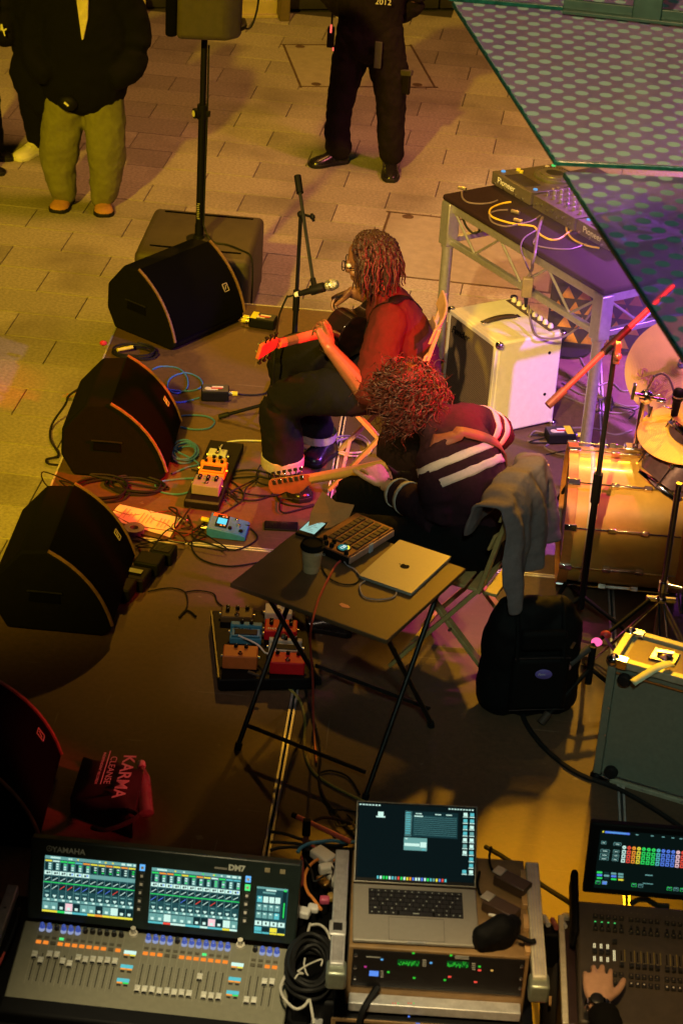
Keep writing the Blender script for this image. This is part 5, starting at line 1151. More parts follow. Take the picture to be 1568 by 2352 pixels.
m = MB(); tq = P(150, 915, .14); m.obox(P(160, 913, .16), Vector((.035, .02, 0)), Vector((.01, -.015, .028)), Vector((.001, .0, .001))); tgo = tag(m.build('cable_tag', WHITE), 'white tag with red letters on the black cable over the stage edge', 'tag')
text('tag_lettering', 'CAV', .028, tgo, REDTAPE, o=P(151, 914, .166), u=(.85, .48, .0), v=(-.2, .35, .9))
m = MB(); m.box((0, 0, .02), (.05, .10, .04)); o = m.build('connector_block', BLACK, None, .006); o.location = P(203, 880, S + .06); o.location.z = S + .002; tag(o, 'black plug connector behind the wedge at the stage edge', 'connector')
rnd = random.Random(31)
for px, py, n_, lab in ((560, 1135, 9, 'tangle of black leads between the two pedal groups'), (455, 1205, 8, 'tangle of black leads beside the set list corner'), (640, 1105, 7, 'black leads bunched under the singer'), (360, 1250, 7, 'black leads heaped on the power adapters'), (500, 1240, 7, 'black leads straying over the metal floor seam'), (170, 1115, 6, 'black leads at the stage edge between the wedges'), (1290, 1030, 6, 'dark leads on the floor before the bass drum hoop'), (1400, 935, 8, 'dark leads tangled under the truss table'), (700, 1160, 6, 'black leads trailing to the folding table corner'), (790, 1890, 8, 'black leads tangled behind the open laptop')):
    pts = [P(px + rnd.uniform(-75, 75), py + rnd.uniform(-32, 32), S) + Vector((0, 0, .006 + .003 * q)) for q in range(n_)]
    cable('tangled_lead', lab, pts, rnd.choice((.0032, .004)), RUBBER, sub=7)
# set list and things on it
a, b, c, d = [P(*q, S) for q in ((245, 1192), (276, 1160), (417, 1192), (390, 1236))]
sl_ = thing('set_list', 'white printed set list sheet lying on the stage', 'paper')
u = (c - b).normalized(); v = (b - a); m = MB()
vs = []; n1, n2 = 9, 6
for i in range(n1):
    for j in range(n2):
        s_, q = i / (n1 - 1), j / (n2 - 1); p = a.lerp(d, s_).lerp(b.lerp(c, s_), q); vs.append(p + Vector((0, 0, .004 + .006 * abs(noise.noise(Vector((s_ * 3, q * 3, 1)))))))
m.add(vs, [(i * n2 + j, (i + 1) * n2 + j, (i + 1) * n2 + j + 1, i * n2 + j + 1) for i in range(n1 - 1) for j in range(n2 - 1)]); m.build('sheet', PAPER, sl_)
rnd = random.Random(2); m = MB()
for i in range(13):
    s_ = .16 + i * .058
    if i in (4, 9): continue
    L = rnd.uniform(.25, .6); p, q = a.lerp(d, s_).lerp(b.lerp(c, s_), .5 - L / 2), a.lerp(d, s_).lerp(b.lerp(c, s_), .5 + L / 2); m.bar(p + Vector((0, 0, .0105)), q + Vector((0, 0, .0105)), .003, .0006)
m.build('printed_lines', mat('pinkish_print', (.52, .36, .33), .7), sl_)
t = thing('tape_roll', 'roll of purple tape lying on the set list edge', 'tape roll', P(308, 1222, S + .01))
m = MB(); m.lathe([(.022, 0), (.045, 0), (.045, .024), (.022, .024), (.022, 0)], n=24, cap=False); m.build('tape', mat('purple_tape', (.22, .08, .30), .35), t)
m = MB(); m.lathe([(.0185, 0), (.0222, 0), (.0222, .024), (.0185, .024), (.0185, 0)], n=24, cap=False); m.build('core', mat('card_core', (.5, .42, .35), .8), t)
for px, py, lab in ((217, 1160, 'silver cable connector beside the wedge and set list'), (418, 1190, 'silver cable connector lying at the set list corner')):
    m = MB(); q = P(px, py, S + .012); m.lathe([(.006, 0), (.0095, .012), (.0095, .045), (.008, .046)], q, (.6, -.75, .1), 12); tag(m.build('cable_connector', STEEL), lab, 'connector')
# power bricks by the wedge
ps_ = thing('power_supply', 'black power adapters in a block beside the wedge', 'power supply', P(335, 1320, S), R(80))
for k, (x, y, sx, sy) in enumerate(((.14, -.03, .09, .10), (.03, -.005, .10, .11), (-.09, .02, .11, .12), (-.2, .03, .10, .09))):
    m = MB(); m.box((x, y, .03 + .008 * (k % 2)), (sx, sy, .06)); o = m.build('adapter', BLACK, ps_, .008)
    if k == 0:
        for i in range(7): m = MB(); m.bar((x - .03 + i * .01, y - .035, .063), (x - .03 + i * .01, y + .035, .063), .003, .003); m.build('vent_rib', DARKMETAL, o)
    if k == 2: m = MB(); m.box((x, y, .0685), (.03, .07, .001)); m.build('rating_label', mat('grey_print', (1, 1, 1)), o)
cable('black_cable', 'thin black cable tied in a knot on the dark floor', G((340, 1360), (390, 1352), (425, 1362), (430, 1395), (412, 1420)), .003)
cable('black_cable', 'thin black cable arching from the knot to the pedal board', G((425, 1362), (455, 1358), (490, 1365), (500, 1385), (520, 1400)), .003)
cable('black_cable', 'thin black cable end splayed on the dark floor', G((412, 1420), (430, 1404), (450, 1418)), .005)
cable('red_rubber_cable', 'red cable end by the wedge near the power adapters', G((300, 1290), (318, 1283), (325, 1272), (320, 1262)), .005, mat('dark_red_rubber', (1, 1, 1)))
m = MB(); m.sph(P(238, 788, S + .01), .02, 10, (1, .8, .7)); o = tag(m.build('red_plug', mat('red_plastic', (.6, .03, .06), .4)), 'red plastic plug at the stage edge behind the wedge', 'plug')
# tote bag and bottle
tb = thing('tote_bag', 'black printed tote bag lying beside the wedge near the mixing desk', 'bag')
A, B, C, D = P(192, 1738, S + .10), P(162, 1832, S + .07), P(305, 1880, S + .09), P(330, 1768, S + .12)
m = MB(); n1 = 14; vs = []
TBM = mat('black_canvas', (.022, .013, .012), .75, scale=30, var=.2, bump=.3, bscale=300)
for i in range(n1):
    for j in range(n1):
        s_, q = i / (n1 - 1), j / (n1 - 1); p = A.lerp(D, s_).lerp(B.lerp(C, s_), q); e = min(s_, 1 - s_, q, 1 - q)
        vs.append(p + Vector((0, 0, .03 * min(1, e * 5) + .03 * noise.noise(Vector((s_ * 3, q * 3, 4))) * (s_ ** .8))))
k = len(vs); vs += [Vector((p.x, p.y, S + .002)) for p in vs[:]]
fs = [(i * n1 + j, (i + 1) * n1 + j, (i + 1) * n1 + j + 1, i * n1 + j + 1) for i in range(n1 - 1) for j in range(n1 - 1)]
rim_ = [j for j in range(n1)] + [i * n1 + n1 - 1 for i in range(1, n1)] + [(n1 - 1) * n1 + j for j in range(n1 - 2, -1, -1)] + [i * n1 for i in range(n1 - 2, 0, -1)]
fs += [(rim_[i], rim_[(i + 1) % len(rim_)], k + rim_[(i + 1) % len(rim_)], k + rim_[i]) for i in range(len(rim_))]
m.add(vs, fs); m.build('bag', TBM, tb, angle=60)
uu = (B - A).normalized(); vv = (D - A).normalized(); up_ = Vector((0, 0, .048))
text('bag_title', 'KARMA', .064, tb, PAPER, o=A + vv * .165 + uu * .0 + up_, u=uu, v=vv, bold=.001)
text('bag_subtitle', 'CLEANSE', .034, tb, PAPER, o=A + vv * .118 + uu * .02 + up_, u=uu, v=vv)
m = MB(); m.bar(A + vv * .108 + uu * -.005 + up_, A + vv * .108 + uu * .165 + up_, .003, .001); m.build('bag_rule', PAPER, tb)
text('bag_small_print', 'INDEPENDENT RECORDS', .014, tb, PAPER, o=A + vv * .085 + uu * .01 + up_, u=uu, v=vv)
m = MB(); m.tube([C + Vector((-.02, .02, .02)), C + Vector((.02, -.02, .03)), C + Vector((-.02, -.06, .02)), C + Vector((-.08, -.09, .01)), C + Vector((-.13, -.07, .0))], .009, 6, 6); m.build('handle', TBM, tb)
bt = thing('water_bottle', 'ribbed pink-lit plastic bottle with white cap beside the tote bag', 'bottle')
p0, p1 = P(337, 1872, S + .04), P(326, 1764, S + .10); dd = (p1 - p0).normalized()
PLA = mat('clear_pinkish_plastic', (.55, .34, .38), .15, scale=30)
PLA.node_tree.nodes['Principled BSDF'].inputs['Transmission Weight'].default_value = .6
L = (p1 - p0).length
m = MB(); prof = [(.01, 0), (.026, .006)]
for i in range(7): prof += [(.028, .018 + i * .018), (.0255, .026 + i * .018)]
prof += [(.028, .15), (.026, .165), (.012, .20), (.0115, .212)]
m.lathe(prof, p0, dd, 18); m.build('bottle_body', PLA, bt)
m = MB(); m.lathe([(.0145, .208), (.0150, .212), (.0150, .228), (.013, .232)], p0, dd, 16); m.build('cap', WHITE, bt)
# ================================================================== AMPLIFIER
def amp():
    L_, FR_, R_ = P(1033, 708, .70), P(1143, 790, .70), P(1290, 762, .70)
    u = (FR_ - L_).normalized(); v = Vector((-u.y, u.x, 0)); W_ = (FR_ - L_).length; D_ = .375; H_ = .50
    t = thing('guitar_amplifier', 'cream guitar amplifier with dark grille and top handle under the truss table', 'amplifier', (L_.x, L_.y, S), math.atan2(u.y, u.x))
    CR = mat('cream_vinyl', (.66, .62, .50), .55, scale=30, var=.06, bump=.25, bscale=350)
    m = MB(); m.box((W_ / 2, D_ / 2, H_ / 2 + .008), (W_, D_ - .01, H_ - .016)); m.build('cabinet', CR, t, .012, seg=3)
    GC = mat('brown_weave_grille', (.16, .115, .07), .8, scale=20)
    n = GC.node_tree.nodes; l = GC.node_tree.links
    wv = n.new('ShaderNodeTexChecker'); wv.inputs['Scale'].default_value = 190; tcx = n.new('ShaderNodeTexCoord'); l.new(tcx.outputs['Object'], wv.inputs[0]); wv.inputs[1].default_value = (.24, .18, .115, 1); wv.inputs[2].default_value = (.035, .022, .014, 1); l.new(wv.outputs[0], n['Principled BSDF'].inputs['Base Color'])
    m = MB(); m.box((W_ / 2, .0, H_ / 2), (W_ - .035, .012, H_ - .035)); gr = m.build('grille_cloth', GC, t)
    for a, b in (((.012, H_ - .012), (W_ - .012, H_ - .012)), ((.012, .012), (W_ - .012, .012)), ((.012, .02), (.012, H_ - .02)), ((W_ - .012, .02), (W_ - .012, H_ - .02))):
        m = MB(); m.bar((a[0], .0, a[1]), (b[0], .0, b[1]), .022, .018, (0, 1, 0)); m.build('front_trim', CR, t, .003)
    text('amp_script', 'Fender', .055, gr, BLACK, o=Vector((.04, -.008, H_ - .105)), u=(1, 0, 0.08), v=(0, 0, 1), shear=.4, ext=.002)
    for x in (.0, W_):
        for y in (.008, D_ - .008):
            for z in (.012, H_ - .01):
                m = MB(); m.box((x, y, z), (.035, .035, .035)); m.build('metal_corner', CHROME, t, .012, seg=3)
    hx = W_ * .50; m = MB(); ps = [(hx, .055, H_ + .006), (hx, .075, H_ + .018), (hx, .15, H_ + .026), (hx, .225, H_ + .018), (hx, .245, H_ + .006)]
    sp_ = smooth_path(ps, 4); vs = []
    for p in sp_: vs += [p + Vector((-.013, 0, 0)), p + Vector((.013, 0, 0))]
    m.add(vs, [(2 * i, 2 * i + 1, 2 * i + 3, 2 * i + 2) for i in range(len(sp_) - 1)]); ho = m.build('handle', mat('brown_strap', (.05, .03, .02), .5), t); ho.modifiers.new('t', 'SOLIDIFY').thickness = .008
    for y in (.055, .245): m = MB(); m.box((hx, y, H_ + .006), (.032, .022, .012)); m.build('handle_cap', CHROME, t, .003)
    m = MB(); m.box((W_ / 2, D_ - .045, H_ + .001), (W_ - .05, .055, .006)); cpn = m.build('control_panel', mat('brown_panel', (.06, .035, .02), .5), t, .002)
    for i in range(8):
        m = MB(); m.lathe([(.014, H_ + .004), (.013, H_ + .016), (.008, H_ + .024), (.007, H_ + .025)], (.055 + i * (W_ - .11) / 7, D_ - .045, 0), n=14); m.build('knob', mat('cream_knob', (.62, .58, .48), .5), cpn)
    for z in (.18, .4): m = MB(); m.lathe([(.008, 0), (.008, .003)], (W_ - .001, D_ * .8, z), (1, 0, 0), 10); m.build('side_screw', BLACK, t)
amp()
# ================================================================== TRUSS TABLE with DJ players
DL, DF = P(1015, 445, 1.10), P(1386, 668, 1.10)
du = (DF - DL).normalized(); dv = Vector((-du.y, du.x, 0)); DW = (DF - DL).length; DD = .95
dj = thing('truss_table', 'silver truss table with a dark carpeted top carrying DJ players', 'table', (DL.x, DL.y, S), math.atan2(du.y, du.x))
DZ = .90
m = MB(); m.box((DW / 2, DD / 2, DZ - .015), (DW, DD, .03)); m.build('table_top', mat('dark_carpet_top', (.022, .011, .016), .95, scale=60, bump=.5, bscale=400, spec=.1), dj, .012, seg=3)
TRM = mat('dull_truss_aluminium', (.50, .49, .50), .4, .75, scale=50, var=.12)
ins = .035
cor = [(ins, ins), (DW - ins, ins), (DW - ins, DD - ins), (ins, DD - ins)]
for x, y in cor:
    m = MB(); m.box((x, y, DZ - .145), (.07, .07, .225)); cb = m.build('corner_block', TRM, dj, .006)
    m = MB(); m.cyl((x, y, .012), (x, y, DZ - .24), .0275, n=18); lg = m.build('leg', TRM, dj)
    m = MB(); m.cyl((x, y, 0), (x, y, .02), .034, n=18); m.build('leg_foot', RUBBER, lg)
    m = MB(); m.cyl((x, y, DZ - .27), (x, y, DZ - .25), .034, n=18); m.build('leg_collar', TRM, lg)
for (xa, ya), (xb, yb) in zip(cor, cor[1:] + cor[:1]):
    a, b = Vector((xa, ya, 0)), Vector((xb, yb, 0)); dd = (b - a).normalized(); a = a + dd * .034; b = b - dd * .034
    for z, h in ((DZ - .055, .048), (DZ - .235, .030)):
        m = MB(); m.bar(a + Vector((0, 0, z)), b + Vector((0, 0, z)), .030, h); m.build('rail', TRM, dj, .004)
    n_ = max(3, int((b - a).length / .17)); n_ += n_ % 2
    for i in range(n_):
        p, q = a.lerp(b, i / n_), a.lerp(b, (i + 1) / n_); z0, z1 = (DZ - .075, DZ - .225) if i % 2 == 0 else (DZ - .225, DZ - .075)
        m = MB(); m.cyl(p + Vector((0, 0, z0)), q + Vector((0, 0, z1)), .0065, n=8); m.build('lattice_rod', TRM, dj)
def jp(a, b, h=0): return Vector((DL.x, DL.y, S + DZ)) + du * a + dv * b + Vector((0, 0, h))
PANEL = mat('dark_deck_panel', (.085, .07, .06), .4, scale=40)
def cdj(s0, label):
    o = jp(s0, .29); t = thing('dj_player', label, 'media player', o, math.atan2(du.y, du.x), 'DJ players on the truss table')
    W_, D_ = .32, .40
    m = MB(); m.prism([(0, 0), (D_, 0), (D_, .045), (.15, .052), (.135, .056), (.0, .066)], (0, 0, .010), (0, 1, 0), (0, 0, 1), (W_, 0, 0)); m.build('case', PANEL, t, .004)
    for x in (.04, W_ - .04):
        for y in (.05, D_ - .05): m = MB(); m.cyl((x, y, 0), (x, y, .014), .02, n=12); m.build('foot', RUBBER, t)
    nrm = Vector((0, .075, 1)).normalized(); tv_ = Vector((0, 1, -.075)).normalized()
    m = MB(); m.obox((W_ / 2, .068, .0725), (.082, 0, 0), tv_ * .05, nrm * .002); sc_ = m.build('screen', mat('dim_screen', (.05, .04, .05), .15), t, .001)
    c = Vector((W_ / 2, .265, .0565)); m = MB(); m.lathe([(.103, 0), (.103, .012), (.098, .018), (.075, .018), (.073, .024), (.045, .026), (.044, .022), (.001, .022)], c, (0, .045, 1), 40); jg = m.build('jog_wheel', mat('grey_jog', (.16, .15, .155), .35, .4), t)
    m = MB(); m.lathe([(.043, .0225), (.043, .0245), (.001, .0245)], c, (0, .045, 1), 30); m.build('jog_display', BLACK, jg)
    for k in range(40):
        a_ = 2 * math.pi * k / 40; m = MB(); m.sph(c + Vector((.089 * math.cos(a_), .089 * math.sin(a_), .018)), .004, 6); m.build('jog_dimple', BLACK, jg)
    for k, (x, y, mm) in enumerate(((.03, .36, glow('green_led', (.1, .9, .2), .8)), (.03, .32, glow('amber_led', (.9, .5, .1), .7)), (.295, .16, STEEL), (.295, .19, STEEL), (.03, .14, YTAPE), (.06, .135, YTAPE), (.29, .05, glow('blue_led', (.15, .5, 1), .8)), (.025, .05, glow('blue_led', (.15, .5, 1), .8)))):
        m = MB(); m.lathe([(.011, .05), (.011, .066 - y * .01), (.008, .067 - y * .01)], (x, y, .012 if y < .15 else 0), n=14); m.build('button', mm, t)
    m = MB(); m.bar((.298, .22, .0605), (.298, .36, .0565), .006, .003); sd_ = m.build('tempo_slot', BLACK, t)
    m = MB(); m.box((.298, .29, .064), (.022, .014, .012)); m.build('tempo_fader', STEEL, sd_, .002)
    text('maker_lettering', 'Pioneer', .046, t, WHITE, o=Vector((.05, -.001, .032)), u=(1, 0, 0), v=(0, 0, 1), ext=.0008)
    for x in (.03, .11, .2, .26): m = MB(); m.cyl((x, .003, .022), (x, -.006, .022), .006, n=10); m.build('socket', STEEL, t)
    return t
cdj(.005, 'dark media player with jog wheel beside the open corner of the truss table')
cdj(.69, 'dark media player with jog wheel beyond the DJ mixer')
mx = thing('dj_mixer', 'dark DJ mixer with rows of knobs between the two media players', 'mixer', jp(.345, .29), math.atan2(du.y, du.x))
m = MB(); m.box((.165, .20, .04), (.325, .40, .065)); m.build('case', PANEL, mx, .004)
for i in range(6):
    for j in range(6):
        if j > 4 and i in (0, 5): continue
        m = MB(); m.lathe([(.0095, .072), (.008, .089), (.006, .091)], (.035 + i * .052, .06 + j * .042, 0), n=12); k = m.build('knob', STEEL if (i + j) % 3 == 0 else mat('grey_knob', (.25, .24, .25), .35), mx)
        m = MB(); m.box((.035 + i * .052, .063 + j * .042, .0912), (.002, .007, .001)); m.build('pointer', WHITE, k)
for i in range(4):
    m = MB(); m.bar((.06 + i * .062, .30, .074), (.06 + i * .062, .37, .074), .006, .002); k = m.build('fader_slot', BLACK, mx)
    m = MB(); m.box((.06 + i * .062, .325 + .012 * i, .080), (.02, .012, .012)); m.build('fader_cap', STEEL, k, .002)
for i in range(7): m = MB(); m.cyl((.03 + i * .044, .003, .035 + .015 * (i % 2)), (.03 + i * .044, -.012, .035 + .015 * (i % 2)), .006, n=10); m.build('socket', STEEL, mx)
def jc(*pp, h=.004): return [P(x, y, 1.10 + h) for x, y in pp]
YC = mat('yellow_cable_rubber', (.72, .48, .04), .5)
cable('yellow_cable', 'yellow cable curving across the truss table to the far player', jc((1172, 464, .0) [:2], (1150, 468), (1128, 478), (1124, 492), (1140, 503), (1180, 514), (1215, 518), (1228, 522), (1238, 537), (1262, 550), (1285, 548), (1310, 530), (1332, 515), (1350, 512), (1356, 517)), .005, YC)
cable('yellow_cable', 'yellow cable looping in front of the DJ mixer', jc((1330, 482), (1348, 480), (1372, 488), (1388, 494)) + jc((1345, 482), (1320, 495), (1300, 520), (1310, 545), (1340, 562), (1375, 570)), .005, YC)
GCB = mat('mauve_grey_rubber', (.16, .12, .13), .5)
cable('grey_cable', 'grey audio cable looped on the near corner of the truss table', jc((1060, 440), (1062, 455), (1075, 465), (1100, 468), (1125, 466), (1142, 460)), .0045, GCB)
cable('grey_cable', 'grey audio cable curling under the yellow cable', jc((1165, 482), (1140, 484), (1124, 492), (1130, 510), (1160, 520), (1190, 515), (1220, 508), (1240, 495)), .0045, GCB)
cable('grey_cable', 'dark cable sweeping round to the far player\'s sockets', jc((1235, 540), (1225, 560), (1260, 570), (1310, 572), (1345, 560)), .004, GCB)
cable('grey_cable', 'dark cables bundled over the truss table edge', jc((1245, 500), (1238, 520), (1232, 550), (1228, 580)) + [P(1222, 602, 1.06), P(1220, 620, 1.0), P(1208, 640, .95)], .008, GCB)
cable('grey_cable', 'dark loop of cable beside the hanging adapter box', jc((1240, 525), (1205, 545), (1195, 570), (1205, 600)) + [P(1215, 622, 1.0), P(1225, 640, .95)], .004, GCB)
for px, py, lab in ((1176, 436, 'red and white plugs by the near player'), (1336, 500, 'red and white plugs in front of the mixer'), (1360, 520, 'second pair of red and white plugs before the mixer'), (1412, 565, 'red and white plugs at the far player')):
    t = thing('audio_plug', lab, 'plug', P(px, py, 1.12), math.atan2(dv.y, dv.x), 'red and white audio plugs')
    for q, mm in ((-.008, REDTAPE), (.008, WHITE)): m = MB(); m.cyl((-.02, q, .0), (.03, q, .008), .006, n=10); m.build('plug', mm, t)
for px, py, lab in ((1060, 432, 'silver cable connector on the corner of the truss table'), (1182, 486, 'upper silver connector on the looped grey cable'), (1188, 506, 'lower silver connector on the looped grey cable')):
    m = MB(); m.cyl(P(px - 8, py - 2, 1.112), P(px + 10, py + 3, 1.112), .009, n=12); tag(m.build('cable_connector', mat('warm_steel', (.6, .5, .4), .3, .8)), lab, 'connector')
ab = thing('adapter_box', 'small box hanging on cables over the amplifier', 'adapter', P(1210, 660, .92))
m = MB(); m.box((0, 0, 0), (.05, .03, .10)); m.build('case', mat('khaki_case', (.24, .19, .12), .5), ab, .006)
m = MB(); m.cyl((0, 0, -.05), (.003, 0, -.10), .011, .007, n=12); m.build('plug', BLACK, ab)
cable('black_cable', 'dark cable drooping from the hanging adapter over the amplifier knobs', [P(1212, 700, .80), P(1218, 740, .735), P(1230, 770, .715), P(1262, 778, .71), P(1300, 770, .72), P(1340, 740, .80), P(1360, 710, .88)], .006, GCB)
cable('black_cable', 'black cable with a plug hanging inside the truss corner', [P(1062, 500, 1.0), P(1070, 520, .97), P(1085, 535, .95), P(1100, 530, .96), P(1095, 512, .99)], .006)
bn = thing('equipment_cover', 'pale blue lettered cover at the far end of the truss table', 'cover', jp(DW - .18, .62), math.atan2(du.y, du.x))
m = MB(); m.box((.12, .16, .03), (.34, .34, .06)); m.build('cover', mat('pale_blue_cover', (.28, .34, .62), .5), bn, .02)
text('cover_lettering', 'Pioneer DJ', .06, bn, WHITE, o=Vector((-.03, .02, .0605)), u=(1, .0, 0), v=(0, 1, 0))
# box with orange triangles behind the amplifier
bx_ = thing('triangle_box', 'dark box printed with orange triangles behind the amplifier', 'box', (.50, 10.38, S), R(-4))
BXM = mat('dark_box_cloth', (.03, .018, .035), .8); m = MB(); m.box((.27, .12, .17), (.54, .24, .34)); m.build('case', BXM, bx_, .01)
ORT = mat('orange_triangle_paint', (.62, .27, .04), .6)
for r_ in range(4):
    for k in range(6):
        x = .045 + k * .088 + (.044 if r_ % 2 else 0); z = .02 + r_ * .082
        if x > .5: continue
        m = MB(); m.prism([(-.036, 0), (.036, 0), (0, .066)], (x, -.0005, z), (1, 0, 0), (0, 0, 1), (0, -.003, 0)); m.build('triangle', ORT, bx_)
# ================================================================== DRUMS
SH = mat('golden_maple_shell', (.62, .38, .07), .3, scale=6, var=.15, coat=.25)
def kick():
    x0, yc, zc, r_ = .575, 8.06, S + .295, .285
    t = thing('bass_drum', 'glossy golden bass drum with chrome lugs', 'drum')
    m = MB(); m.lathe([(r_, 0), (r_, .45)], (x0, yc, zc), (1, 0, 0), 64); m.build('shell', SH, t, angle=30)
    HO = mat('orange_wood_hoop', (.50, .20, .04), .35)
    for a in (x0 - .035, x0 + .445):
        m = MB(); m.lathe([(r_ - .01, 0), (r_ + .013, 0), (r_ + .013, .04), (r_ - .01, .04), (r_ - .01, 0)], (a, yc, zc), (1, 0, 0), 64, cap=False); m.build('hoop', HO, t)
    m = MB(); m.lathe([(r_ - .008, 0), (r_ - .02, -.004), (.001, -.004)], (x0 - .012, yc, zc), (1, 0, 0), 48); m.build('front_head', mat('black_drum_head', (.02, .015, .015), .4), t)
    m = MB(); m.lathe([(r_ - .008, 0), (.001, .004)], (x0 + .46, yc, zc), (1, 0, 0), 48); m.build('batter_head', mat('white_drum_head', (.6, .58, .54), .5), t)
    m = MB(); m.lathe([(r_ + .001, 0), (r_ + .004, .004), (r_ + .004, .014), (r_ + .001, .018)], (x0 + .055, yc, zc), (1, 0, 0), 64, cap=False); m.build('pale_band', mat('pale_inlay', (.62, .60, .45), .3), t)
    for k in range(10):
        a = R(18 + 36 * k); dy, dz = math.cos(a), math.sin(a); pt = lambda x, rr: Vector((x, yc + dy * rr, zc + dz * rr)); rad = Vector((0, dy, dz)); tan = Vector((0, -dz, dy))
        m = MB(); m.obox(pt(x0 - .012, r_ + .018), Vector((.026, 0, 0)), tan * .014, rad * .006); m.build('claw', CHROME, t, .003)
        for xa, xb in ((x0 + .01, x0 + .15), (x0 + .30, x0 + .44)):
            m = MB(); m.cyl(pt(xa, r_ + .018), pt(xb, r_ + .018), .0035, n=8); m.build('tension_rod', CHROME, t)
        m = MB(); c1, c2 = pt(x0 + .14, r_ + .013), pt(x0 + .31, r_ + .013)
        m.bar(c1, c2, .012, .016, rad); m.bar(c1, c1 + Vector((.035, 0, 0)), .02, .024, rad); m.bar(c2 - Vector((.035, 0, 0)), c2, .02, .024, rad); m.build('lug', mat('warm_chrome', (.75, .62, .45), .12, 1), t, .003)
    m = MB(); m.cyl((x0 + .08, yc + .16, zc + .24), (x0 - .10, yc + .36, S + .02), .009); m.cyl((x0 - .09, yc + .35, S + .03), (x0 - .115, yc + .375, S + .005), .014); m.build('spur', BLACK, t)
    m = MB(); m.cyl((x0 + .02, yc - .16, zc - .22), (x0 - .06, yc - .34, S + .015), .009); m.build('spur', BLACK, t)
    # mount with holder post
    mo = V(1425, 1075, yc + .06); mo = Vector((x0 + .24, yc + .08, zc + r_ - .015))
    m = MB(); m.obox(mo + Vector((0, 0, .012)), (.045, 0, 0), (0, .04, -.008), (0, .002, .022)); mt = m.build('tom_mount', CHROME, t, .008, seg=3)
    m = MB(); m.cyl(mo, mo + Vector((.01, .03, .24)), .0125, n=14); m.cyl(mo + Vector((.03, .01, .0)), mo + Vector((.05, .05, .2)), .009, n=14); m.build('mount_post', CHROME, mt)
    cl = mo + Vector((.02, .03, .25)); m = MB(); m.sph(cl, .032, 12, (1, .8, 1.1)); m.cyl(cl + Vector((-.06, -.02, .02)), cl + Vector((.08, 0, -.01)), .010); m.bar(cl + Vector((-.06, -.03, .0)), cl + Vector((-.055, -.03, .07)), .022, .014); m.cyl(cl + Vector((0, 0, .03)), cl + Vector((.02, .0, .10)), .006); m.build('clamp', CHROME, mt, .004)
    for k in range(3): m = MB(); m.bar(cl + Vector((.01 + k * .03, -.03, .02 - k * .02)), cl + Vector((.05 + k * .03, -.035, .03 - k * .03)), .010, .008); m.build('wing_nut', CHROME, mt, .003)
kick()
def tom():
    t = thing('rack_tom', 'dark glossy rack tom tilted over the golden bass drum', 'drum')
    c = V(1490, 1120, 8.02); ax = Vector((.52, .30, .80)).normalized(); r_ = .155
    SM = mat('smoky_mauve_shell', (.16, .10, .13), .2, .3, coat=.5)
    c = c + Vector((.07, .0, .0))
    m = MB(); m.lathe([(r_, 0), (r_, .24)], c, ax, 48); m.build('shell', SM, t)
    for z in (-.012, .225):
        m = MB(); m.lathe([(r_ - .004, 0), (r_ + .012, 0), (r_ + .014, .004), (r_ + .009, .012), (r_ + .009, .022), (r_ + .014, .030), (r_ - .004, .030)], c + ax * z, ax, 48, cap=False); m.build('hoop', CHROME, t)
    m = MB(); m.lathe([(r_, 0), (.001, .002)], c + ax * .245, ax, 40); m.build('batter_head', mat('white_drum_head', (1, 1, 1)), t)
    m = MB(); m.lathe([(r_, 0), (.001, -.002)], c - ax * .003, ax, 40); m.build('lower_head', mat('clear_drum_head', (.12, .1, .12), .2), t)
    x = ax.orthogonal().normalized(); y = ax.cross(x)
    for k in range(6):
        a = R(60 * k + 20); d = x * math.cos(a) + y * math.sin(a); p = c + d * (r_ + .010)
        m = MB(); m.cyl(p - ax * .015, p + ax * .255, .003, n=8); m.build('tension_rod', CHROME, t)
        m = MB(); m.obox(c + d * (r_ + .007) + ax * .12, d * .009, ax.cross(d) * .011, ax * .035); m.build('lug', CHROME, t, .005)
tom()
CYM = mat('brass_cymbal', (.74, .44, .09), .42, .25, scale=8, var=.1)
def ringtex(m):
    n = m.node_tree.nodes; l = m.node_tree.links; tc = n.new('ShaderNodeTexCoord'); mp = n.new('ShaderNodeVectorMath'); mp.operation = 'LENGTH'; l.new(tc.outputs['Object'], mp.inputs[0])
    w_ = n.new('ShaderNodeMath'); w_.operation = 'SINE'; k = n.new('ShaderNodeMath'); k.operation = 'MULTIPLY'; k.inputs[1].default_value = 900; l.new(mp.outputs['Value'], k.inputs[0]); l.new(k.outputs[0], w_.inputs[0])
    b = n.new('ShaderNodeBump'); b.inputs['Strength'].default_value = .25; b.inputs['Distance'].default_value = .001; l.new(w_.outputs[0], b.inputs['Height']); l.new(b.outputs[0], n['Principled BSDF'].inputs['Normal'])
ringtex(CYM)
def cymbal(c, nrm, r_, label, stand_y=None, lettering=None):
    c = Vector(c); nrm = Vector(nrm).normalized(); t = thing('cymbal', label, 'cymbal', c); t.rotation_euler = nrm.to_track_quat('Z', 'Y').to_euler()
    prof = [(r_, -.018), (r_ * .7, -.009), (r_ * .35, -.002), (r_ * .2, .002), (r_ * .17, .012), (r_ * .1, .020), (.006, .022)]
    m = MB(); m.lathe(prof + [(.006, .020), (r_ * .1, .018), (r_ * .17, .010), (r_ * .2, .0), (r_ * .35, -.004), (r_ * .7, -.011), (r_, -.0195)], n=64, cap=False); pl = m.build('plate', CYM, t, angle=60)
    m = MB(); m.cyl((0, 0, .02), (0, 0, .05), .008); m.sph((0, 0, .055), .013, 10); m.build('wing_nut', CHROME, t)
    m = MB(); m.lathe([(.02, .020), (.018, .030), (.008, .032)], n=16); m.build('felt', mat('grey_felt', (.12, .11, .11), .95), t)
    return t, pl
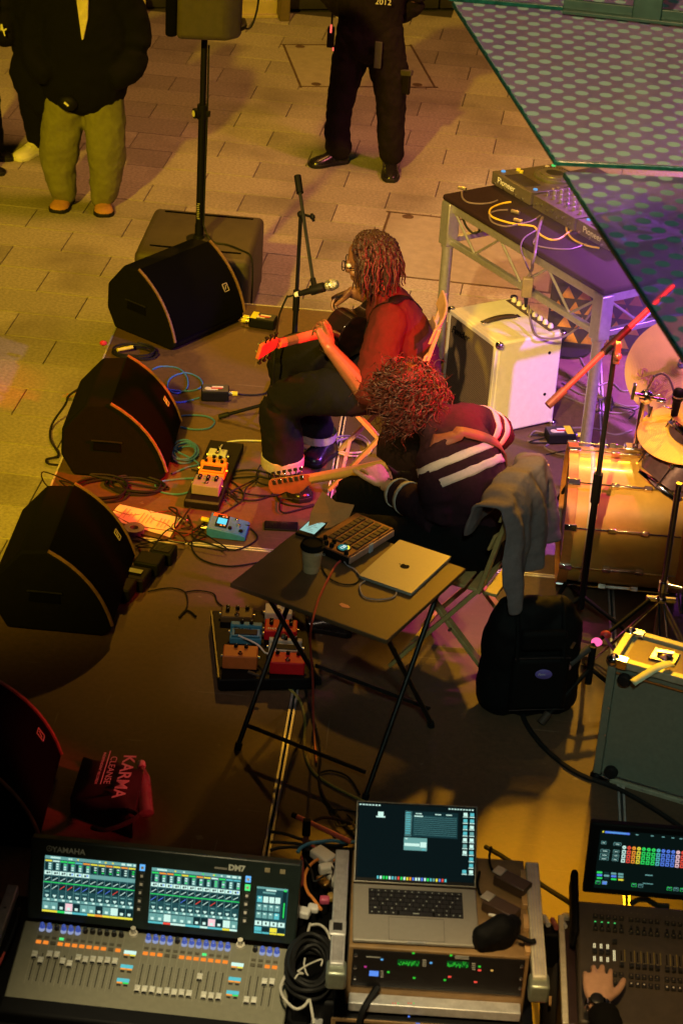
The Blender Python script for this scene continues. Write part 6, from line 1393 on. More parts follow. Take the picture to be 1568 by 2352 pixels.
c1 = V(1566, 842, 8.68); t1, pl1 = cymbal(c1, (-.25, -.62, .75), .255, 'large brass cymbal printed with red letters under the glass canopy')
inv = t1.rotation_euler.to_matrix().inverted()
INK = mat('red_brown_ink', (.40, .13, .06), .6)
ex = inv @ Vector((.55, -.3, -.45)); ex.z = 0; ex.normalize(); ey = Vector((-ex.y, ex.x, 0))
text('cymbal_lettering', 'SABIAN', .07, pl1, INK, o=-ey * .165 - ex * .12 + Vector((0, 0, -.004)), u=ex, v=ey)
m = MB()
for k in range(1, 8):
    rr = .007 * k; m.tube([-ey * .11 - ex * .0 + Vector((rr * math.cos(a), rr * math.sin(a), -.001)) for a in [R(i * 24) for i in range(16)]], .0009, 4, 2)
m.build('cymbal_emblem', INK, pl1)
c2 = V(1583, 988, 8.06); cymbal(c2, (-.10, -.16, .98), .215, 'smaller flat brass cymbal over the rack tom')
def stand(c, label, legs=True):
    t = thing('cymbal_stand', label, 'stand'); x, y, z = c
    m = MB(); m.cyl((x, y, S + .30), (x, y, z - .02), .0095, n=12); m.build('upper_tube', CHROME, t); m = MB(); m.cyl((x, y, S + .06), (x, y, S + .5), .0135, n=12); m.build('lower_tube', CHROME, t)
    for k in range(3):
        a = R(40 + 120 * k); e = Vector((x + .27 * math.cos(a), y + .27 * math.sin(a), S + .01)); d = Vector((math.cos(a), math.sin(a), 0)); q = Vector((-d.y, d.x, 0)) * .010
        m = MB(); m.tube([Vector((x, y, S + .34)) + q, (Vector((x, y, S + .34)) + e) / 2 + q * 1.5, e + q * .4], .005, 6, 3); m.tube([Vector((x, y, S + .34)) - q, (Vector((x, y, S + .34)) + e) / 2 - q * 1.5, e - q * .4], .005, 6, 3); m.build('leg', CHROME, t)
    return t
stand(c1 - Vector((0, 0, .01)), 'chrome cymbal stand under the large brass cymbal'); stand(c2 - Vector((0, 0, .01)), 'chrome cymbal stand under the smaller brass cymbal')
# overhead boom stand
OS = thing('microphone_stand', 'tall boom microphone stand in front of the bass drum', 'microphone stand')
oy = 7.62; oc = V(1411, 805, oy); ox = oc.x
m = MB(); m.cyl((ox, oy, S + .10), (ox, oy, .86), .014, n=14); m.cyl((ox, oy, .80), (ox, oy, .93), .019, n=14); m.build('lower_tube', BLACK, OS)
m = MB(); m.cyl((ox, oy, .93), (ox, oy, oc.z), .0105, n=14); m.build('upper_tube', mat('black_boom_tube', (1, 1, 1)), OS)
bt_, bh = V(1257, 932, oy - .16), V(1545, 655, oy + .18)
PB = mat('red_lit_steel_tube', (.42, .20, .16), .35, .5)  # stand tube coloured as if under the red stage light
m = MB(); m.cyl(bt_, bh, .0115, n=12); bm_ = m.build('boom', PB, OS); d = (bh - bt_).normalized()
m = MB(); m.cyl(bt_, bt_ + d * .09, .0165, n=12); m.build('grip', PB, bm_)
m = MB(); m.cyl(bt_ + d * .30, bt_ + d * .44, .0155, n=12); m.build('boom_sleeve', mat('dark_metal', (1, 1, 1)), bm_)
m = MB(); m.obox(oc + Vector((.008, -.02, .0)), (.012, 0, 0), (0, .012, 0), (0, 0, .045)); m.sph(oc + Vector((.01, -.03, -.01)), .018, 10); m.build('clutch', PB, OS, .004)
for k in range(3):
    a = R(95 + 120 * k); e = Vector((ox + .33 * math.cos(a), oy + .33 * math.sin(a), S + .012)); m = MB(); m.cyl((ox, oy, S + .16), e, .009, n=10); m.build('leg', BLACK, OS)
# second upright, cymbal pole with chrome tripod
ux = V(1532, 1280, 7.32); CS = thing('hi_hat_stand', 'upright chrome-legged drum stand beside the flight case', 'stand')
m = MB(); m.cyl((ux.x, ux.y, S + .15), (ux.x, ux.y, 1.08), .0125, n=14); m.build('tube', mat('dark_chrome', (.25, .22, .25), .2, .9), CS)
m = MB(); m.cyl((ux.x, ux.y, .60), (ux.x, ux.y, .64), .02, n=12); m.cyl((ux.x, ux.y, .63), (ux.x + .07, ux.y - .02, .63), .007); m.build('collar', CHROME, CS)
for k in range(3):
    a = R(-75 + 120 * k); e = Vector((ux.x + .23 * math.cos(a), ux.y + .23 * math.sin(a), S + .01)); d = Vector((math.cos(a), math.sin(a), 0)); q = Vector((-d.y, d.x, 0)) * .014; tp = Vector((ux.x, ux.y, S + .36))
    for s_ in (-1, 1): m = MB(); m.tube([tp + q * s_ * .6, tp.lerp(e, .25) + q * s_, tp.lerp(e, .75) + q * s_, e + q * s_ * .3], .0045, 6, 2); m.build('leg', CHROME, CS)
m = MB(); m.sph(tp, .025, 10, (1, 1, .7)); m.bar(tp + Vector((-.06, 0, 0)), tp + Vector((.06, 0, .0)), .02, .02); m.build('hub', CHROME, CS, .004)
# low boom stand between the bag and the drum
LS = thing('microphone_stand', 'low boom microphone stand reaching past the black gig bag', 'microphone stand')
hub = Vector((.655, 7.06, .43)); ft = P(1240, 1668, S)
for e in (ft, Vector((.93, 6.98, S)), Vector((.66, 7.36, S))):
    e = Vector((e.x, e.y, S + .014)); m = MB(); m.cyl(hub - Vector((0, 0, .05)), e, .009, n=10); lg = m.build('leg', BLACK, LS)
    m = MB(); dd = (e - hub).normalized(); m.cyl(e - dd * .05, e, .017, n=10); m.build('rubber_foot', mat('brown_rubber', (.05, .03, .02), .7), lg)
m = MB(); m.cyl(hub - Vector((0, 0, .12)), hub + Vector((0, 0, .05)), .014, n=12); m.build('post', BLACK, LS)
be = V(1490, 1378, 7.28); bs = V(1300, 1530, 6.98)
m = MB(); m.cyl(bs, be, .0085, n=10); bb = m.build('boom', BLACK, LS); d = (be - bs)
m = MB(); m.cyl(bs + d * .03, bs + d * .26, .0155, n=10); m.build('grip', mat('grey_foam', (.05, .05, .05), .8), bb)
for f_, mm in ((-.01, mat('pinkish_cap', (.45, .2, .18), .4)), (.36, glow('pink_led', (1, .12, .35), 1.4)), (.47, mat('red_clip', (.55, .05, .05), .4))):
    m = MB(); m.sph(bs + d * f_, .017, 10, (1.3, 1, 1)); m.build('clutch_knob', mm, bb)
m = MB(); m.cyl(bs + d * .45, bs + d * .45 + Vector((.09, -.05, -.10)), .005); m.build('clip_arm', mat('magenta_metal', (.3, .08, .25), .3, .6), bb)
# drum microphone with taped cable
DM = thing('drum_microphone', 'small microphone with yellow and white tape aimed at the rack tom', 'microphone')
q = V(1549, 925, 8.18); mic(DM, q + Vector((0, 0, -.14)), (.04, -.06, 1), ball=BLACK)
m = MB(); m.cyl(q + Vector((.004, -.002, -.02)), q + Vector((.006, -.003, .02)), .017, n=12); m.build('yellow_band', YTAPE, DM)
cable('microphone_cable', 'dark cable arching over from the taped drum microphone', [q + Vector((.0, 0, .02)), V(1538, 875, 8.2), V(1520, 858, 8.2), V(1500, 866, 8.2), V(1490, 885, 8.2), V(1488, 930, 8.2), V(1492, 960, 8.2)], .005, GCB)
# ---- floor cables round the drums
for i, (pts, lab) in enumerate(((((1290, 880), (1330, 905), (1380, 915), (1440, 935), (1500, 930)), 'dark cable snaking under the truss table to the drums'), (((1280, 905), (1340, 930), (1400, 950), (1450, 945), (1480, 925)), 'dark cable crossing the floor behind the bass drum'), (((1330, 820), (1350, 860), (1365, 900), (1400, 925), (1440, 940)), 'dark cable dropping from the truss table leg'), (((1300, 985), (1360, 985), (1410, 1000), (1450, 990)), 'dark cable leaving the direct box by the amplifier'), (((1215, 1005), (1228, 992), (1260, 1000), (1250, 995)), 'thin cable running from the amplifier to the direct box'), (((1210, 1015), (1260, 1018), (1250, 1030), (1285, 1045), (1320, 1045)), 'dark cable looping on the floor before the bass drum'), (((1030, 915), (1050, 917), (1100, 960), (1180, 1000)), 'black cable behind the amplifier and chair'), (((1300, 860), (1345, 895), (1400, 880), (1430, 900), (1470, 890)), 'loose dark cable among the drum stands'))):
    cable('dark_floor_cable', lab, G(*pts), .005, GCB)
m = MB(); m.lathe([(.05, 0), (.12, .002), (.13, .01), (.128, .014), (.05, .012)], P(1300, 800, S), n=30); tag(m.build('cable_reel_base', BLACK), 'round black stand base behind the amplifier', 'stand base')
for k, q in enumerate(((1342, 756), (1352, 758))):
    m = MB(); a_ = P(*q, S + .06); m.cyl(a_, a_ + Vector((-.01, -.02, -.06)), .011, n=10); t = thing('taped_connector', ('yellow-taped silver connector next to the truss table leg', 'yellow-taped silver connector on the drum side of its twin')[k], 'connector', group='yellow-taped connectors'); m.build('shell', STEEL, t)
    m = MB(); m.cyl(a_ + Vector((0, 0, .0)), a_ + Vector((.004, .01, .03)), .013, n=10); m.build('tape', YTAPE, t)
# ================================================================== GIG BAG, FLIGHT CASE
gb = thing('gig_bag', 'black padded gig bag with a purple oval badge standing by the drums', 'bag', (.42, 7.03, S), R(12)); gb.scale = (.9, .9, .86)
GB = mat('black_nylon', (.0035, .0035, .004), .7, spec=.15, scale=60, var=.2, bump=.3, bscale=300)
m = MB(); limb(m, [((-.10, 0, .06), .12, .10), ((-.10, 0, .38), .115, .09), ((-.08, .02, .50), .09, .07)], 16, 4, (1, 0, 0)); limb(m, [((.10, 0, .06), .12, .10), ((.10, 0, .38), .115, .09), ((.08, .02, .50), .09, .07)], 16, 4, (1, 0, 0)); limb(m, [((0, 0, .06), .14, .105), ((0, .01, .5), .12, .08)], 16, 4, (1, 0, 0))
organic(m, 'bag_body', GB, gb, .012, 3, ((.025, .1),))
m = MB(); m.box((.02, -.105, .20), (.25, .05, .28)); pk = m.build('front_pocket', GB, gb, .025, seg=3)
for z in (.345, .07): m = MB(); m.tube([(-.10, -.132, z), (.02, -.135, z + .004), (.14, -.132, z)], .003, 5, 3); m.build('zip', DARKMETAL, pk)
m = MB(); m.box((.02, -.10, .42), (.20, .04, .10)); m.build('upper_pocket', GB, gb, .018, seg=3)
bdg = V(1237, 1455, 6.93)
m = MB(); m.lathe([(1, 0), (1, .004), (.96, .005)], (0, 0, 0), n=28); bg_ = m.build('badge', mat('purple_badge', (.16, .12, .55), .4), pk); bg_.location = (.03, -.131, .262); bg_.rotation_euler = (R(90), 0, R(-6)); bg_.scale = (.036, .025, 1)
text('badge_script', 'Fender', .018, pk, WHITE, o=Vector((.004, -.1365, .256)), u=(1, 0, .06), v=(0, 0, 1), shear=.3)
for x in (-.09, .11): m = MB(); m.tube([(x, .06, .50), (x, .0, .56), (x, -.09, .47), (x, -.13, .33)], .011, 6, 4); m.build('strap', GB, gb)
for p in ((-.145, -.08, .33), (.15, -.08, .36)): m = MB(); m.bar(p, (p[0] + .012, p[1], p[2] + .03), .012, .006, (0, 1, 0)); m.build('buckle', STEEL, gb)
fo_, fr_ = P(1370, 1782, S), P(1568, 1842, S)
cu_ = (fr_ - fo_).normalized(); CH = .515; ctl = P(1405, 1520, S + CH); cbk = P(1462, 1470, S + CH)
cdp = max(.2, (cbk - ctl).dot(Vector((-cu_.y, cu_.x, 0))))
fc = thing('flight_case', 'silver-edged grey flight case with latch and paper tag beside the drums', 'flight case', fo_, math.atan2(cu_.y, cu_.x))
CW = .62; FCM = mat('grey_green_laminate', (.19, .20, .15), .5, scale=50, var=.1, bump=.15, bscale=500)
m = MB(); m.box((CW / 2, cdp / 2, CH / 2), (CW - .012, cdp - .012, CH - .012)); m.build('panels', FCM, fc)
m = MB(); m.box((CW / 2, cdp / 2, CH + .0), (CW - .07, cdp - .05, .010)); m.build('top_inset', mat('brown_inset', (.20, .12, .08), .6), fc)
EDG = mat('warm_aluminium_edge', (.45, .42, .30), .55, .3, scale=40)
for a, b in (((0, 0, 0), (CW, 0, 0)), ((0, 0, CH), (CW, 0, CH)), ((0, cdp, 0), (CW, cdp, 0)), ((0, cdp, CH), (CW, cdp, CH)), ((0, 0, 0), (0, 0, CH)), ((CW, 0, 0), (CW, 0, CH)), ((0, cdp, 0), (0, cdp, CH)), ((0, 0, CH), (0, cdp, CH)), ((0, 0, 0), (0, cdp, 0)), ((CW, 0, CH), (CW, cdp, CH))):
    a, b = Vector(a), Vector(b); d = (b - a).normalized(); m = MB(); m.bar(a + d * .02, b - d * .02, .030, .030); e_ = m.build('edge_profile', EDG if a.z > .1 or b.z < .1 else FCM, fc, .003)
for z in (CH - .036, .032): 
    m = MB(); m.bar((.02, -.016, z), (CW, -.016, z), .003, .006); m.build('edge_groove', STEEL, fc)
for x, y, z in [(x, y, z) for x in (.0, CW) for y in (0, cdp) for z in (0, CH)]:
    m = MB(); m.sph((x, y, z), .027, 14); cbn = m.build('ball_corner', CHROME if z else BLACK, fc)
    m = MB(); m.obox((x + (.03 if x < .1 else -.03), y, z), (.025, 0, 0), (0, .020, 0), (0, 0, .018)); m.build('corner_plate', CHROME, cbn, .004)
for x, z in ((.055, CH - .055), (.055, .05)): m = MB(); m.lathe([(.026, 0), (.026, .012), (.020, .022), (.001, .024)], (x, -.014, z), (0, -1, 0), 18); m.build('rubber_foot', RUBBER, fc)
for z in (.2, .32): m = MB(); m.lathe([(.005, 0), (.004, .003)], (.012, -.016, z), (0, -1, 0), 8); m.build('rivet', STEEL, fc)
for x in (.18, .33, .48): m = MB(); m.lathe([(.005, 0), (.004, .003)], (x, -.016, .012), (0, -1, 0), 8); m.build('rivet', STEEL, fc)
m = MB(); m.box((.16, cdp / 2, CH + .008), (.10, .085, .010)); lt = m.build('latch_dish', CHROME, fc, .005)
m = MB(); m.lathe([(.028, CH + .012), (.028, CH + .018), (.012, CH + .024)], (.16, cdp / 2, 0), n=18); m.bar((.13, cdp / 2, CH + .024), (.19, cdp / 2 + .01, CH + .026), .018, .008); m.build('butterfly_latch', mat('iridescent_chrome', (.6, .45, .6), .12, 1), lt)
m = MB(); m.box((.36, cdp / 2, CH + .008), (.14, .09, .008)); hdp = m.build('handle_plate', CHROME, fc, .004)
m = MB(); m.tube([(.30, cdp / 2 - .02, CH + .012), (.31, cdp / 2 - .02, CH + .03), (.41, cdp / 2 - .02, CH + .03), (.42, cdp / 2 - .02, CH + .012)], .007, 8, 3); m.build('handle', BLACK, hdp)
m = MB(); a_ = [Vector((.19, .06, CH + .026)), Vector((.165, -.0, CH + .045)), Vector((.125, -.04, CH + .02)), Vector((.085, -.07, CH - .015))]; ps = smooth_path(a_, 4); vs = []
for p in ps: vs += [p, p + Vector((.028, -.026, .0))]
m.add(vs, [(2 * i, 2 * i + 1, 2 * i + 3, 2 * i + 2) for i in range(len(ps) - 1)]); o = m.build('paper_tag', mat('pale_tag', (.62, .66, .42), .7), fc); o.modifiers.new('t', 'SOLIDIFY').thickness = .001
m = MB(); m.box((.30, cdp * .72, CH + .0075), (.07, .03, .002)); m.build('label_strip', PAPER, fc)
cable('thick_cable', 'thick black cable arcing over the floor past the flight case', G((1195, 1620), (1205, 1660), (1240, 1710), (1290, 1755), (1340, 1785), (1420, 1815), (1500, 1860), (1568, 1905), (1620, 1930)), .010)
t = thing('pouch', 'flat dark red pad on the floor before the bass drum', 'pad', P(1290, 1180, S), R(5)); m = MB(); m.box((0, 0, .012), (.16, .2, .02)); m.build('pad', mat('maroon_pad', (.05, .02, .03), .9), t, .01); m = MB(); m.box((0, -.08, .023), (.12, .01, .003)); m.build('seam', BLACK, t)
# ================================================================== MIXING DESK
def z6(x, y): return x * .4427, 1862 + y * .4427
def z7(x, y): return 637 + x * .40625, 1796.7 + y * .40625
def z8(x, y): return 1143.3 + x * .2708, 1837.5 + y * .2708
def slab(m, fr, a0, a1, b0, b1, h0, h1, mi=0):
    m.obox(fr.at((a0 + a1) / 2, (b0 + b1) / 2, (h0 + h1) / 2), fr.u * abs(a1 - a0) / 2, fr.v * abs(b1 - b0) / 2, fr.n * abs(h1 - h0) / 2, mi); return m
FZ, HZ, TZ_ = .62, .665, .90
FF = Frame(P(31, 2269, FZ), P(638, 2336, FZ), P(73, 2114, HZ))
FS = Frame(P(73, 2114, HZ), P(662, 2174, HZ), P(95, 1935, TZ_))
md = thing('mixing_desk', 'large digital mixing desk with lit touch screens and rows of faders', 'mixing desk')
GREY = mat('khaki_grey_desk_panel', (.21, .205, .15), .45, scale=50, var=.08); DKB = mat('dark_green_black_bezel', (.016, .026, .024), .35, scale=30)
W1 = FF.w; D1 = FF.d; W2 = FS.w; D2 = FS.d
m = slab(MB(), FF, -.02, W1 + .02, -.045, D1, -.05, 0); m.build('fader_bed', GREY, md, .006)
m = slab(MB(), FF, -.03, W1 + .03, -.09, -.03, -.055, .004); m.build('arm_rest', BLACK, md, .01)
m = slab(MB(), FS, -.015, W2 + .02, .004, D2 + .012, -.045, 0); bz = m.build('screen_bezel', DKB, md, .006)
text('maker_lettering', 'YAMAHA', .024, bz, mat('silver_print', (.62, .66, .60), .4), o=FS.at(*FS.px(*z6(272, 212)), .0012), u=FS.u, v=FS.v, bold=.0004)
a_, b_ = FS.px(*z6(258, 195)); m = MB(); m.tube([FS.at(a_ + .008 * math.cos(i * math.pi / 6), b_ + .008 * math.sin(i * math.pi / 6), .001) for i in range(13)], .0009, 4, 2)
for k in range(3): m.bar(FS.at(a_, b_, .001), FS.at(a_ + .008 * math.cos(R(90 + 120 * k)), b_ + .008 * math.sin(R(90 + 120 * k)), .001), .0012, .0008, FS.n)
m.build('maker_emblem', mat('silver_print', (1, 1, 1)), bz)
text('model_lettering', 'DM7', .024, bz, mat('silver_print', (1, 1, 1)), o=FS.at(*FS.px(*z6(1185, 306)), .0012), u=FS.u, v=FS.v, bold=.0012)
m = slab(MB(), FS, *(lambda p, q: (p[0], q[0], p[1] - .002, p[1] + .004))(FS.px(*z6(1112, 297)), FS.px(*z6(1180, 303))), 0, .001); m.build('model_bar', mat('grey_print', (1, 1, 1)), bz)
SC = [glow('screen_base', (.020, .085, .095), .8), glow('screen_teal', (.16, .40, .38), .9), glow('screen_white', (.62, .92, .82), 1.0), glow('screen_green', (.03, .75, .12), 1.0), glow('screen_yellow', (.85, .75, .05), 1.0), glow('screen_orange', (.95, .33, .03), 1.0), glow('screen_cyan', (.12, .6, .66), .85), glow('screen_pink', (.95, .60, .66), 1.0), glow('screen_dark', (.008, .03, .035), .8), glow('screen_red', (.9, .08, .05), 1.0), glow('screen_blue', (.10, .22, .85), 1.0)]
def desk_screen(BL, TR, ncol, seed, pink=(3,), barc=None, dark=()):
    rnd = random.Random(seed); (a0, b0), (a1, b1) = FS.px(*BL), FS.px(*TR)
    base = slab(MB(), FS, a0, a1, b0, b1, 0, .0012).build('touch_screen', SC[0], md)
    m = MB(); W_, H_ = a1 - a0, b1 - b0
    def R_(x0, x1, y0, y1, c, h=.0016): slab(m, FS, a0 + W_ * x0, a0 + W_ * x1, b1 - H_ * y1, b1 - H_ * y0, .0012, h, c)
    R_(0, 1, 0, .055, 1); R_(.06, .17, .012, .04, 2, .0018); R_(.84, .88, .01, .045, 2, .0018); R_(.90, .95, .01, .045, 2, .0018); R_(.97, .995, .01, .045, 2, .0018)
    for k in range(6): x = rnd.uniform(.2, .8); R_(x, x + .02, .015, .04, rnd.choice((2, 4, 3)), .0018)
    cw = 1 / ncol
    for k in range(ncol):
        x = k * cw; dk = k in dark
        R_(x + cw * .06, x + cw * .94, .075, .10, rnd.choice((6, 3, 2, 4, 5)) if not dk else rnd.choice((5, 4)))
        R_(x + cw * .10, x + cw * .42, .12, .245, 8); R_(x + cw * .50, x + cw * .9, .12, .245, 1 if not dk else 8)
        for q in range(3): R_(x + cw * .55, x + cw * .85, .13 + q * .04, .15 + q * .04, rnd.choice((2, 3, 2)), .0018)
        if not dk:
            R_(x + cw * .04, x + cw * .96, .265, .335, 2); R_(x + cw * .3, x + cw * .55, .285, .318, 8, .0019); R_(x + cw * .62, x + cw * .8, .28, .31, 10 if rnd.random() < .4 else 8, .0019)
        else: R_(x + cw * .02, x + cw * .98, .265, .335, 1)
        R_(x + cw * .06, x + cw * .94, .365, .44, 8); 
        p, q = FS.at(a0 + W_ * (x + cw * .15), b1 - H_ * .435, .0019), FS.at(a0 + W_ * (x + cw * .8), b1 - H_ * .38, .0019); m.bar(p, q, .0016, .0006, FS.n, 2)
        R_(x, x + cw, .462, .475, 3)
        R_(x + cw * .06, x + cw * .94, .50, .59, 8)
        p, q = FS.at(a0 + W_ * (x + cw * .15), b1 - H_ * .585, .0019), FS.at(a0 + W_ * (x + cw * .8), b1 - H_ * .515, .0019); m.bar(p, q, .0016, .0006, FS.n, rnd.choice((2, 2, 10, 9)))
        if rnd.random() < .7: R_(x + cw * .2, x + cw * .8, .625, .64, 1)
        R_(x + cw * .3, x + cw * .72, .69, .715, 2); R_(x + cw * .43, x + cw * .58, .715, .735, 2)
        R_(x + cw * .05, x + cw * .95, .755, .80, 1); R_(x + cw * .55, x + cw * .9, .76, .79, 2, .0018)
        R_(x + cw * .04, x + cw * .96, .82, .95, 7 if k in pink else rnd.choice((1, 2, 8, 1, 8))); R_(x + cw * .3, x + cw * .7, .89, .935, 2, .0018)
        R_(x, x + cw * .98, .965, 1.0, barc[k % len(barc)] if barc else rnd.choice((4, 6, 5)))
        R_(x - .0015, x + .0015, .06, 1, 1, .0014)
    m.build('screen_graphics', SC, base, smooth=False)['kind'] = 'stuff'
desk_screen(z6(220, 520), z6(708, 277), 12, 1, (3,), (4, 4, 3, 2, 6, 6, 4, 5, 4, 4, 4, 4), (6, 7, 8, 9, 10, 11))
desk_screen(z6(770, 580), z6(1252, 340), 12, 2, (8,), (6, 6, 9, 2, 2, 6, 6, 2, 6, 6, 4, 2))
def small_screen():
    (a0, b0), (a1, b1) = FS.px(*z6(1315, 632)), FS.px(*z6(1497, 408)); base = slab(MB(), FS, a0, a1, b0, b1, 0, .0012).build('touch_screen', SC[0], md); m = MB(); W_, H_ = a1 - a0, b1 - b0
    def R_(x0, x1, y0, y1, c, h=.0016): slab(m, FS, a0 + W_ * x0, a0 + W_ * x1, b1 - H_ * y1, b1 - H_ * y0, .0012, h, c)
    R_(.0, .98, .0, .04, 1); R_(.3, .62, .045, .075, 2); R_(.2, .6, .10, .135, 1)
    for r_ in range(3):
        for k in range(4): R_(.04 + k * .19, .20 + k * .19, .20 + r_ * .17, .33 + r_ * .17, 6 if (r_ + k) % 5 == 0 else (2 if r_ == 0 else 1)); R_(.08 + k * .19, .15 + k * .19, .22 + r_ * .17, .25 + r_ * .17, 2, .0018)
    R_(.84, .96, .05, .65, 8); R_(.88, .92, .3, .62, 3, .0018); R_(.86, .95, .02, .06, 3, .0018)
    for k in range(4): R_(.02 + k * .245, .23 + k * .245, .73, .83, 2); R_(.10 + k * .245, .15 + k * .245, .75, .80, 8, .0018); R_(.02 + k * .245, .24 + k * .245, .86, .95, (6, 8, 4, 8)[k]); R_(.02 + k * .245, .25 + k * .245, .965, 1, (6, 6, 4, 4)[k])
    m.build('screen_graphics', SC, base, smooth=False)['kind'] = 'stuff'
small_screen()
KEYM = mat('dark_key', (.03, .04, .038), .4)
for zx0, zy0 in ((740, 295), (1288, 355)):
    for k in range(6):
        p = FS.px(*z6(zx0 - k * 3.4 - (k > 2) * 2, zy0 + k * 43)); c = glow('blue_key', (.15, .5, 1), 1.0) if k == 0 else (glow('green_key', (.1, 1, .25), .9) if (k == 1 and zx0 > 1000) else KEYM)
        m = slab(MB(), FS, p[0] - .008, p[0] + .008, p[1] - .010, p[1] + .010, 0, .0025); m.build('side_key', c, bz, .001)
        m = slab(MB(), FS, p[0] - .004, p[0] + .004, p[1] - .004, p[1] + .004, .0025, .0030); m.build('key_mark', WHITE, bz)
for zx, zy in ((1387, 313), (1466, 321)):
    p = FS.px(*z6(zx, zy)); m = slab(MB(), FS, p[0] - .008, p[0] + .008, p[1] - .004, p[1] + .010, 0, .003); m.build('lamp_socket', mat('bronze_socket', (.30, .26, .16), .4), bz, .001)
# channel strips
pk_ = FF.px(*z6(222, 605))[1]; pb_ = FF.px(*z6(202, 681))[1]; pm_ = FF.px(*z6(213, 655))[1]; pt_ = FF.px(*z6(186, 735))[1]; pe_ = FF.px(*z6(152, 880))[1]
BK, BLU = mat('black_encoder', (.012, .012, .014), .35), mat('blue_encoder_skirt', (.06, .10, .5), .3, emit=(.1, .2, 1), estr=.25)
ORB, DIMB = glow('orange_key', (1, .27, .03), .9), mat('unlit_key', (.10, .09, .06), .5)
CAP = mat('light_fader_cap', (.62, .62, .55), .4); capm = {}
def strip(a, cap, knob_on, btn_on, green=False):
    m = MB(); c = FF.at(a, pk_, 0); m.lathe([(.0082, 0), (.0082, .006), (.0065, .008), (.006, .018), (.0045, .019)], c, FF.n, 14); k = m.build('encoder', BLU if knob_on else BK, md)
    if knob_on: m = MB(); m.lathe([(.0088, 0), (.0088, .003), (.007, .0032)], c - FF.v * .0075, FF.n, 12); m.build('encoder_lamp', glow('blue_white_lamp', (.5, .6, 1), .5), k)
    m = slab(MB(), FF, a - .0065, a + .0065, pm_ - .004, pm_ + .004, 0, .002); m.build('key', glow('green_key', (.1, 1, .25), .9) if green else DIMB, md)
    m = slab(MB(), FF, a - .0075, a + .0075, pb_ - .0055, pb_ + .0055, 0, .0025); m.build('on_key', ORB if btn_on else DIMB, md)
    m = slab(MB(), FF, a - .0012, a + .0012, pe_, pt_, 0, .0007); sl_ = m.build('fader_slot', BLACK, md)
    for q in range(9):
        b = pe_ + (pt_ - pe_) * q / 8; m = slab(MB(), FF, a - .0075, a - .003, b - .0005, b + .0005, 0, .0006); m.build('scale_mark', mat('grey_print', (1, 1, 1)), sl_)
    b = pe_ + (pt_ - pe_) * cap; m = MB()
    prof = [(-.013, 0), (.013, 0), (.012, .009), (.004, .011), (0, .0075), (-.004, .011), (-.012, .009)]
    m.prism(prof, FF.at(a - .008, b, .003), FF.v, FF.n, FF.u * .016); fc_ = m.build('fader_cap', CAP, md, .001)
    m = slab(MB(), FF, a - .0066, a + .0066, b - .0135, b - .009, .008, .0125); m.build('cap_dark_end', BK, fc_)  # black end piece on the fader cap
def bank(x0, y0, x1, y1, n, caps, knob, btn, green=()):
    pa, pb2 = FF.px(*z6(x0, y0)), FF.px(*z6(x1, y1))
    for i in range(n):
        a = pa[0] + (pb2[0] - pa[0]) * i / (n - 1); strip(a, caps[i], knob[i], btn[i], i in green)
    for i in range(n + 1):
        a = pa[0] + (pb2[0] - pa[0]) * (i - .5) / (n - 1); m = slab(MB(), FF, a - .0004, a + .0004, pe_ - .012, pk_ + .016, 0, .0005); m.build('strip_line', mat('pale_line', (.35, .34, .27), .5), md)
bank(222, 605, 632, 642, 12, (.86, .67, .92, .92, .72, .66, .9, .86, .9, .9, .92, .92), (1, 1, 0, 1, 1, 1, 0, 0, 0, 0, 0, 0), (1, 1, 0, 1, 1, 1, 1, 1, 1, 1, 0, 1), (3,))
bank(772, 663, 1183, 706, 12, (.06, .06, .07, .05, .08, .06, .08, .08, .70, .08, .08, .09), (1, 1, 1, 1, 0, 1, 1, 1, 1, 1, 1, 1), (1, 1, 1, 0, 0, 1, 1, 1, 1, 1, 1, 1), (8,))
bank(1325, 718, 1437, 733, 4, (.08, .09, .78, .80), (0, 1, 1, 1), (0, 0, 1, 1))
for zx, zy in ((693, 640), (1247, 700)):
    p = FF.px(*z6(zx, zy)); m = MB(); m.lathe([(.014, 0), (.013, .006), (.007, .007), (.006, .02), (.008, .028), (.003, .03)], FF.at(*p, 0), FF.n, 16); m.build('joystick', mat('cream_knob', (1, 1, 1)), md)
for cx_, cy_, st_ in ((675, 742, 0), (657, 815, 1), (638, 886, 2), (1231, 805, 0), (1217, 880, 1), (1206, 950, 2)):
    p = FF.px(*z6(cx_, cy_)); m = slab(MB(), FF, p[0] - .018, p[0] + .018, p[1] - .002, p[1] + .010, 0, .0015); nd = m.build('name_display', SC[2] if st_ == 0 else SC[6], md)
    for q in (-.009, .009): m = slab(MB(), FF, p[0] + q - .008, p[0] + q + .008, p[1] - .0075, p[1] - .0035, 0, .0014); m.build('colour_bar', SC[5] if (q < 0 or st_ == 1) else (SC[3] if st_ == 2 else SC[4]), nd)
    for q in (-.010, .010): m = slab(MB(), FF, p[0] + q - .006, p[0] + q + .006, p[1] - .017, p[1] - .012, 0, .002); m.build('key', BK, md)
